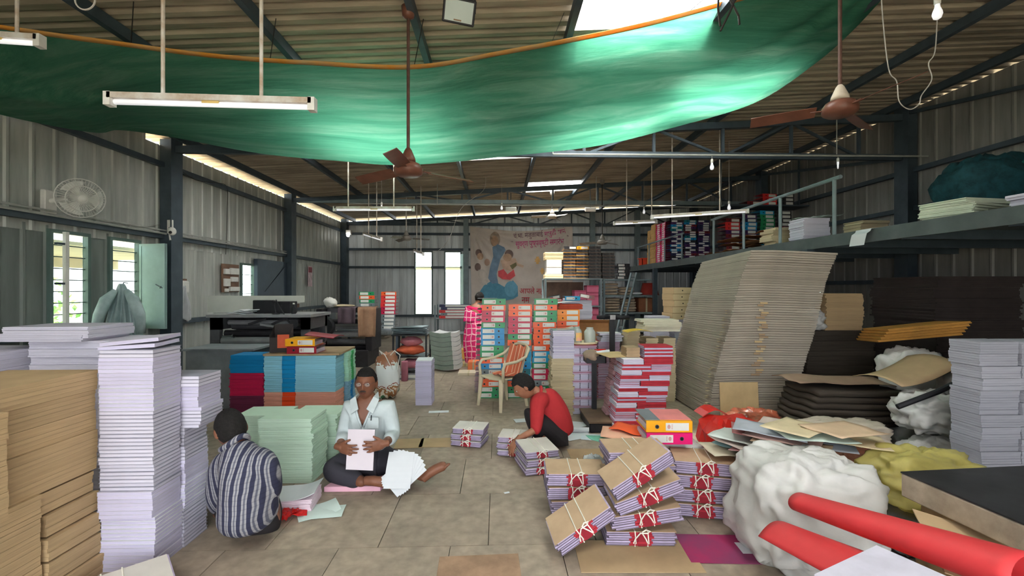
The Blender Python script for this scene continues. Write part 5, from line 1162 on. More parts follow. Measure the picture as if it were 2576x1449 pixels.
for k, (px, w, d, c, lb) in enumerate(((590, .26, .2, m_pw, 'white pad on the machine feed table'), (640, .5, .26, m_beige, 'wide tan sheets lying on the machine feed table'), (655, .22, .1, mcol('maroon'), 'dark red pouch on the tan sheets of the feed table'))):
    solo(M().box(-w/2, -d/2, 0, w/2, d/2, .02), ('paper_pad', 'paper_pad', 'pouch')[k], c, lb, ('paper pad', 'paper pad', 'pouch')[k], (aty(px, 870, Y0).x, Y0 + .03 + .02 * k, z_(876) + .002 + (.021 if k == 2 else 0) ), U(-.2, .2), bevel=.004)
# bench panel in front (grey sheet metal table)
t = thing('work_bench', 'pale grey sheet metal bench between white notebooks and blue file covers', 'bench', (aty(560, 980, 5.7).x, 5.9, 0))
M().box(-.42, -.25, .0, .38, -.24, .72).box(-.42, .25, 0, .38, .26, .72).build('panel', m_bench, t); M().box(-.45, -.28, .72, .42, .3, .745).build('bench_top', m_bench, t)
# --- second machine, farther
Y1 = 8.5; xa, xb = aty(800, 900, Y1).x, aty(925, 900, Y1).x; cx = (xa + xb) / 2
t = thing('cutting_machine', 'dark cutting machine draped with cloths behind the seated man', 'machine', (cx, Y1 + .4, 0)); hw = (xb - xa) / 2
M().box(-hw, -.4, 0, hw, .4, .32).build('base_cabinet', m_machd, t, bevel=.01); M().box(-hw - .05, -.45, .72, hw + .05, .45, .78).build('bed_plate', m_mach, t, bevel=.01)
for s in (-1, 1): M().box(s * hw - .06, -.35, .3, s * hw + .06, .35, 1.1).build('side_frame', m_machd, t, bevel=.01)
for k, (y, z, r) in enumerate(((-.3, .62, .06), (-.32, .48, .06), (-.2, .36, .05), (-.3, .86, .045))): M().tube([(-hw + .06, y, z), (hw - .06, y, z)], r, 12).build('roller', (m_machl, m_mach, m_machd, m_blk)[k], t)
M().box(-hw, -.1, 1.02, hw, .2, 1.12).build('top_beam', m_mach, t, bevel=.01)
M().lathe([(.2, 0), (.2, .03), (.16, .05), (.03, .05)], 20, T=Matrix.Translation((-hw + .15, -.47, .78)) @ Euler((R(90), 0, 0)).to_matrix().to_4x4()).build('hand_wheel', m_blk, t)
def drape(name, label, cat, loc, w, d, drop, mt, rz=0, seed=0):
    def f(u, v):
        x = (u - .5) * w; s = v * (d + drop); y = min(s, d) - d; z = -max(0, s - d)
        return (x + .02 * math.sin(9 * u + seed) * (v ** 2), -y - .015 * (s > d) - .03 * (s > d) * math.sin(u * 11 + seed) - d, z + .012 + .008 * noise.noise(Vector((u * 4, v * 4, seed))))
    return solo(M().grid(f, 20, 20), name, mt, label, cat, loc, rz, solid=.004, smooth=True)
drape('cloth', 'brown cloth draped over the right end of the cutting machine', 'cloth', (xb - .05, Y1 + .35, 1.125), .34, .42, .55, mat('cloth_tan', (150, 116, 92), .9, .15, 6), R(8), 2)
drape('cloth', 'dark plum cloth hanging on the cutting machine front', 'cloth', (xb - .35, Y1 + .32, 1.125), .34, .42, .3, mat('cloth_plum', (84, 70, 78), .9, .15, 6), 0, 3)
solo(M().blob((0, 0, .03), (.2, .16, .03), 16, 8, .25, 2, 3), 'paper_heap', m_beige, 'crumpled beige sheets heaped on top of the cutting machine', 'paper', (xa + .35, Y1 + .4, 1.12), smooth=True)
solo(M().blob((0, 0, .07), (.13, .1, .1), 18, 12, .3, 2.2, 8), 'rag', m_white, 'pale rag hanging on the lever left of the far folders', 'cloth', (xa + .12, Y1 + .3, 1.15), smooth=True)
t = thing('clamp_lever', 'dark levers and knobs on the cutting machine left end', 'lever', (xa + .15, Y1 + .05, .78)); M().tube([(0, 0, 0), (0, 0, .2), (-.25, 0, .22)], .015, 8).build('lever_arm', m_blk, t); M().blob((0, 0, .2), (.05, .05, .05), 12, 8, 0).build('knob', m_machd, t, smooth=True)
# folder stacks on the far left bench
t = thing('work_bench', 'low bench carrying the green and orange folder stacks by the far window', 'bench', (aty(955, 830, 9.6).x, 9.8, 0)); M().box(-.85, -.35, .58, .45, .35, .62).build('bench_top', m_bench, t)
for x in (-.8, .4):
    for y in (-.3, .3): M().box(x - .03, y - .03, 0, x + .03, y + .03, .58).build('leg', m_steel, t)
Yf = 9.7; s_ = 1120 / Yf
for k, c in enumerate(['-orange', '-red', 'red', 'red', 'crimson', 'crimson', 'grey', 'grey', 'grey', 'grey'][::1]):
    folder((aty(982, 800, Yf).x - .004 * k, Yf, .621 + (9 - k) * .08), c.strip('-'), 'folder, %s, in the right stack by the far window, %s' % (c.strip('-'), top(k + 1)), U(-.03, .03), 1, 'folders on the far bench', detail=False, lw=.2)
for k, c in enumerate(['green', 'orange', 'green', 'grey', 'crimson', 'grey', 'orange', 'grey', 'grey', 'green']):
    folder((aty(928, 800, Yf).x + U(-.01, .01), Yf, .621 + (9 - k) * .08), c, 'folder, %s, in the left stack by the far window, %s' % (c, top(k + 1)), U(-.03, .03), -1, 'folders on the far bench', detail=False, lw=.17)
# side table with dark sheets, pink rolls (under far window)
t = thing('side_table', 'black metal side table under the far window with dark sheets', 'table', (aty(1032, 900, 8.3).x, 8.5, 0))
for x in (-.3, .3):
    for y in (-.25, .25): M().box(x - .015, y - .015, 0, x + .015, y + .015, .62).build('leg', m_blk, t)
M().box(-.33, -.28, .62, .33, .28, .64).build('table_top', m_blk, t); M().box(-.31, -.26, .22, .31, .26, .235).build('shelf', m_blk, t)
for k in range(6):
    solo(M().grid(lambda u, v: ((u-.5)*.6, (v-.5)*.42, .01 + .01*math.sin(3*u + k)), 6, 4), 'dark_sheet', mat('slate_sheet', (86, 100, 104), .4, .2, 5, rnd=.15), 'dark slate sheet on the side table by the window, ' + top(6 - k), 'sheet', (aty(1030, 850, 8.4).x, 8.5, .642 + k * .022), U(-.15, .15), 'slate sheets on the side table', solid=.012)
m_cloth = {}
for k, (c, dx, z, rx, lb) in enumerate((((190, 120, 130), .0, .25, .2, 'pink bundle on the side table shelf, upper one'), ((214, 104, 72), -.02, .25, .26, 'orange cloth bundle on the side table shelf'), ((170, 104, 120), .05, .0, .22, 'mauve bundle on the floor under the side table'))):
    solo(M().blob((0, 0, .09), (rx, .16, .09), 18, 10, .25, 2.2, k + 20), 'cloth_bundle', mat('bundle%d' % k, c, .85, .12, 8), lb, 'cloth bundle', (aty(1032, 900, 8.3).x + dx + (.0 if k != 0 else .0), 8.42, z + (.16 if k == 0 else 0)), smooth=True)
solo(M().lathe([(.05, 0), (.055, .02), (.055, .3), (.05, .32)], 14), 'pink_roll', mat('bundle2', (170, 104, 120)), 'short pink roll standing before the side table', 'roll', tuple(fl(1018, 958)) , smooth=True)
t = thing('carton', 'grey flat carton on the floor by the aisle pillar stack', 'carton', tuple(fl(1030, 952))); M().box(-.2, -.1, 0, .2, .1, .1).build('box_body', mat('carton_grey', (150, 150, 156), .7), t); M().box(-.17, -.102, .03, .17, -.1, .075).build('label', m_lab, t)
solo(M().lathe([(.02, .0), (.09, .01), (.11, .05), (.1, .05), (.08, .015), (.02, .008)], 18), 'bowl', m_blk, 'small dark bowl on the grey carton beside the aisle', 'bowl', tuple(fl(1030, 952) + Vector((.05, 0, .101))), smooth=True)
# plastic sack with print
def sackmat(nt, N, L, b):
    tc = N.new('ShaderNodeTexCoord'); sp = N.new('ShaderNodeSeparateXYZ'); L.new(tc.outputs['Object'], sp.inputs[0]); nz = N.new('ShaderNodeTexNoise'); nz.inputs['Scale'].default_value = 9; nz.inputs['Detail'].default_value = 3; L.new(tc.outputs['Object'], nz.inputs[0])
    mm_ = N.new('ShaderNodeMath'); mm_.operation = 'MULTIPLY_ADD'; mm_.inputs[1].default_value = .5; L.new(nz.outputs[0], mm_.inputs[0]); L.new(sp.outputs[2], mm_.inputs[2])
    r = N.new('ShaderNodeValToRGB'); L.new(mm_.outputs[0], r.inputs[0]); e = r.color_ramp.elements; r.color_ramp.interpolation = 'CONSTANT'
    e[0].position = 0; e[0].color = lin((60, 110, 74))
    for p_, c in ((.27, (206, 196, 178)), (.33, (150, 100, 60)), (.385, (206, 208, 200)), (.42, (140, 66, 44)), (.45, (210, 212, 210)), (.71, (150, 98, 72))): k = e.new(p_); k.color = lin(c)
    e[-1].position = 1; e[-1].color = lin((210, 212, 210)); L.new(r.outputs[0], b.inputs['Base Color']); b.inputs['Roughness'].default_value = .35
p = fl(975, 1000)
t = thing('printed_sack', 'white plastic sack with brown and green print standing behind the seated man', 'sack', (p.x, p.y, 0))
M().blob((0, 0, .3), (.16, .14, .31), 26, 18, .22, 2.4, 5, pw=.75).build('sack_body', fab('printed_sack', sackmat), t, smooth=True)
for k in range(2): M().tube([(-.05 + .1 * k, -.05, .58), (-.08 + .2 * k, -.12, .66), (.0 + .2 * k, -.14, .6), (.1 + .06 * k, -.13, .4)], .006, 5).build('cord', m_white, t)
solo(M().blob((0, 0, .06), (.16, .13, .07), 16, 8, .25, 2, 31), 'paper_heap', m_pw, 'crumpled white sheets on top of the printed plastic sack', 'paper', (p.x - .05, p.y + .24, .62), smooth=True) if False else None
# orange cloth hanging beside curved reams
pc2 = fl(1088, 930)
def oc(u, v): a = u * math.pi * 1.1 + 2.4; return (.20 * math.cos(a) * (1 - .25 * v * v) + .012 * math.sin(u * 40), .22 * math.sin(a) * (1 - .35 * v * v), .66 * v - .12 * max(0, v - .8))
solo(M().grid(oc, 60, 16), 'orange_cloth', mat('cloth_orange', (238, 122, 30), .7, .15, 9), 'orange pleated cloth draped behind the curved reams', 'cloth', (pc2.x + .12, pc2.y + .6, 0), solid=.006, smooth=True)
t = thing('steel_rack', 'low steel stand holding flag coloured file packs under the second far window', 'rack', (aty(1145, 850, 12.6).x, 12.8, 0)); 
for x in (-.55, .55):
    for y in (-.3, .3): M().box(x - .02, y - .02, 0, x + .02, y + .02, 1.02).build('post', m_steell, t)
for z in (.2, .62): M().box(-.56, -.32, z, .56, .32, z + .02).build('shelf', m_steell, t)
for k, c in enumerate(('red', 'grey', 'red', 'navy', 'navy')): folder((aty(1145, 850, 12.6).x + .05 * (k % 2), 12.75, .641 + k * .079), c, 'wide %s file pack on the low stand, %s' % (c, ('lowest', 'second from below', 'third from below', 'fourth from below', 'topmost')[k]), 0, 1, 'file packs on the low stand', detail=False, L_=.9, lw=.7)
# scattered tan boxes near the woman
for k, (px, py, w, h, c, lb) in enumerate(((1160, 900, .22, .2, (226, 170, 90), 'small amber carton on the floor near the aisle end'), (1172, 918, .3, .06, (226, 204, 150), 'flat cream carton on the floor near the aisle end'), (1192, 928, .2, .16, (240, 130, 84), 'salmon carton on the floor against the folder columns'), (1180, 940, .36, .05, (206, 190, 168), 'low tan slab on the floor against the folder columns'))):
    p = fl(px, py); t = thing('carton', lb, 'carton', (p.x, p.y - .05, 0)); M().box(-w/2, -.15, 0, w/2, .15, h).build('box_body', mat('carton%d' % k, c, .75, .06, 4), t, bevel=.004); M().box(-.015, -.151, h * .1, .015, -.15, h * .95).box(-.015, -.15, h, .015, .15, h + .001).build('tape', m_beige, t)
# wall things
def onwall(px, py, X=XL + .03): return atx(px, py, X)
p = onwall(108, 500)
t = thing('wall_fan', 'white wall mounted fan above the left windows', 'fan', (XL + .03, p.y + .03, p.z))
M().box(0, -.07, -.16, .06, .07, .1).build('wall_bracket', m_white, t, bevel=.01); M().tube([(.05, 0, -.02), (.14, .03, .0), (.2, .05, .02)], .03, 10).build('arm', m_white, t)
Tf = Matrix.Translation((.30, .08, .03)) @ Vector((.80, -.55, -.22)).to_track_quat('Z', 'Y').to_matrix().to_4x4()
M().lathe([(.05, -.12), (.07, -.1), (.07, -.02), (.03, 0)], 16, T=Tf).build('motor', m_white, t, smooth=True)
g = M()
for k in range(44): a = 2 * math.pi * k / 44; g.tube([Tf @ Vector((math.cos(a) * r, math.sin(a) * r, z)) for r, z in ((.045, .07), (.14, .065), (.215, .0))], .0026, 4)
for r, z in ((.215, 0), (.14, .065), (.045, .07)): g.tube([Tf @ Vector((math.cos(a * .2618) * r, math.sin(a * .2618) * r, z)) for a in range(25)], .006, 5)
for k in range(36): a = 2 * math.pi * k / 36; g.tube([Tf @ Vector((math.cos(a) * r, math.sin(a) * r, z)) for r, z in ((.06, -.07), (.215, 0))], .0022, 4)
g.build('guard', m_white, t)
for k in range(3):
    b_ = M().grid(lambda u, v: Tf @ Vector(((.04 + .15 * u) * math.cos(k * 2.094 + (v - .5) * (.5 + .9 * u)), (.04 + .15 * u) * math.sin(k * 2.094 + (v - .5) * (.5 + .9 * u)), .02 + .025 * (v - .5))), 6, 6); b_.build('blade', mat('fan_blade_clear', (222, 222, 216), .3), t, solid=.002, smooth=True)
M().lathe([(.001, .078), (.04, .076), (.045, .066), (.04, .06)], 16, T=Tf).build('hub_cap', m_white, t, smooth=True)
o = thing('fan_cable', 'thin pale cable sagging from wall fan to the camera', 'cable', (XL + .05, 5, 2)); M().tube([onwall(220, 545) - Vector((XL + .05, 5, 2)), onwall(310, 565) - Vector((XL + .05, 5, 2)), onwall(370, 570) - Vector((XL + .05, 5, 2)), onwall(420, 562) - Vector((XL + .05, 5, 2))], .005, 5).build('cable_run', m_wirel, o)
Yc = 6.72; p = aty(430, 570, Yc)
t = thing('security_camera', 'white dome security camera on the first left column', 'camera', (p.x, Yc, p.z))
M().box(-.06, .0, -.1, .02, .03, .1).build('back_plate', m_white, t, bevel=.006); M().tube([(-.02, 0, -.02), (.03, -.06, -.03), (.06, -.08, -.04)], .014, 8).build('arm', m_blk, t)
M().blob((.07, -.08, -.08), (.055, .055, .062), 18, 14, 0).build('dome', m_white, t, smooth=True); M().blob((.085, -.13, -.1), (.022, .016, .022), 12, 8, 0).build('lens', m_blk, t, smooth=True); M().tube([(-.02, 0, -.1), (.0, -.01, -.2)], .014, 6).build('cable', m_white, t)
t = thing('conduit', 'pale conduit running along the left wall below the camera', 'conduit', (XL + .12, 5, 2.3)); M().tube([(0, -5.5, 0), (0, 5.5, 0)], .016, 6).build('pipe', m_pvc, t); M().tube([(0, -5.5, .045), (0, 5.5, .045)], .012, 6).build('upper_pipe', m_pvc, t)
def swboard(px, py, w, h, label, rows, Yw=None):
    p = onwall(px, py); t = thing('switch_board', label, 'switch board', (XL + .03, p.y, p.z)); M().box(0, -w/2, -h/2, .02, w/2, h/2).build('board', mat('switch_wood', (122, 92, 74), .6), t)
    for (yy, zz, ww, hh) in rows: M().box(.02, yy - ww/2, zz - hh/2, .06, yy + ww/2, zz + hh/2).build('switch_box', m_white, t, bevel=.004)
    for k in range(2): M().tube([(.02, -.05 + k * .05, h/2), (.03, -.06 + k * .05, h/2 + .2), (.03, -.05 + k * .04, 2.28 - p.z)], .011, 5).build('conduit_drop', m_pvc, t)
swboard(578, 700, .52, .52, 'brown switch board with white breakers left of the dark sheet', [(-.16, .12, .14, .1), (.08, .13, .26, .12), (-.15, -.08, .16, .14), (.08, -.02, .2, .09), (.08, -.2, .3, .08), (-.16, -.22, .08, .06)])
swboard(742, 760, .4, .3, 'small switch board with white switches right of the dark sheet', [(0, .02, .32, .12)])
p = onwall(447, 722); t = thing('switch_box', 'white electric meter box beside the window shutter', 'meter box', (XL + .03, p.y, p.z)); M().box(0, -.1, -.1, .12, .1, .1).build('case', m_white, t, bevel=.03, seg=3); M().box(0, -.12, .1, .06, .12, .13).build('top_board', mat('switch_wood', (122, 92, 74), .6), t)
p1, p2 = onwall(622, 700), onwall(712, 700)
t = thing('dark_sheet', 'dark slate blue sheet covering the window left of the second column', 'sheet', (XL + .10, 0, 0)); zA, zB = onwall(670, 745).z, onwall(670, 655).z
M().box(-.06, p1.y + .22, zA, .015, p2.y, zB).build('sheet_panel', mat('slate_blue', (62, 74, 88), .5, .1, 3), t); M().tube([(.02, p1.y + .5, zA + .1), (.02, p2.y - .1, zB - .1)], .006, 4).build('bar', m_blk, t)
p = onwall(778, 695); t = thing('poster', 'narrow pink paper calendar hanging on the left wall', 'calendar', (XL + .05, p.y, p.z)); M().box(0, -.13, -.27, .006, .13, .27).build('sheet', mat('calendar', (206, 180, 186), .6, .2, 9), t); M().box(.006, -.11, .1, .008, .11, .24).build('picture', mat('calendar_pic', (160, 80, 90), .6, .4, 14), t)
# clothes hanging
def cloth(name, label, mt, top_, w, h, seed, cat, depth=.09, flare=1.0, mats=None):
    def f(u, v):
        a = (u - .5); ww = w * (.25 + .75 * min(1, v * flare)) ; fold = .03 * math.sin(u * 19 + seed + 2 * v) * min(1, v * 2)
        return (depth * (1 - 4 * a * a) * .8 + fold + .02, a * ww + .02 * math.sin(v * 5 + seed), -h * v + .07 * abs(a) * (1 - v) - .05 * math.sin(u * 7 + seed) * v)
    t = thing(name, label, cat, top_); M().grid(f, 30, 20).build('fabric', mt, t, solid=.006, smooth=True); M().tube([(0, 0, -.03), (-.03, 0, .02), (-.06, 0, 0)], .006, 5).build('peg', m_steel, t); return t
p = aty(306, 722, 5.6); m_jk = mat('jacket_pale', (196, 212, 212), .75, .2, 5, c2=(152, 174, 174), transl=.2)
t = thing('jacket', 'pale teal jacket hanging in front of the second left window', 'jacket', (XL + .32, p.y + .12, p.z), R(-62))
def jk(u, v):
    a = u - .5; w = .05 + .30 * min(1, v * 1.15) ** .8; hem = .62 - .10 * math.sin(u * 5 + 1) - .12 * (abs(a) < .12)
    return (.05 * math.cos(a * 3) + .035 * math.sin(u * 21 + 3 * v) * min(1, v * 2.5), a * w + .03 * v, .04 - hem * v - .05 * abs(a) * v)
M().grid(jk, 40, 24).build('fabric', m_jk, t, solid=.006, smooth=True)
for sg, l in ((-1, .5), (1, .58)): M().tube([(.05, sg * .05, -.04), (.09, sg * .13, -.16), (.1, sg * .19, -.34), (.09, sg * (.22 if sg < 0 else .2), -l)], [.03, .065, .06, .05], 12).build('sleeve', m_jk, t, smooth=True)
M().tube([(0, 0, .0), (-.1, 0, .06), (-.3, 0, .05)], .006, 5).build('peg', m_steel, t)
p = onwall(446, 712); cloth('white_cloth', 'white shirt hanging below the meter box', mat('cloth_pale', (190, 190, 192), .8, .08, 5), (XL + .08, p.y, p.z - .06), .3, .5, 4, 'shirt')
# ================================================================ CEILING: TUBES, FANS, BULBS, FLOODLIGHT, WIRES
m_tube = emit('tube_glass_dim', (235, 235, 238), .16); m_metalw = mat('fixture_white', (206, 204, 198), .45, .12, 9, c2=(170, 150, 130)); m_fanb = mat('fan_brown', (112, 72, 58), .4, .15, 8); m_rod = mat('rod_rust', (92, 66, 58), .6, .3, 9); m_fang = mat('fan_grey', (130, 124, 116), .5, .15, 8)
def tubelight(a, b, label, hang=True, rt=None, group=None, s=1.0):
    a = Vector(a); b = Vector(b); c = (a + b) / 2; t = thing('tube_light', label, 'light', tuple(c), group=group); d = (b - a).normalized(); A, B = a - c, b - c
    M().bar(A + Vector((0, 0, .035 * s)), B + Vector((0, 0, .035 * s)), .05 * s, .035 * s).build('housing', m_metalw, t); M().tube([A + d * .03, B - d * .03], .016 * s, 10).build('tube', m_tube, t, smooth=True)
    for q, sg in ((A, 1), (B, -1)): M().bar(q - Vector((0, 0, .025 * s)), q + Vector((0, 0, .055 * s)), .04 * s, .05 * s).build('end_cap', m_white, t)
    M().bar(d * -.05 + Vector((0, 0, .012)), d * .05 + Vector((0, 0, .012)), .035 * s, .02 * s).build('ballast', mat('ballast_yellow', (206, 176, 110), .6), t)
    if hang:
        for f in hang if isinstance(hang, (list, tuple)) else (.27, .74):
            p = A.lerp(B, f) + Vector((0, 0, .05)); zt = zroof((c + p).x) - c.z - .02; M().tube([p, (p.x, p.y, zt)], .011 * s, 8).build('hanger_rod', m_metalw, t)
tubelight(aty(276, 256, 2.75), aty(786, 270, 2.75), 'long white tube light hung in front of the net, nearest one', (.26, .745))
tubelight(aty(-120, 95, 3.0), aty(100, 110, 3.0), 'white tube light cut by the left frame edge below the net hem')
tubelight(aty(842, 528, 6.4), aty(1040, 528, 6.4), 'white twin rod tube light hung over the printing machine', (.17, .75), s=.9)
tubelight(aty(915, 590, 10.3), aty(960, 604, 9.1), 'small tube light on two rods near the far left window', (.3, .75))
tubelight(aty(1042, 633, 11.3), aty(1065, 641, 10.2), 'small tube light on long rods left of the banner', (.3, .75))
tubelight(aty(1545, 564, 9.0), aty(1650, 559, 9.0), 'tube light hung above the steel racks', (.3, .9))
tubelight(aty(1640, 548, 7.4), aty(1880, 533, 7.0), 'tube light hung in front of the mezzanine folders', (.22, .72), s=.9)
def cfan(px, py, Y, label, rod, mt, blades=3, r=.55, cone=None, a0=.3, s=1.0):
    p = aty(px, py, Y); t = thing('ceiling_fan', label, 'fan', tuple(p)); h = zroof(p.x) - p.z - .03
    M().tube([(0, 0, .1), (0, 0, h)], .014 * s, 8).build('down_rod', rod, t)
    M().lathe([(.02, h + 0), (.06, h - .02), (.05, h - .1), (.02, h - .12)][::-1], 16).build('top_canopy', mt, t, smooth=True)
    M().lathe([(.09 * s, -.05 * s), (.12 * s, -.03 * s), (.125 * s, .01 * s), (.1 * s, .05 * s), (.05 * s, .07 * s)], 24).build('motor', mt, t, smooth=True)
    M().lathe([(.065 * s, .07 * s), (.06 * s, .1 * s), (.03 * s, .17 * s), (.016, .19 * s)], 18).build('cone_cover', cone or mt, t, smooth=True)
    for k in range(blades):
        a = a0 + 2 * math.pi * k / blades; T = Euler((0, 0, a)).to_matrix().to_4x4()
        b = M().grid(lambda u, v: T @ Vector((.16 * s + (r - .16 * s) * u, (v - .5) * (.10 + .05 * u - .05 * u * u), .0 + .045 * (v - .5) - .02 * u)), 6, 3).build('blade', mt, t, solid=.004)
        M().bar(T @ Vector((.1 * s, 0, .0)), T @ Vector((.2 * s, 0, 0)), .03, .006).build('blade_arm', mt, b)
cfan(1027, 428, 3.84, 'brown ceiling fan hanging below the middle of the net', m_rod, m_fanb, a0=.5, r=.6)
cfan(2113, 275, 3.4, 'brown ceiling fan with pale cloth cone at the upper right', m_rod, m_fanb, cone=mat('fan_cloth', (196, 184, 166), .8), a0=2.7, r=.62)
cfan(1022, 600, 10.8, 'grey ceiling fan hanging near the far windows', m_metalw, m_fang, a0=.1)
cfan(1389, 545, 11.6, 'grey ceiling fan hanging in front of the banner top', m_wire, m_fang, a0=1.1)
cfan(1515, 610, 10.6, 'grey ceiling fan hanging over the wrapped folders', m_wire, m_fang, a0=.6)
p = aty(1155, 28, 2.9); t = thing('flood_light', 'black framed flood light under the roof beside the fan rod', 'light', tuple(p))
Tf = Euler((R(38), R(6), R(8))).to_matrix().to_4x4()
M().box(-.105, -.012, -.075, .105, .02, .075, T=Tf).build('housing', m_blk, t, bevel=.006); M().box(-.09, -.0135, -.06, .09, -.012, .06, T=Tf).build('glass', mat('lamp_glass', (170, 180, 176), .15, .05, 4), t)
M().box(-.03, -.0145, -.055, .02, -.0135, -.046, T=Tf).build('led_strip', mat('led_brown', (120, 100, 80), .5), t); M().tube([(-.1, .02, 0), (-.1, .06, .15), (.0, .06, zroof(p.x) - p.z - .05), (.1, .06, .15), (.1, .02, 0)], .008, 6).build('bracket', m_blk, t)
def bulb(px, py, Y, label, cordtop=None, r=.03, lit=0):
    p = aty(px, py, Y); t = thing('light_bulb', label, 'bulb', tuple(p)); zt = cordtop if cordtop else zroof(p.x) - .03
    M().lathe([(.008, -.075), (r * .75, -.065), (r, -.04), (r * .9, -.02), (.016, .01), (.014, .03)], 16).build('bulb_glass', m_tube, t, smooth=True); M().lathe([(.017, .03), (.02, .035), (.02, .08), (.012, .09)], 12).build('holder', m_white, t, smooth=True)
    M().tube([(0, 0, .085), (0, 0, max(.1, zt - p.z))], .004, 5).build('cord', m_wirel, t)
zc = aty(1790, 390, 6.6).z
bulb(1791, 415, 6.6, 'white bulb hanging from the conduit above the mezzanine', zc); bulb(2108, 412, 6.6, 'empty white bulb holder on the conduit near the right column', zc, .012)
bulb(2358, 22, 3.0, 'white bulb holder hanging at the top right corner'); bulb(1262, 520, 10.5, 'small white bulb hanging left of the banner top'); bulb(1620, 530, 10.4, 'small white bulb hanging right of the banner'); bulb(960, 520, 9.0, 'small white bulb hanging among the far tube lights'); bulb(1834, 518, 8.0, 'small bulb on a long cord above the mezzanine folders')
t = thing('conduit', 'pale conduit crossing the room above the mezzanine rail', 'conduit', (0, 6.6, 0)); a, b = aty(1392, 388, 6.6), aty(2340, 393, 6.6); M().tube([a - Vector((0, 6.6, 0)), b - Vector((0, 6.6, 0))], .014, 6).build('pipe', m_pvc, t)
for px in (1391, 2105): q = aty(px, 388, 6.6); M().tube([q - Vector((0, 6.6, 0)), (q.x, 0, zroof(q.x))], .008, 5).build('hanger', m_pvc, t)
t = thing('conduit', 'pale conduit crossing the room under the second truss', 'conduit', (0, 10.4, 0)); a, b = aty(880, 512, 10.4), aty(1850, 522, 10.4); M().tube([a - Vector((0, 10.4, 0)), b - Vector((0, 10.4, 0))], .016, 6).build('pipe', m_pvc, t)
for px in (1100, 1500): q = aty(px, 514, 10.4); M().tube([q - Vector((0, 10.4, 0)), (q.x, 0, zroof(q.x))], .008, 5).build('hanger', m_pvc, t)
def wire(pts, label, mt=m_wire, r=.005, name='wire'):
    c = Vector(pts[0]); t = thing(name, label, 'wire', tuple(c)); P = [Vector(p) - c for p in pts]; f = []
    for i in range(len(P) - 1):
        for k in range(6):
            u = k / 6; a, b, c_, d = P[max(i-1, 0)], P[i], P[i+1], P[min(i+2, len(P)-1)]
            f.append(.5 * (2*b + (c_-a)*u + (2*a-5*b+4*c_-d)*u*u + (3*b-a-3*c_+d)*u*u*u))
    f.append(P[-1]); M().tube(f, r, 5).build('strand', mt, t)
wire([aty(x, y, 3.2) for x, y in ((2216, -30), (2222, 60), (2236, 175), (2256, 205), (2262, 255), (2288, 275), (2312, 262), (2318, 240), (2344, 200), (2336, 160), (2352, 130), (2358, 40))], 'pale twisted cord looping down from the roof at right', m_wirel, .004)
wire([aty(x, y, 4.2) for x, y in ((820, -8), (880, 20), (960, 38), (1030, 38), (1110, 42))], 'dark wire along the roof to the flood light')
wire([aty(x, y, 10) for x, y in ((1068, 636), (1100, 632), (1130, 600), (1160, 525), (1215, 480), (1222, 446))], 'pale wire sagging from the small tube light to the roof', m_wirel, .005)
wire([atx(x, y, XL + .1) for x, y in ((440, 415), (470, 440), (500, 455), (545, 460), (570, 470), (572, 520), (568, 640))], 'dark cable drooping along the left wall to the switch board')
wire([aty(x, y, 8.0) for x, y in ((1816, 345), (1815, 440), (1812, 490), (1816, 520))], 'pale wire beside the long bulb cord', m_wirel, .003)
t = thing('hanging_ring', 'pale ring hanging from the roof at upper left', 'ring', tuple(aty(214, 0, 2.6))); M().tube([(.055 * math.cos(a * .2618), 0, .055 * math.sin(a * .2618)) for a in range(25)], .0045, 5).build('ring_loop', m_wirel, t)
for k, (px, py, Y) in enumerate(((1285, 526, 11.5), (1485, 527, 11.5))):
    p = aty(px, py, Y); t = thing('flood_light', 'small white flood light by the truss, %s of the banner' % ('left', 'right')[k] if False else 'small white flood light under the far truss, %s one' % ('left', 'right')[k], 'light', tuple(p)); M().box(-.14, -.05, -.05, .14, .05, .05).build('housing', m_white, t, bevel=.01, rot=(R(20), 0, 0)); M().tube([(0, 0, .05), (0, .02, zroof(p.x) - p.z - .05)], .01, 5).build('bracket', m_steel, t)
p = aty(876, 588, 14.0); t = thing('wall_lamp', 'small lit lamp in the far left corner', 'lamp', tuple(p)); M().box(-.08, .0, -.02, .08, .12, .12).build('bracket', m_white, t, bevel=.01); M().blob((0, -.02, -.05), (.05, .05, .05), 12, 10, 0).build('lamp_globe', emit('lamp_lit', (255, 255, 250), 6), t, smooth=True)
# ================================================================ BANNER
BY = 14.36
def bsurf(u, v):                                              # u across, v down
    px = 1182 + (1440 - 1182) * u; top_ = 570 + 13 * math.sin(math.pi * u) ** 1.2 - 6 * u * (1 - u); bot = 800
    py = top_ + (bot - top_) * v; p = aty(px + 10 * v * (u < .5) * (.5 - u), py, BY)
    du, dv = u, v; f = 0
    for (cu, sg) in ((0, 1), (1, -1)):
        rr = math.hypot((u - cu) * 1.1, v); an = math.atan2(v, abs(u - cu) + .001); f += .05 * math.sin(an * 24 + cu * 2) * math.exp(-rr * 2.2) * min(1, rr * 6)
    f += .02 * math.sin(v * 16 + 3 * math.sin(u * 3.1)) * math.exp(-((u - .6) / .3) ** 2) * (1 - abs(v - .5))
    return Vector((p.x, BY - f * 1.6, p.z))
t = thing('banner', 'large white cloth banner with printed woman and pink lettering on the far wall', 'banner', (0, BY, 0)); OB = Vector((0, BY, 0))
for u_ in (.01, .5, .99):
    q_ = bsurf(u_, .01) - OB; M().tube([q_, (q_.x, .09, 3.56), (q_.x, .13, 3.62)], .006, 5).build('tie_cord', m_wirel, t)
m_ban = mat('banner_cloth', (208, 196, 186), .85, .05, 3, transl=.15)
M().grid(lambda u, v: bsurf(u, v) - OB, 70, 50).build('cloth', m_ban, t, smooth=True)
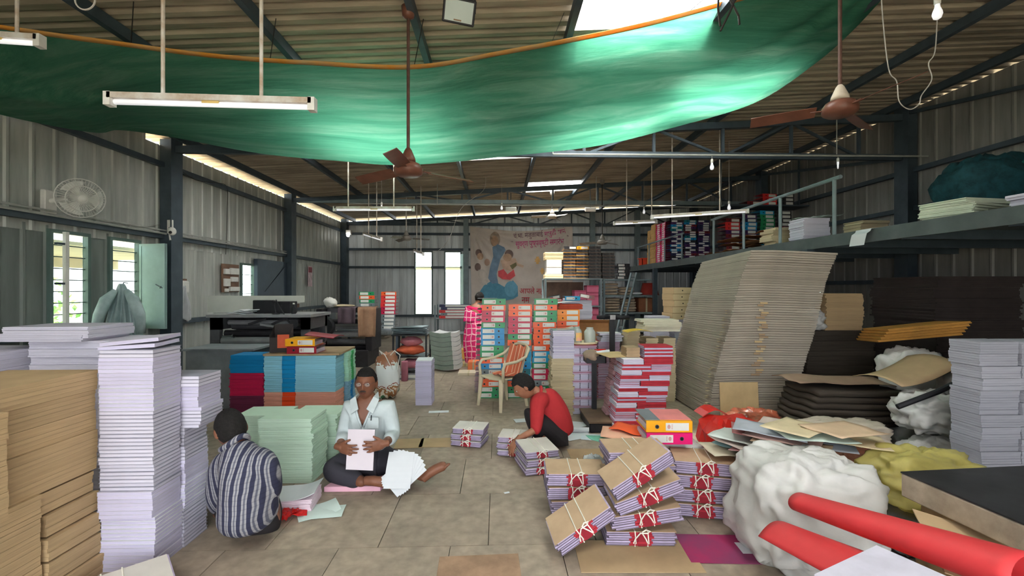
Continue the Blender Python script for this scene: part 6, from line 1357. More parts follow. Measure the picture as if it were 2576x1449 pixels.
def patch(pts, mt, name, lift=.02, label=None):              # printed shape lying on the cloth; pts in picture pixels of the banner
    import bmesh
    bm = bmesh.new(); vs = [bm.verts.new((x, y, 0)) for x, y in pts]; bm.faces.new(vs); bmesh.ops.triangulate(bm, faces=bm.faces[:])
    for _ in range(3): bmesh.ops.subdivide_edges(bm, edges=[e for e in bm.edges if e.calc_length() > 6], cuts=1, use_grid_fill=True)
    bmesh.ops.triangulate(bm, faces=bm.faces[:])
    for v in bm.verts:
        u = (v.co.x - 1182) / 258; tp = 570 + 13 * math.sin(math.pi * max(0, min(1, u))) ** 1.2 - 6 * u * (1 - u); w = (v.co.y - tp) / (800 - tp); q = bsurf(max(0, min(1, u)), max(0, min(1, w))) - OB; v.co = q + Vector((0, -lift, 0))
    me = bpy.data.meshes.new(name); bm.normal_update(); bm.to_mesh(me); bm.free(); me.materials.append(mt); o = bpy.data.objects.new(name, me); COL.objects.link(o); o.parent = t
    if label: o['label'] = label
    return o
def ell(cx, cy, rx, ry, n=20, a0=0): return [(cx + rx * math.cos(2 * math.pi * k / n), cy + ry * math.sin(2 * math.pi * k / n)) for k in range(n)]
def bm_(n, c): return mat('print_' + n, c, .85, .1, 8, transl=.1)
patch([(1195, 752), (1203, 735), (1215, 718), (1232, 708), (1250, 712), (1268, 722), (1290, 705), (1302, 720), (1303, 745), (1290, 752), (1262, 758), (1220, 757)], bm_('blue', (92, 148, 172)), 'printed_skirt')
patch(ell(1285, 727, 17, 20), bm_('blue2', (112, 168, 192)), 'printed_knee', .028)
patch([(1238, 622), (1250, 614), (1268, 622), (1272, 630), (1258, 652), (1248, 690), (1252, 712), (1236, 714), (1226, 700), (1232, 670), (1240, 645)], bm_('shawl', (122, 146, 168)), 'printed_shawl', .024)
patch(ell(1245, 602, 13, 19), bm_('veil', (176, 158, 142)), 'printed_veil'); patch(ell(1244, 606, 9, 13), bm_('face', (190, 158, 132)), 'printed_face', .036)
patch(ell(1203, 636, 8, 9), bm_('hairb', (126, 106, 100)), 'printed_hair'); patch(ell(1207, 645, 8, 9), bm_('face', (190, 158, 132)), 'printed_face', .028); patch(ell(1200, 672, 8, 10), bm_('hairb', (126, 106, 100)), 'printed_hair'); patch(ell(1224, 660, 7, 9), bm_('face2', (182, 150, 132)), 'printed_face', .028)
patch([(1200, 680), (1214, 676), (1226, 690), (1226, 716), (1210, 718), (1200, 708)], bm_('cream', (200, 190, 180)), 'printed_garment')
patch(ell(1280, 640, 11, 12), bm_('hairb', (126, 106, 100)), 'printed_hair', .012); patch(ell(1276, 648, 11, 10), bm_('face', (190, 158, 132)), 'printed_face', .028)
patch([(1258, 655), (1275, 652), (1296, 650), (1302, 662), (1318, 668), (1316, 674), (1300, 668), (1288, 682), (1265, 678)], bm_('skinp', (206, 176, 154)), 'printed_body', .024)
patch([(1252, 682), (1266, 677), (1276, 690), (1292, 678), (1296, 694), (1282, 704), (1262, 702), (1252, 695)], bm_('redp', (214, 92, 96)), 'printed_cloth', .036)
patch([(1282, 668), (1298, 660), (1300, 668), (1288, 678)], bm_('olive', (122, 116, 84)), 'printed_band', .032)
for k in range(7): pass
patch([(1352 + 9 * math.cos(a * .3927) * (1 if a % 2 else .55), 655 + 10 * math.sin(a * .3927) * (1 if a % 2 else .55)) for a in range(16)], bm_('flower', (232, 186, 120)), 'printed_flower')
patch([(1364 + 7 * math.cos(a * .3927) * (1 if a % 2 else .55), 682 + 8 * math.sin(a * .3927) * (1 if a % 2 else .55)) for a in range(16)], bm_('flower', (232, 186, 120)), 'printed_flower')
m_mag = bm_('magenta', (206, 58, 130)); m_pur = bm_('plumtext', (112, 70, 90)); m_rt = bm_('redtext', (196, 34, 58))
def letters(txt, px, py, wpx, mt, rot, name='lettering', hpx=None):
    cu = bpy.data.curves.new('t', 'FONT'); cu.body = txt; cu.resolution_u = 2; o = bpy.data.objects.new('t', cu); COL.objects.link(o); DG().update(); me = bpy.data.meshes.new_from_object(o.evaluated_get(DG())); bpy.data.objects.remove(o)
    if not me.vertices: return
    xs = [v.co.x for v in me.vertices]; x0, w = min(xs), max(xs) - min(xs); k = wpx / w; ca, sa = math.cos(rot), math.sin(rot); ky = k if not hpx else hpx / (max(v.co.y for v in me.vertices) - min(v.co.y for v in me.vertices))
    for v in me.vertices:
        a, b = (v.co.x - x0) * k, v.co.y * ky; qx, qy = px + a * ca + b * sa, py - b * ca + a * sa
        u = max(0, min(1, (qx - 1182) / 258)); tp = 570 + 13 * math.sin(math.pi * u) ** 1.2 - 6 * u * (1 - u); q = bsurf(u, max(0, min(1, (qy - tp) / (800 - tp)))) - OB; v.co = q + Vector((0, -.032, 0))
    me.materials.append(mt); oo = bpy.data.objects.new(name, me); COL.objects.link(oo); oo.parent = t
letters('चं.भा. मंजुळाबाई', 1292, 600, 74, m_pur, R(-4), hpx=20); letters('मारुती माने', 1370, 595, 54, m_mag, R(-8), hpx=20)
letters('सुवर्ण पुष्पवृष्टी समारंभ', 1297, 621, 122, m_mag, R(-3.5), hpx=23); letters('“', 1285, 616, 5, m_pur, 0); letters('”', 1425, 602, 5, m_pur, 0)
letters('आपले नह', 1307, 738, 60, m_rt, R(1), hpx=20); letters('नम', 1312, 762, 20, m_rt, 0, hpx=14)
# ================================================================ MEZZANINE LOAD
m_kfl2 = mat('kraft_box_side', (206, 166, 108), .8, .1, 6, rnd=.08)
def bf(loc, col, label, rz, group, f=1, L_=.3, lw=.14): return folder(loc, col, label, rz, f, group, detail=False, name='box_file', cat='box file', L_=L_, H_=.0525, D_=.28, lw=lw)
G = 'box files in the big mezzanine block'; rr = random.Random(4)
for c in range(3):
    for k in range(19):
        col = rr.choice(['navy', 'navy', 'purple', 'navy', 'purple', 'teal', 'maroon', 'black', 'blue'] if c < 2 else ['purple', 'maroon', 'navy', 'purple', 'black'])
        bf((MX + .33 + c * .33 + U(-.008, .008), 10.72 + U(-.01, .01), MZ + .001 + k * .0535), col, 'dark %s box file, %s front column of mezzanine block, %s' % (col, ('left', 'middle', 'right')[c], top(19 - k)), U(-.02, .02), G, rr.choice([1, -1]))
for c in range(2):
    for k in range(19):
        col = 'pink' if rr.random() < .88 else 'red'
        bf((MX + .30 + U(-.008, .008), 11.04 + c * .33, MZ + .001 + k * .0535), col, 'pink box file facing the aisle, %s column of mezzanine block, %s' % (('near', 'far')[c], top(19 - k)), R(-90) + U(-.02, .02), G, 1, lw=.18)
kx = M().box(-.15, -.14, 0, .15, .14, .058).mesh('kraft_box', m_kfl2)
for c in range(2):
    for k in range(18 - 2 * c):
        o = bpy.data.objects.new('kraft_box', kx); COL.objects.link(o); o.location = (MX + .30 + U(-.008, .008), 11.72 + c * .3, MZ + .001 + k * .059); tag(o, 'small kraft box in the %s column left of the pink files, %s' % (('near', 'far')[c], top(18 - 2 * c - k)), 'box', 'kraft boxes on the mezzanine')
G = 'folders on the mezzanine right part'
for c, (x, y, n, cols) in enumerate(((4.76, 9.0, 10, ['maroon', 'red', 'maroon', 'purple']), (5.11, 9.0, 11, ['navy', 'grey', 'purple', 'blue']), (5.47, 9.0, 12, ['teal', 'cyan', 'teal', 'green']), (5.83, 9.0, 12, ['black', 'black', 'teal', 'maroon']))):
    for k in range(n):
        col = rr.choice(cols); folder((x + U(-.01, .01), y, MZ + .001 + k * .079), col, '%s folder behind the guard rail, %s column, %s' % (col, ('first', 'second', 'third', 'fourth')[c], top(n - k)), U(-.05, .05) + .1, 1, G, detail=False, lw=.17)
t = thing('wall_shelf', 'dark shelf plank above the mezzanine folders', 'shelf', (5.6, 9.3, 3.2)); M().box(-.9, -.25, 0, .9, .25, .03).build('plank', m_steel, t)
for x in (-.85, .85): M().bar((x, .0, .03), (x, .0, zroof(5.6 + x) - 3.22), .03).build('bracket', m_steel, t)
for k, (x, n, c) in enumerate(((5.35, 1, 'maroon'), (5.68, 3, 'red'), (6.05, 3, 'black'))):
    for q in range(n): folder((x, 9.25, 3.231 + q * .079), c, '%s folder on the upper wall shelf, %s' % (c, top(n - q)), .1, 1, 'folders on the upper wall shelf', detail=False)
m_brs = mat('brown_sheet', (150, 104, 68), .85, .15, 5, rnd=.15)
def loose(name, label, cat, loc, w, d, rz, mt, seed=0, amp=.03, tilt=0, th=.003, n=8, group=None):
    return solo(M().grid(lambda u, v: ((u-.5) * w, (v-.5) * d, amp * (noise.noise(Vector((u * 2.2 + seed, v * 2.2, seed))) + .5) + tilt * (u - .5)), n, n), name, mt, label, cat, loc, rz, group, solid=th, smooth=True)
for k in range(9):
    loose('brown_sheet', 'crumpled brown sheet on the mezzanine behind the rail, %s of the heap' % top(9 - k), 'sheet', (MX + .45 + .12 * (k % 3), 8.35 - .36 * (k % 5), MZ + .02 + .034 * k), .7, .5, U(-.5, .5), m_brs, k, .04, group='brown sheets on the mezzanine')
gp2 = [rag(.36, .3, .04, 4, .006, m_page, 'paper_stack_pad', seed=200 + s) for s in range(3)]; gp3 = [rag(.36, .3, .04, 4, .01, m_beige, 'paper_stack_pad', seed=210 + s) for s in range(3)]
pile(gp2, 8, (MX + .30, 6.0, MZ + .001), .0405, 'paper_stack_pad', 'white pad on the mezzanine edge by the tallest rail post, {}', 'paper pad', 'white pads by the rail post', jit=.012)
pile(gp3, 7, (MX + .30, 6.65, MZ + .001), .0405, 'paper_stack_pad', 'worn pad on the mezzanine behind the white pads, {}', 'paper pad', 'worn pads on the mezzanine', jit=.03, jr=.1)
pile(gp3, 6, (MX + .85, 5.7, MZ + .001), .0405, 'paper_stack_pad', 'worn pad right of the white pads on the mezzanine, {}', 'paper pad', 'worn pads on the mezzanine', jit=.03, jr=.1)
loose('plastic_sheet', 'clear plastic sheet thrown over the mezzanine pads', 'plastic sheet', (MX + .45, 6.05, MZ + .335), .55, .4, .2, glassy('clear_plastic', (230, 240, 235), .55, .1), 7, .06, .05)
gg = [rag(.5, .4, .045, 4, .012, mat('greenish_pad', (196, 204, 182), .8, .08, 6), 'greenish_pad', seed=220 + s) for s in range(2)]
pile(gg, 4, (MX + .36, 4.05, MZ + .001), .046, 'greenish_pad', 'pale greenish pad at the mezzanine edge by the net roll, {}', 'paper pad', 'greenish pads at the mezzanine edge', rz=.2, jit=.03, jr=.1)
pile(gp2, 3, (MX + .3, 3.3, MZ + .001), .0405, 'paper_stack_pad', 'white pad at the right frame edge of the mezzanine, {}', 'paper pad', 'white pads by the rail post', jit=.02)
m_netd = mat('net_roll_dark', (24, 66, 74), .8, .3, 12, bump=.3)
t = thing('net_roll', 'dark teal net heap lying on the mezzanine at right', 'net', (5.32, 4.62, MZ)); M().blob((0, 0, .37), (.50, .3, .42), 40, 26, .18, 1.8, 9, pw=.7, flat=-.37, crease=.25).build('net_cloth', m_netd, t, smooth=True)
M().tube([(-.5, -.1, .12), (-.1, -.2, .5), (.35, -.12, .8)], [.05, .07, .05], 10).build('net_edge', mat('net_green_loose', (48, 130, 124), .8, .2, 10), t, smooth=True)
solo(M().grid(lambda u, v: (-.02 - .012 * math.sin(v * 3) - (.03 if v < .6 else .0) + max(0, v - .7) * .5, (u - .5) * .2 - .1 * v, -.16 + .24 * min(v, .72)), 5, 10), 'paper_sheet', m_pw, 'white sheet hanging over the mezzanine edge', 'paper', (MX - .035, 4.72, MZ + .0), solid=.002)
t = thing('crate', 'orange plastic crate on the far mezzanine corner', 'crate', (MX + .25, 12.45, MZ)); M().prism([(-.2, -.15), (.2, -.15), (.2, .15), (-.2, .15)], 0, .02).box(-.2, -.15, .02, .2, -.13, .2).box(-.2, .13, .02, .2, .15, .2).box(-.2, -.15, .02, -.18, .15, .2).box(.18, -.15, .02, .2, .15, .2).build('crate_body', mat('crate_orange', (224, 76, 48), .5), t); M().box(-.23, -.18, .2, .23, -.15, .22).box(-.23, .15, .2, .23, .18, .22).box(-.23, -.15, .2, -.2, .15, .22).box(.2, -.15, .2, .23, .15, .22).build('rim', mat('crate_orange', (224, 76, 48), .5), t)
# ladder, basin
a, b = aty(1601, 686, 10.7), aty(1566, 830, 10.4); a2, b2 = aty(1588, 686, 10.7), aty(1552, 830, 10.4)
t = thing('ladder', 'grey steel ladder leaning on the mezzanine by the racks', 'ladder', (b.x, b.y, 0))
O_ = Vector((b.x, b.y, 0))
def ext(a, b): d = b - a; return a + d * (a.z / -d.z)
for p, q in ((a, b), (a2, b2)): M().bar(p - O_, ext(p, q) - O_, .045, .03).build('side_rail', m_steell, t)
for k in range(8): f = .06 + k * .125; M().tube([a.lerp(ext(a, b), f) - O_, a2.lerp(ext(a2, b2), f) - O_], .013, 6).build('rung', m_steell, t)
solo(M().lathe([(.26, 0), (.24, .02), (.17, .3), (.16, .31), (.01, .312)], 26), 'basin', mat('basin_red', (150, 52, 44), .4, .1, 4), 'dark red basin upside down on the right rack shelf', 'basin', (aty(1640, 740, RY + .3).x - .02, RY + .45, lv(743, RY) + .002), smooth=True)
solo(M().blob((0, 0, .03), (.14, .1, .035), 14, 8, .2, 2, 4), 'white_packet', m_pw, 'small white packet beside the dark red basin', 'packet', (aty(1603, 740, RY + .3).x, RY + .3, lv(743, RY) + .012), smooth=True)
pile(pc_, 4, (X2 + .25, RY + .45, lv(743, RY) + .002), .08, 'paper_parcel', 'brown paper parcel on the upper right rack shelf, left, {}', 'parcel', 'brown paper parcels in the right rack', jit=.015)
pile(pc_, 3, (X2 + .66, RY + .45, lv(743, RY) + .002), .07, 'paper_parcel', 'brown paper parcel on the upper right rack shelf, second column, {}', 'parcel', 'brown paper parcels in the right rack', jit=.015)
t = thing('carton', 'brown cardboard carton at the right end of the lower rack shelf', 'carton', (X2 + 1.15, RY + .45, lv(787, RY) + .002)); M().box(-.2, -.2, 0, .2, .2, .36).build('box_body', mat('carton_brown', (134, 84, 58), .8), t, bevel=.005); M().box(-.022, -.202, 0, .022, -.199, .36).build('tape', m_beige, t)
rbx = [rag(.34, .3, .03, 3, .006, m_redc, 'red_ream', seed=s) for s in range(2)]
pile(rbx, 14, (X1 - .15, RY - .5, 0), .0305, 'red_ream', 'red bound ream on the floor before the racks, {}', 'book', 'red reams before the racks', jit=.012)
t = thing('carton', 'open tan carton behind the orange folder column', 'carton', (1.55, 7.6, 0)); M().box(-.32, -.25, 0, .32, -.24, .92).box(-.32, .24, 0, .32, .25, .92).box(-.32, -.25, 0, -.31, .25, .92).box(.31, -.25, 0, .32, .25, .92).box(-.32, -.25, 0, .32, .25, .01).build('box_body', mat('carton_tan', (190, 140, 92), .8), t); M().add([(-.32, -.25, .92), (.32, -.25, .92), (.3, -.4, .98), (-.3, -.4, .98)], [(0, 1, 2, 3)]).build('flap', mat('carton_tan', (190, 140, 92), .8), t, solid=.006)
# ================================================================ CHAIR, SCALE, BIN
m_ch = mat('chair_cream', (206, 192, 164), .4, .06, 5, spec=.4)
t = thing('plastic_chair', 'cream plastic armchair facing left before the folder columns', 'chair', (.07, 5.66, 0), R(-52)); t.scale = (.92, .92, .9)
M().grid(lambda u, v: ((u-.5) * (.42 + .05 * (1 - v)), -.22 + .44 * v, .43 - .015 * math.sin(math.pi * u) - .02 * v - .05 * max(0, .12 - v)), 12, 10).build('seat', m_ch, t, solid=.014, smooth=True)
for x, y, dx, dy in ((-.22, -.2, -.03, -.03), (.22, -.2, .03, -.03), (-.19, .2, -.03, .06), (.19, .2, .03, .06)):
    M().tube([(x, y, .43), (x + dx * .5, y + dy * .5, .2), (x + dx, y + dy, 0)], [.034, .027, .02], 8).build('leg', m_ch, t)
for k in range(5):
    x = (k - 2) * .075; M().grid(lambda u, v: (x + (u-.5) * .05 * (1 + .3 * v), .20 + .12 * v - .02 * math.cos(x * 6), .42 + .40 * v), 2, 8).build('back_slat', m_ch, t, solid=.01)
M().tube([(-.25, -.19, .40), (-.265, -.2, .58), (-.26, -.16, .64), (-.25, .05, .65), (-.24, .22, .70), (-.19, .32, .80), (-.1, .345, .845), (0, .35, .85), (.1, .345, .845), (.19, .32, .80), (.24, .22, .70), (.25, .05, .65), (.26, -.16, .64), (.265, -.2, .58), (.25, -.19, .40)], .021, 8).build('arm_frame', m_ch, t, smooth=True)
def towel(nt, N, L, b):
    tc = N.new('ShaderNodeTexCoord'); sp = N.new('ShaderNodeSeparateXYZ'); L.new(tc.outputs['Object'], sp.inputs[0]); m1 = N.new('ShaderNodeMath'); m1.operation = 'MULTIPLY'; L.new(sp.outputs[0], m1.inputs[0]); m1.inputs[1].default_value = 13
    m2 = N.new('ShaderNodeMath'); m2.operation = 'FRACT'; L.new(m1.outputs[0], m2.inputs[0]); r = N.new('ShaderNodeValToRGB'); r.color_ramp.interpolation = 'CONSTANT'; L.new(m2.outputs[0], r.inputs[0]); e = r.color_ramp.elements; e[0].color = lin((206, 104, 74)); e[1].position = .78; e[1].color = lin((230, 180, 150)); L.new(r.outputs[0], b.inputs['Base Color']); b.inputs['Roughness'].default_value = .9
def tw(u, v):
    if v < .62: s = v / .62; return ((u-.5) * .34, .155 + .13 * (1 - s) - .02 * math.sin(u * 9) * s, .84 - .40 * s + .015 * math.sin(u * 13))
    s = (v - .62) / .38; return ((u-.5) * .36, .155 - .2 * s, .445 + .012 * math.sin(u * 12 + 3 * s))
solo(M().grid(tw, 30, 20), 'towel', fab('towel_striped', towel), 'orange striped towel folded over the plastic chair', 'towel', (.07, 5.66, 0), R(-52), solid=.01, smooth=True).scale = (.92, .92, .9)
t = thing('platform_scale', 'dark weighing scale with platform between the red book stacks', 'scale', (1.12, 4.85, 0))
M().box(-.16, -.28, 0, .2, .25, .1).build('base', m_machd, t, bevel=.01); M().box(-.17, -.29, .1, .21, .26, .115).build('platform', mat('scale_plate', (110, 90, 72), .6, .15, 5), t)
M().box(-.03, .2, .11, .02, .25, .72).build('column', m_blk, t); M().box(-.11, .08, .66, .1, .28, .68).box(-.11, .08, .68, .1, .09, .74).box(-.11, .27, .68, .1, .28, .74).box(-.12, .08, .66, -.11, .28, .74).box(.09, .08, .66, .1, .28, .74).build('tray', m_machd, t)
solo(M().blob((0, 0, .06), (.09, .08, .07), 14, 9, .3, 2.5, 2), 'crumpled_bag', mat('bag_tan', (150, 130, 112), .8, .15, 7), 'crumpled tan bag in the tray of the weighing scale', 'bag', (1.06, 4.98, .682), smooth=True)
solo(M().tube([(-.09, 0, 0), (.1, .03, .02)], .016, 10), 'paper_roll', m_pw, 'small white roll lying across the scale tray', 'paper roll', (1.16, 4.93, .775)) 
solo(M().box(-.06, -.03, 0, .07, .03, .04), 'red_packet', m_rp, 'small red packet in the weighing scale tray', 'packet', (1.17, 5.03, .765), .2, bevel=.008)
t = thing('scale_post', 'tall black post with dark crossbar behind the tray of jars', 'post', (aty(1540, 850, 5.75).x, 5.75, 0)); M().box(-.03, -.03, 0, .03, .03, 1.1).build('post_body', m_blk, t); M().tube([(-.2, 0, 1.12), (-.02, 0, 1.12)], .025, 10).tube([(.02, 0, 1.12), (.22, 0, 1.115)], .03, 10).build('crossbar', m_blk, t, smooth=True); M().box(-.035, -.035, 1.09, .035, .035, 1.15).build('joint', m_chr, t)
# ================================================================ TIED BUNDLES
m_bpg = mat('bundle_pages', (184, 170, 198), .8, .16, 40, stretch=(.4, .4, 5), rnd=.06); m_bcv = mat('bundle_cover', (128, 116, 132), .7, .1, 8); m_band = mat('bundle_red', (146, 34, 48), .7, .12, 10); m_topb = mat('bundle_top_tan', (190, 162, 132), .85, .08, 5); m_topw = mat('bundle_top_white', (214, 208, 200), .5, .05, 5); m_str_ = mat('string_white', (232, 228, 216), .8)
BK = {}
def bundle_meshes(w, d, h, n, tp):
    k = (w, d, h, n, tp)
    if k in BK: return BK[k]
    t_ = h / n; bks = []
    for s in range(3):
        rr = random.Random(s); a = .006
        bks.append(M().box(-w/2, -d/2, .0006, w/2, d/2, t_ * .3, 1).box(-w/2 + rr.uniform(0, a), -d/2 + rr.uniform(0, a), t_ * .3, w/2 - rr.uniform(0, a), d/2 - rr.uniform(0, a), t_ - .0006, 0).box(-w * .16, -d/2 - .0025, .0008, w * .16, -d/2 + .004, t_ - .0008, 2).mesh('book', [m_bpg, m_bcv, m_redc]))
    band = M().box(-w * .055, -d/2 - .005, 0, w * .055, -d/2 + .004, h).mesh('spine_strip', m_band)
    cov = M().box(-w/2, -d/2, 0, w/2, d/2, .003).mesh('cover_sheet', m_topb if tp == 't' else m_topw)
    e = .004; strs = []
    for x in (-w * .1, w * .085):
        strs.append(M().tube([(x, -d/2 - e, h * .2), (x, -d/2 - e - .002, -.0005), (x, d/2 + e, -.0005), (x, d/2 + e, h + e + .002), (x, -d/2 - e, h + e + .002), (x + .005, -d/2 - e - .004, h * .2)], .0035, 5).mesh('string', m_str_))
    rr = random.Random(9); kn = M().tube([(0, -d/2 - .008, h + .004), (.02, -d/2 - .012, h + .02), (.045, -d/2 - .012, h + .012), (.03, -d/2 - .012, h), (-.01, -d/2 - .01, h), (-.04, -d/2 - .014, h * .6), (-.05, -d/2 - .012, h * .25)], .004, 5).tube([(0, -d/2 - .008, h), (.02, -d/2 - .014, h * .6), (.03, -d/2 - .012, h * .3)], .004, 5).mesh('knot', m_str_)
    BK[k] = (bks, band, cov, strs, kn, t_); return BK[k]
def bundle(loc, label, rz=0, rot=None, w=.40, d=.26, h=.078, n=6, tp='t', group='tied book bundles at front right'):
    bks, band, cov, strs, kn, t_ = bundle_meshes(w, d, h, n, tp); t = thing('tied_book_bundle', label, 'book bundle', loc, rz, group, rot)
    def ad(nm, me, z=0, dx=0, dy=0): o = bpy.data.objects.new(nm, me); COL.objects.link(o); o.parent = t; o.location = (dx, dy, z); return o
    for k in range(n): ad('book', bks[(k + n) % 3], k * t_, U(-.01, .01), U(-.003, .003))
    ad('spine_strip', band); ad('cover_sheet', cov, h)
    for s in strs: ad('string', s)
    ad('knot', kn)
    return t
def bstack(x, y, cnt, rz, lab, jit=.02, z0=.008, **kw):
    h = kw.get('h', .078) + .0136
    for k in range(cnt): bundle((x + U(-jit, jit), y + U(-jit/3, jit/3), z0 + k * h), lab.format(top(cnt - k)), rz + U(-.05, .05), **kw)
bstack(.535, 3.06, 3, R(-2), 'tied book bundle in the left front stack, {}', .025)
bstack(.93, 2.95, 5, R(-2), 'tied book bundle in the middle stack under the pink folder, {}', .03)
bstack(1.385, 2.98, 4, R(-13), 'tied book bundle in the right stack beside the white plastic, {}', .02)
bundle((.845, 2.68, .008), 'tied book bundle flat on the brown board, lowest of the fan', R(-3))
bundle((.875, 2.66, .132), 'tied book bundle tilted slightly above the flat one', rot=(0, R(-9), R(-2)))
bundle((.89, 2.65, .262), 'tied book bundle tilted more, third of the fan', rot=(0, R(-20), R(0)))
bundle((.85, 2.66, .385), 'tied book bundle tilted steeply on top of the fan', rot=(0, R(-31), R(4)))
bundle((.50, 2.58, .125), 'tied book bundle leaning at the left end of the fan', rot=(R(4), R(-33), R(3)), w=.36)
kwf = dict(w=.30, d=.24, h=.045, n=4, tp='w', group='tied book bundles on the aisle floor')
bstack(-.255, 4.32, 3, R(-14), 'tied white topped bundle on open floor left of red shirt, {}', .008, **kwf)
bstack(.175, 4.06, 3, R(-12), 'tied white topped bundle under the hand of the red shirt, {}', .008, **kwf)
bstack(.33, 3.72, 3, R(12), 'tied white topped bundle in front of the red shirt, {}', .012, w=.28, d=.32, h=.05, n=3, tp='w', group='tied book bundles on the aisle floor')
def sackblob(name, label, cat, c, r, mt, seed=0, amp=.22, fr=2.2, pw=.8, flat=None, rz=0, nu=54, nv=36): return solo(M().blob((0, 0, r[2] * .94), r, nu, nv, amp, fr, seed, pw=pw, flat=-r[2] * .94, crease=.22), name, mt, label, cat, c, rz, smooth=True)
m_sack = mat('sack_white', (214, 212, 208), .5, .08, 4, bump=.5, bsc=9, transl=.15); m_plast = mat('plastic_white', (222, 226, 226), .3, .06, 5, bump=.5, bsc=10, transl=.3); m_bag2 = mat('sack_grey', (176, 178, 176), .5, .12, 4, bump=.5, bsc=9); m_yel = mat('plastic_yellow', (216, 204, 124), .35, .12, 4, bump=.5, bsc=8, transl=.4); m_beigec = mat('cloth_beige', (186, 174, 158), .9, .12, 5, bump=.4, bsc=10); m_bbag = mat('brown_bag', (132, 106, 74), .7, .15, 4, bump=.4, bsc=8)
sackblob('plastic_sheet', 'crumpled white plastic against the right tied bundle stack', 'plastic sheet', (1.69, 2.98, 0), (.07, .14, .17), m_plast, 3)
sackblob('plastic_bag', 'limp white plastic bag behind the left tied bundles', 'plastic bag', (.73, 3.32, 0), (.1, .12, .12), m_plast, 6)
sackblob('sack', 'full white sack lying under the pink and yellow folders', 'sack', (1.27, 3.4, 0), (.25, .26, .2), m_sack, 8, .1, pw=.5)
folder((1.205, 3.2, .412), 'pink', 'bright pink folder on the sack behind the tied bundles', R(-2), -1, None)
folder((1.21, 3.21, .4925), 'yellow', 'yellow folder with grey lid on the bright pink folder', R(-3), 1, None)
solo(M().box(-.162, -.13, 0, -.06, .15, .004, 0).box(-.06, -.12, 0, .162, .15, .003, 1), 'file_cover', [mcol('grey'), mat('cover_salmon', (222, 132, 130), .5, .1, 5)], 'grey and salmon cover lying on the yellow folder', 'file cover', (1.21, 3.215, .572), R(-3))
loose('paper_sheet', 'salmon sheet on the heap left of the pink folder', 'paper', (.97, 3.32, .40), .36, .26, -.3, mat('paper_salmon', (228, 174, 146), .75, .05, 4), 2, .02)
loose('paper_sheet', 'sea green sheet under the salmon one on the heap', 'paper', (.86, 3.25, .355), .3, .28, .5, mat('paper_seagreen', (110, 176, 152), .7, .08, 4), 3, .03, -.05)
loose('orange_sheet', 'bright orange sheet between salmon sheet and pink folder', 'paper', (1.03, 3.36, .42), .3, .2, -.6, mat('paper_orange', (238, 96, 48), .7, .06, 4), 4, .02)
m_redp = mat('red_polythene', (228, 48, 40), .35, .14, 4, bump=.25, bsc=6, spec=.5, transl=.25)
t = thing('red_polythene', 'large crumpled red polythene sheet right of the yellow folder', 'plastic sheet', (1.74, 3.26, .36))
M().blob((0, 0, .05), (.22, .19, .13), 18, 9, .2, 2.0, 14, pw=.7, flat=-.1, crease=.3).build('sheet', m_redp, t)
M().grid(lambda u, v: ((u-.5) * .26 - .04, (v-.5) * .16 + .16, .16 + .05 * math.sin(u * 4)), 6, 4).build('folded_flap', m_redp, t, solid=.004)
sackblob('sack', 'white sack bulging under the red polythene sheet', 'sack', (1.84, 3.28, 0), (.25, .19, .16), m_sack, 12, .12, pw=.6)
def mott(nt, N, L, b):
    tc = N.new('ShaderNodeTexCoord'); n = N.new('ShaderNodeTexNoise'); n.inputs['Scale'].default_value = 11; n.inputs['Detail'].default_value = 7; n.inputs['Distortion'].default_value = 1.5; L.new(tc.outputs['Object'], n.inputs[0]); r = N.new('ShaderNodeValToRGB'); L.new(n.outputs[0], r.inputs[0]); e = r.color_ramp.elements; e[0].position = .3; e[0].color = lin((92, 48, 36)); e[1].position = .72; e[1].color = lin((214, 190, 176)); k = e.new(.5); k.color = lin((158, 82, 58)); k = e.new(.62); k.color = lin((172, 96, 72)); L.new(r.outputs[0], b.inputs['Base Color']); b.inputs['Roughness'].default_value = .3
sackblob('filled_bag', 'clear bag of red brown scraps before the tall grey stack', 'bag', (2.18, 3.72, .0), (.27, .2, .235), fab('mottled_bag', mott), 15, .18)
sackblob('cloth_bundle', 'long beige cloth bundle on the heap right of the scrap bag', 'cloth bundle', (2.80, 3.6, .2), (.40, .16, .11), m_beigec, 17, .2, rz=R(-8))
sackblob('sack', 'grey sack lying under the long beige cloth bundle', 'sack', (2.85, 3.6, 0), (.34, .18, .1), m_bag2, 18, .12)
sackblob('brown_tarp', 'dark brown folded tarp in front of the beige bundle', 'tarp', (2.66, 3.08, .0), (.32, .2, .19), mat('tarp_brown', (104, 60, 42), .7, .15, 5, bump=.3), 19, .15)
# white sack in front with coloured sheets spread on top
sackblob('sack', 'big white plastic sack in the right foreground under coloured sheets', 'sack', (1.71, 2.44, 0), (.345, .31, .30), m_sack, 22, .13, 1.6, pw=.62, nu=80, nv=56)
cols = [(206, 196, 172), (190, 150, 150), (152, 176, 178), (204, 176, 146), (196, 202, 196), (168, 106, 104), (176, 180, 190), (214, 196, 160), (120, 150, 152), (206, 188, 178), (196, 160, 150), (190, 206, 196)]
for k in range(22):
    c = cols[k % 12]; yy = 2.95 - .11 * (k % 4) + .02 * (k % 5)
    loose('coloured_sheet', '%s sheet in the spread above the white sack, %s' % (('cream', 'rose', 'slate', 'tan', 'pale', 'brick', 'lavender', 'straw', 'teal', 'beige', 'dusty pink', 'mint')[k % 12], top(22 - k)), 'sheet', (1.60 + .07 * (k % 8) + .05 * (k % 3), yy, .405 + .42 * (2.95 - yy) + .0065 * k), .40, .27, .8 * math.sin(k * 1.7), mat('sheet%d' % (k % 12), c, .75, .08, 5), k, .012, -.015, .0025, group='coloured sheets above the white sack')
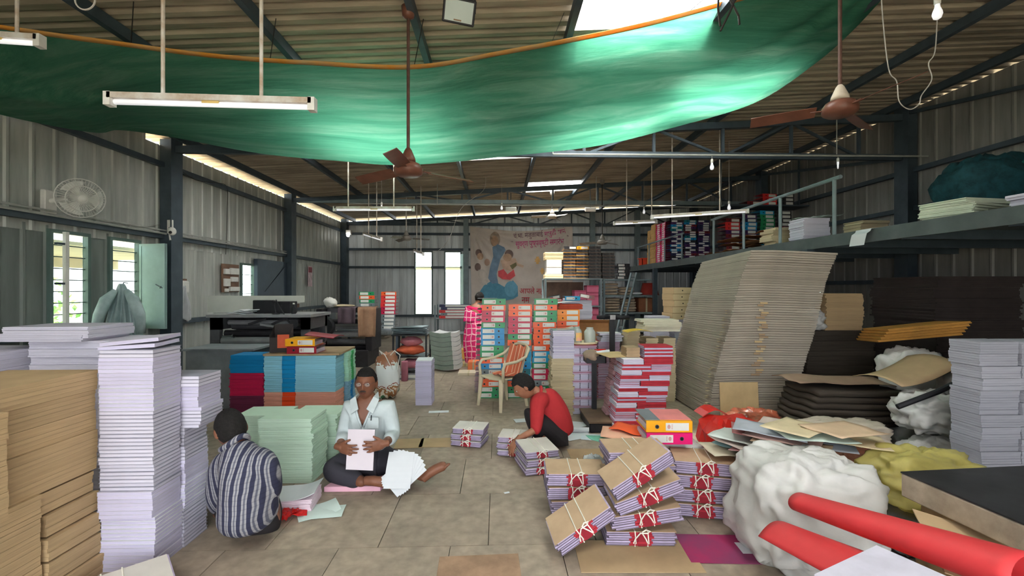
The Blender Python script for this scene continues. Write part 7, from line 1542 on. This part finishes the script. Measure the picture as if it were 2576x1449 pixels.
sackblob('sack', 'pale sack holding up the coloured sheets behind the big white sack', 'sack', (2.04, 2.96, 0), (.25, .13, .19), m_bag2, 25, .1, pw=.6)
# red rolled sheets
m_rr = mat('red_roll', (214, 62, 66), .55, .06, 4)
t = thing('red_roll', 'large red rolled sheet across the right foreground', 'roll', (1.5, 1.7, .7)); O_ = Vector((1.5, 1.7, .7))
a, b = aty(2010, 1262, 2.12), aty(2600, 1452, 1.32)
def scroll(u, v):
    p = a.lerp(b, u) - O_; d = (b - a).normalized(); x = d.cross(Vector((0, 0, 1))).normalized(); z = x.cross(d); an = -1.1 + v * 6.4; r = (.052 + .03 * u) * (1 - .05 * v)
    return p + x * (math.cos(an) * r * 1.25) + z * (math.sin(an) * r * .8)
M().grid(scroll, 20, 30).build('rolled_sheet', m_rr, t, solid=.003, smooth=True)
t = thing('red_roll', 'second red sheet folded under the large red roll', 'roll', (1.4, 1.7, .6)); O2 = Vector((1.4, 1.7, .6)); a2, b2 = aty(1962, 1312, 2.06), aty(2330, 1465, 1.5)
def fold2(u, v):
    p = a2.lerp(b2, u) - O2; d = (b2 - a2).normalized(); x = d.cross(Vector((0, 0, 1))).normalized(); s = (v - .5) * 2; w = .10 + .06 * u
    return p - x * (s * w - .03) + Vector((0, 0, .035 * math.cos(s * 1.5) - .03 - .02 * (s < 0) * s * s))
M().grid(fold2, 16, 14).build('folded_sheet', m_rr, t, solid=.004, smooth=True)
# white pads bottom right, board, brown bag, slab, yellow bag
wpm = [rag(.36, .3, .06, 8, .002, m_page, 'white_pad', seed=240 + s) for s in range(2)]
pile(wpm, 10, (1.22, 1.30, 0), .0605, 'white_pad', 'thick white pad in the bottom right corner stack, {}', 'paper pad', 'white pads in the bottom right corner', rz=R(24), jit=.004)
solo(M().box(-.16, -.2, 0, .16, .2, .004), 'board_sheet', m_kfl, 'tan board sticking out under the large red roll', 'board', tuple(aty(2470, 1400, 1.62)), rot=(R(8), R(10), R(-30)))
sackblob('paper_bag', 'brown crumpled paper bag behind the large red roll', 'bag', (2.25, 2.04, 0), (.16, .17, .26), m_bbag, 28, .16, pw=.7)
sackblob('plastic_bag', 'crumpled clear plastic in the corner below the dark slab', 'plastic bag', (1.98, 1.72, .2), (.14, .1, .09), m_bag2, 30, .3) if False else None
sackblob('plastic_bag', 'crumpled yellow plastic bag at the right above the brown bag', 'plastic bag', (2.40, 2.44, .29), (.32, .18, .15), m_yel, 32, .25, 2.0, rz=R(10))
sackblob('sack', 'grey sack lying under the yellow plastic bag', 'sack', (2.46, 2.47, 0), (.26, .19, .125), m_bag2, 33, .1, pw=.7)
t = thing('foam_slab', 'thick grey slab with black top at the right frame edge', 'slab', (2.22, 1.78, .54), R(4)); M().box(-.34, -.42, 0, .36, .24, .105).build('slab_body', mat('slab_grey', (156, 142, 124), .9, .2, 9, bump=.3), t, bevel=.006); M().box(-.34, -.42, .1055, .36, .24, .112).build('black_top', mat('slab_black', (44, 44, 46), .45, .3, 9), t)
sackblob('sack', 'dim sack holding up the dark topped slab', 'sack', (2.44, 1.62, 0), (.24, .17, .25), m_bbag, 36, .08, pw=.5)
# grey notebooks at right edge
gnb = [rag(.27, .2, .08, 5, .003, mat('grey_notebook', (158, 158, 168), .75, .1, 24, stretch=(.3, .3, 12), rnd=.12), 'grey_notebook_block', seed=250 + s) for s in range(4)]
for c in range(3):
    n = (14, 14, 14)[c]; pile(gnb, n, (3.36 + .283 * c, 2.96, 0), .0815, 'grey_notebook_block', 'grey notebook block at the right edge, %s column, {}' % ('left', 'middle', 'right')[c], 'notebook block', 'grey notebooks at the right edge', jit=.008, jr=.015)
# ================================================================ STORAGE UNDER THE MEZZANINE
m_db = mat('dark_board', (70, 62, 54), .85, .15, 8, stretch=(.4, .4, 8), rnd=.12); m_db2 = mat('dark_board2', (52, 44, 42), .85, .15, 8, rnd=.12)
db = [rag(.84, .7, .06, 4, .008, m_db, 'dark_board_pack', seed=260 + s) for s in range(3)]
pile(db, 16, (4.2, 5.65, 0), .061, 'dark_board_pack', 'dark board pack under the mezzanine behind the steel post, {}', 'board pack', 'dark board packs under the mezzanine', jit=.012)
kk3 = [rag(.48, .5, .056, 4, .008, m_kraft, 'kraft_board_pack', seed=270 + s) for s in range(3)]
pile(kk3, 8, (4.28, 5.6, 16 * .061 + .001), .057, 'kraft_board_pack', 'kraft board pack on the dark boards under the mezzanine, {}', 'board pack', 'kraft packs under the mezzanine', jit=.012)
sackblob('cloth_bag', 'white cloth bag on the dark boards beside the kraft packs', 'bag', (3.90, 5.45, .978), (.17, .14, .13), m_sack, 41, .3)
db2 = [rag(.95, .8, .115, 6, .012, m_db2, 'dark_board_block', seed=280 + s) for s in range(3)]
pile(db2, 14, (5.12, 4.95, 0), .116, 'dark_board_block', 'nearly black board block deep under the mezzanine, {}', 'board pack', 'black board blocks under the mezzanine', jit=.02)
amb = [rag(.66, .5, .022, 2, .006, mat('amber_board', (176, 124, 56), .8, .15, 5, rnd=.1), 'amber_board', seed=290 + s) for s in range(2)]
for k in range(5):
    o = bpy.data.objects.new('amber_board', amb[k % 2]); COL.objects.link(o); o.location = (4.10 + .02 * k, 4.33, 1.0 + .027 * k); o.rotation_euler = (R(-4), R(-8), R(-18) + U(-.03, .03)); tag(o, 'amber board on the sacks under the mezzanine, ' + top(5 - k), 'board', 'amber boards under the mezzanine')
sackblob('sack', 'white sack below the amber boards', 'sack', (4.03, 4.2, .40), (.25, .2, .26), m_sack, 44, .14, pw=.7)
sackblob('sack', 'cloudy plastic sack right of the sack below the amber boards', 'sack', (4.12, 3.72, .0), (.25, .17, .5), mat('cloudy_plastic', (150, 150, 148), .35, .12, 4, bump=.4), 45, .16)
sackblob('sack', 'dim flattened sack at the bottom under the amber boards', 'sack', (4.03, 4.2, 0), (.25, .2, .17), m_bag2, 46, .1, pw=.6)
solo(M().grid(lambda u, v: ((u-.5) * .62, (v-.5) * .42, .16 * u * u + .05 * math.sin(v * 3)), 12, 6), 'board_sheet', m_kfl, 'curved tan board sheet leaning under the amber boards', 'board', (3.55, 3.76, .70), R(10), solid=.005, smooth=True)
for k in range(6):
    loose('dark_sheet', 'dark plastic sheet in the flattened pile right of the tall stack, ' + top(6 - k), 'sheet', (3.3 + .02 * k, 4.25, .21 + .058 * k), .85, .5, U(-.06, .06), m_db, 50, .03, 0, .045, group='dark sheets right of the tall stack')
sackblob('sack', 'dark grey sack under the flattened dark pile', 'sack', (3.32, 4.25, 0), (.38, .24, .085), mat('sack_dark', (92, 92, 94), .5, .15, 4), 52, .08, pw=.6)
loose('board_sheet', 'long brown board lying on the flattened dark pile', 'board', (3.3, 4.28, .57), .95, .42, .02, mat('board_dusty', (150, 124, 104), .85, .1, 4), 61, .05, -.03, .005)
sackblob('sack', 'white tied sack right of the flattened dark pile, upper one', 'sack', (3.5, 3.5, .34), (.24, .18, .16), m_sack, 55, .25, 2.6)
sackblob('sack', 'white tied sack right of the flattened dark pile, lower one', 'sack', (3.52, 3.46, 0), (.27, .2, .15), m_sack, 56, .2, 2.4)
t = thing('dark_tube', 'dark pole lying slanted over the white tied sacks', 'pole', tuple(aty(2360, 985, 3.35))); M().tube([(-.28, .05, -.13), (0, 0, 0), (.32, -.05, .18)], .022, 8).build('pole_body', m_blk, t)
# bundle in the lower left corner
bundle((-1.77, 2.12, .004), 'tied white topped bundle at the bottom edge before the white notebooks', R(38), w=.42, d=.3, h=.052, n=5, tp='w', group='tied bundles at the bottom left')
bundle((-1.77, 2.12, .064), 'upper tied bundle at the bottom edge before the white notebooks', R(42), w=.42, d=.3, h=.052, n=5, tp='w', group='tied bundles at the bottom left')
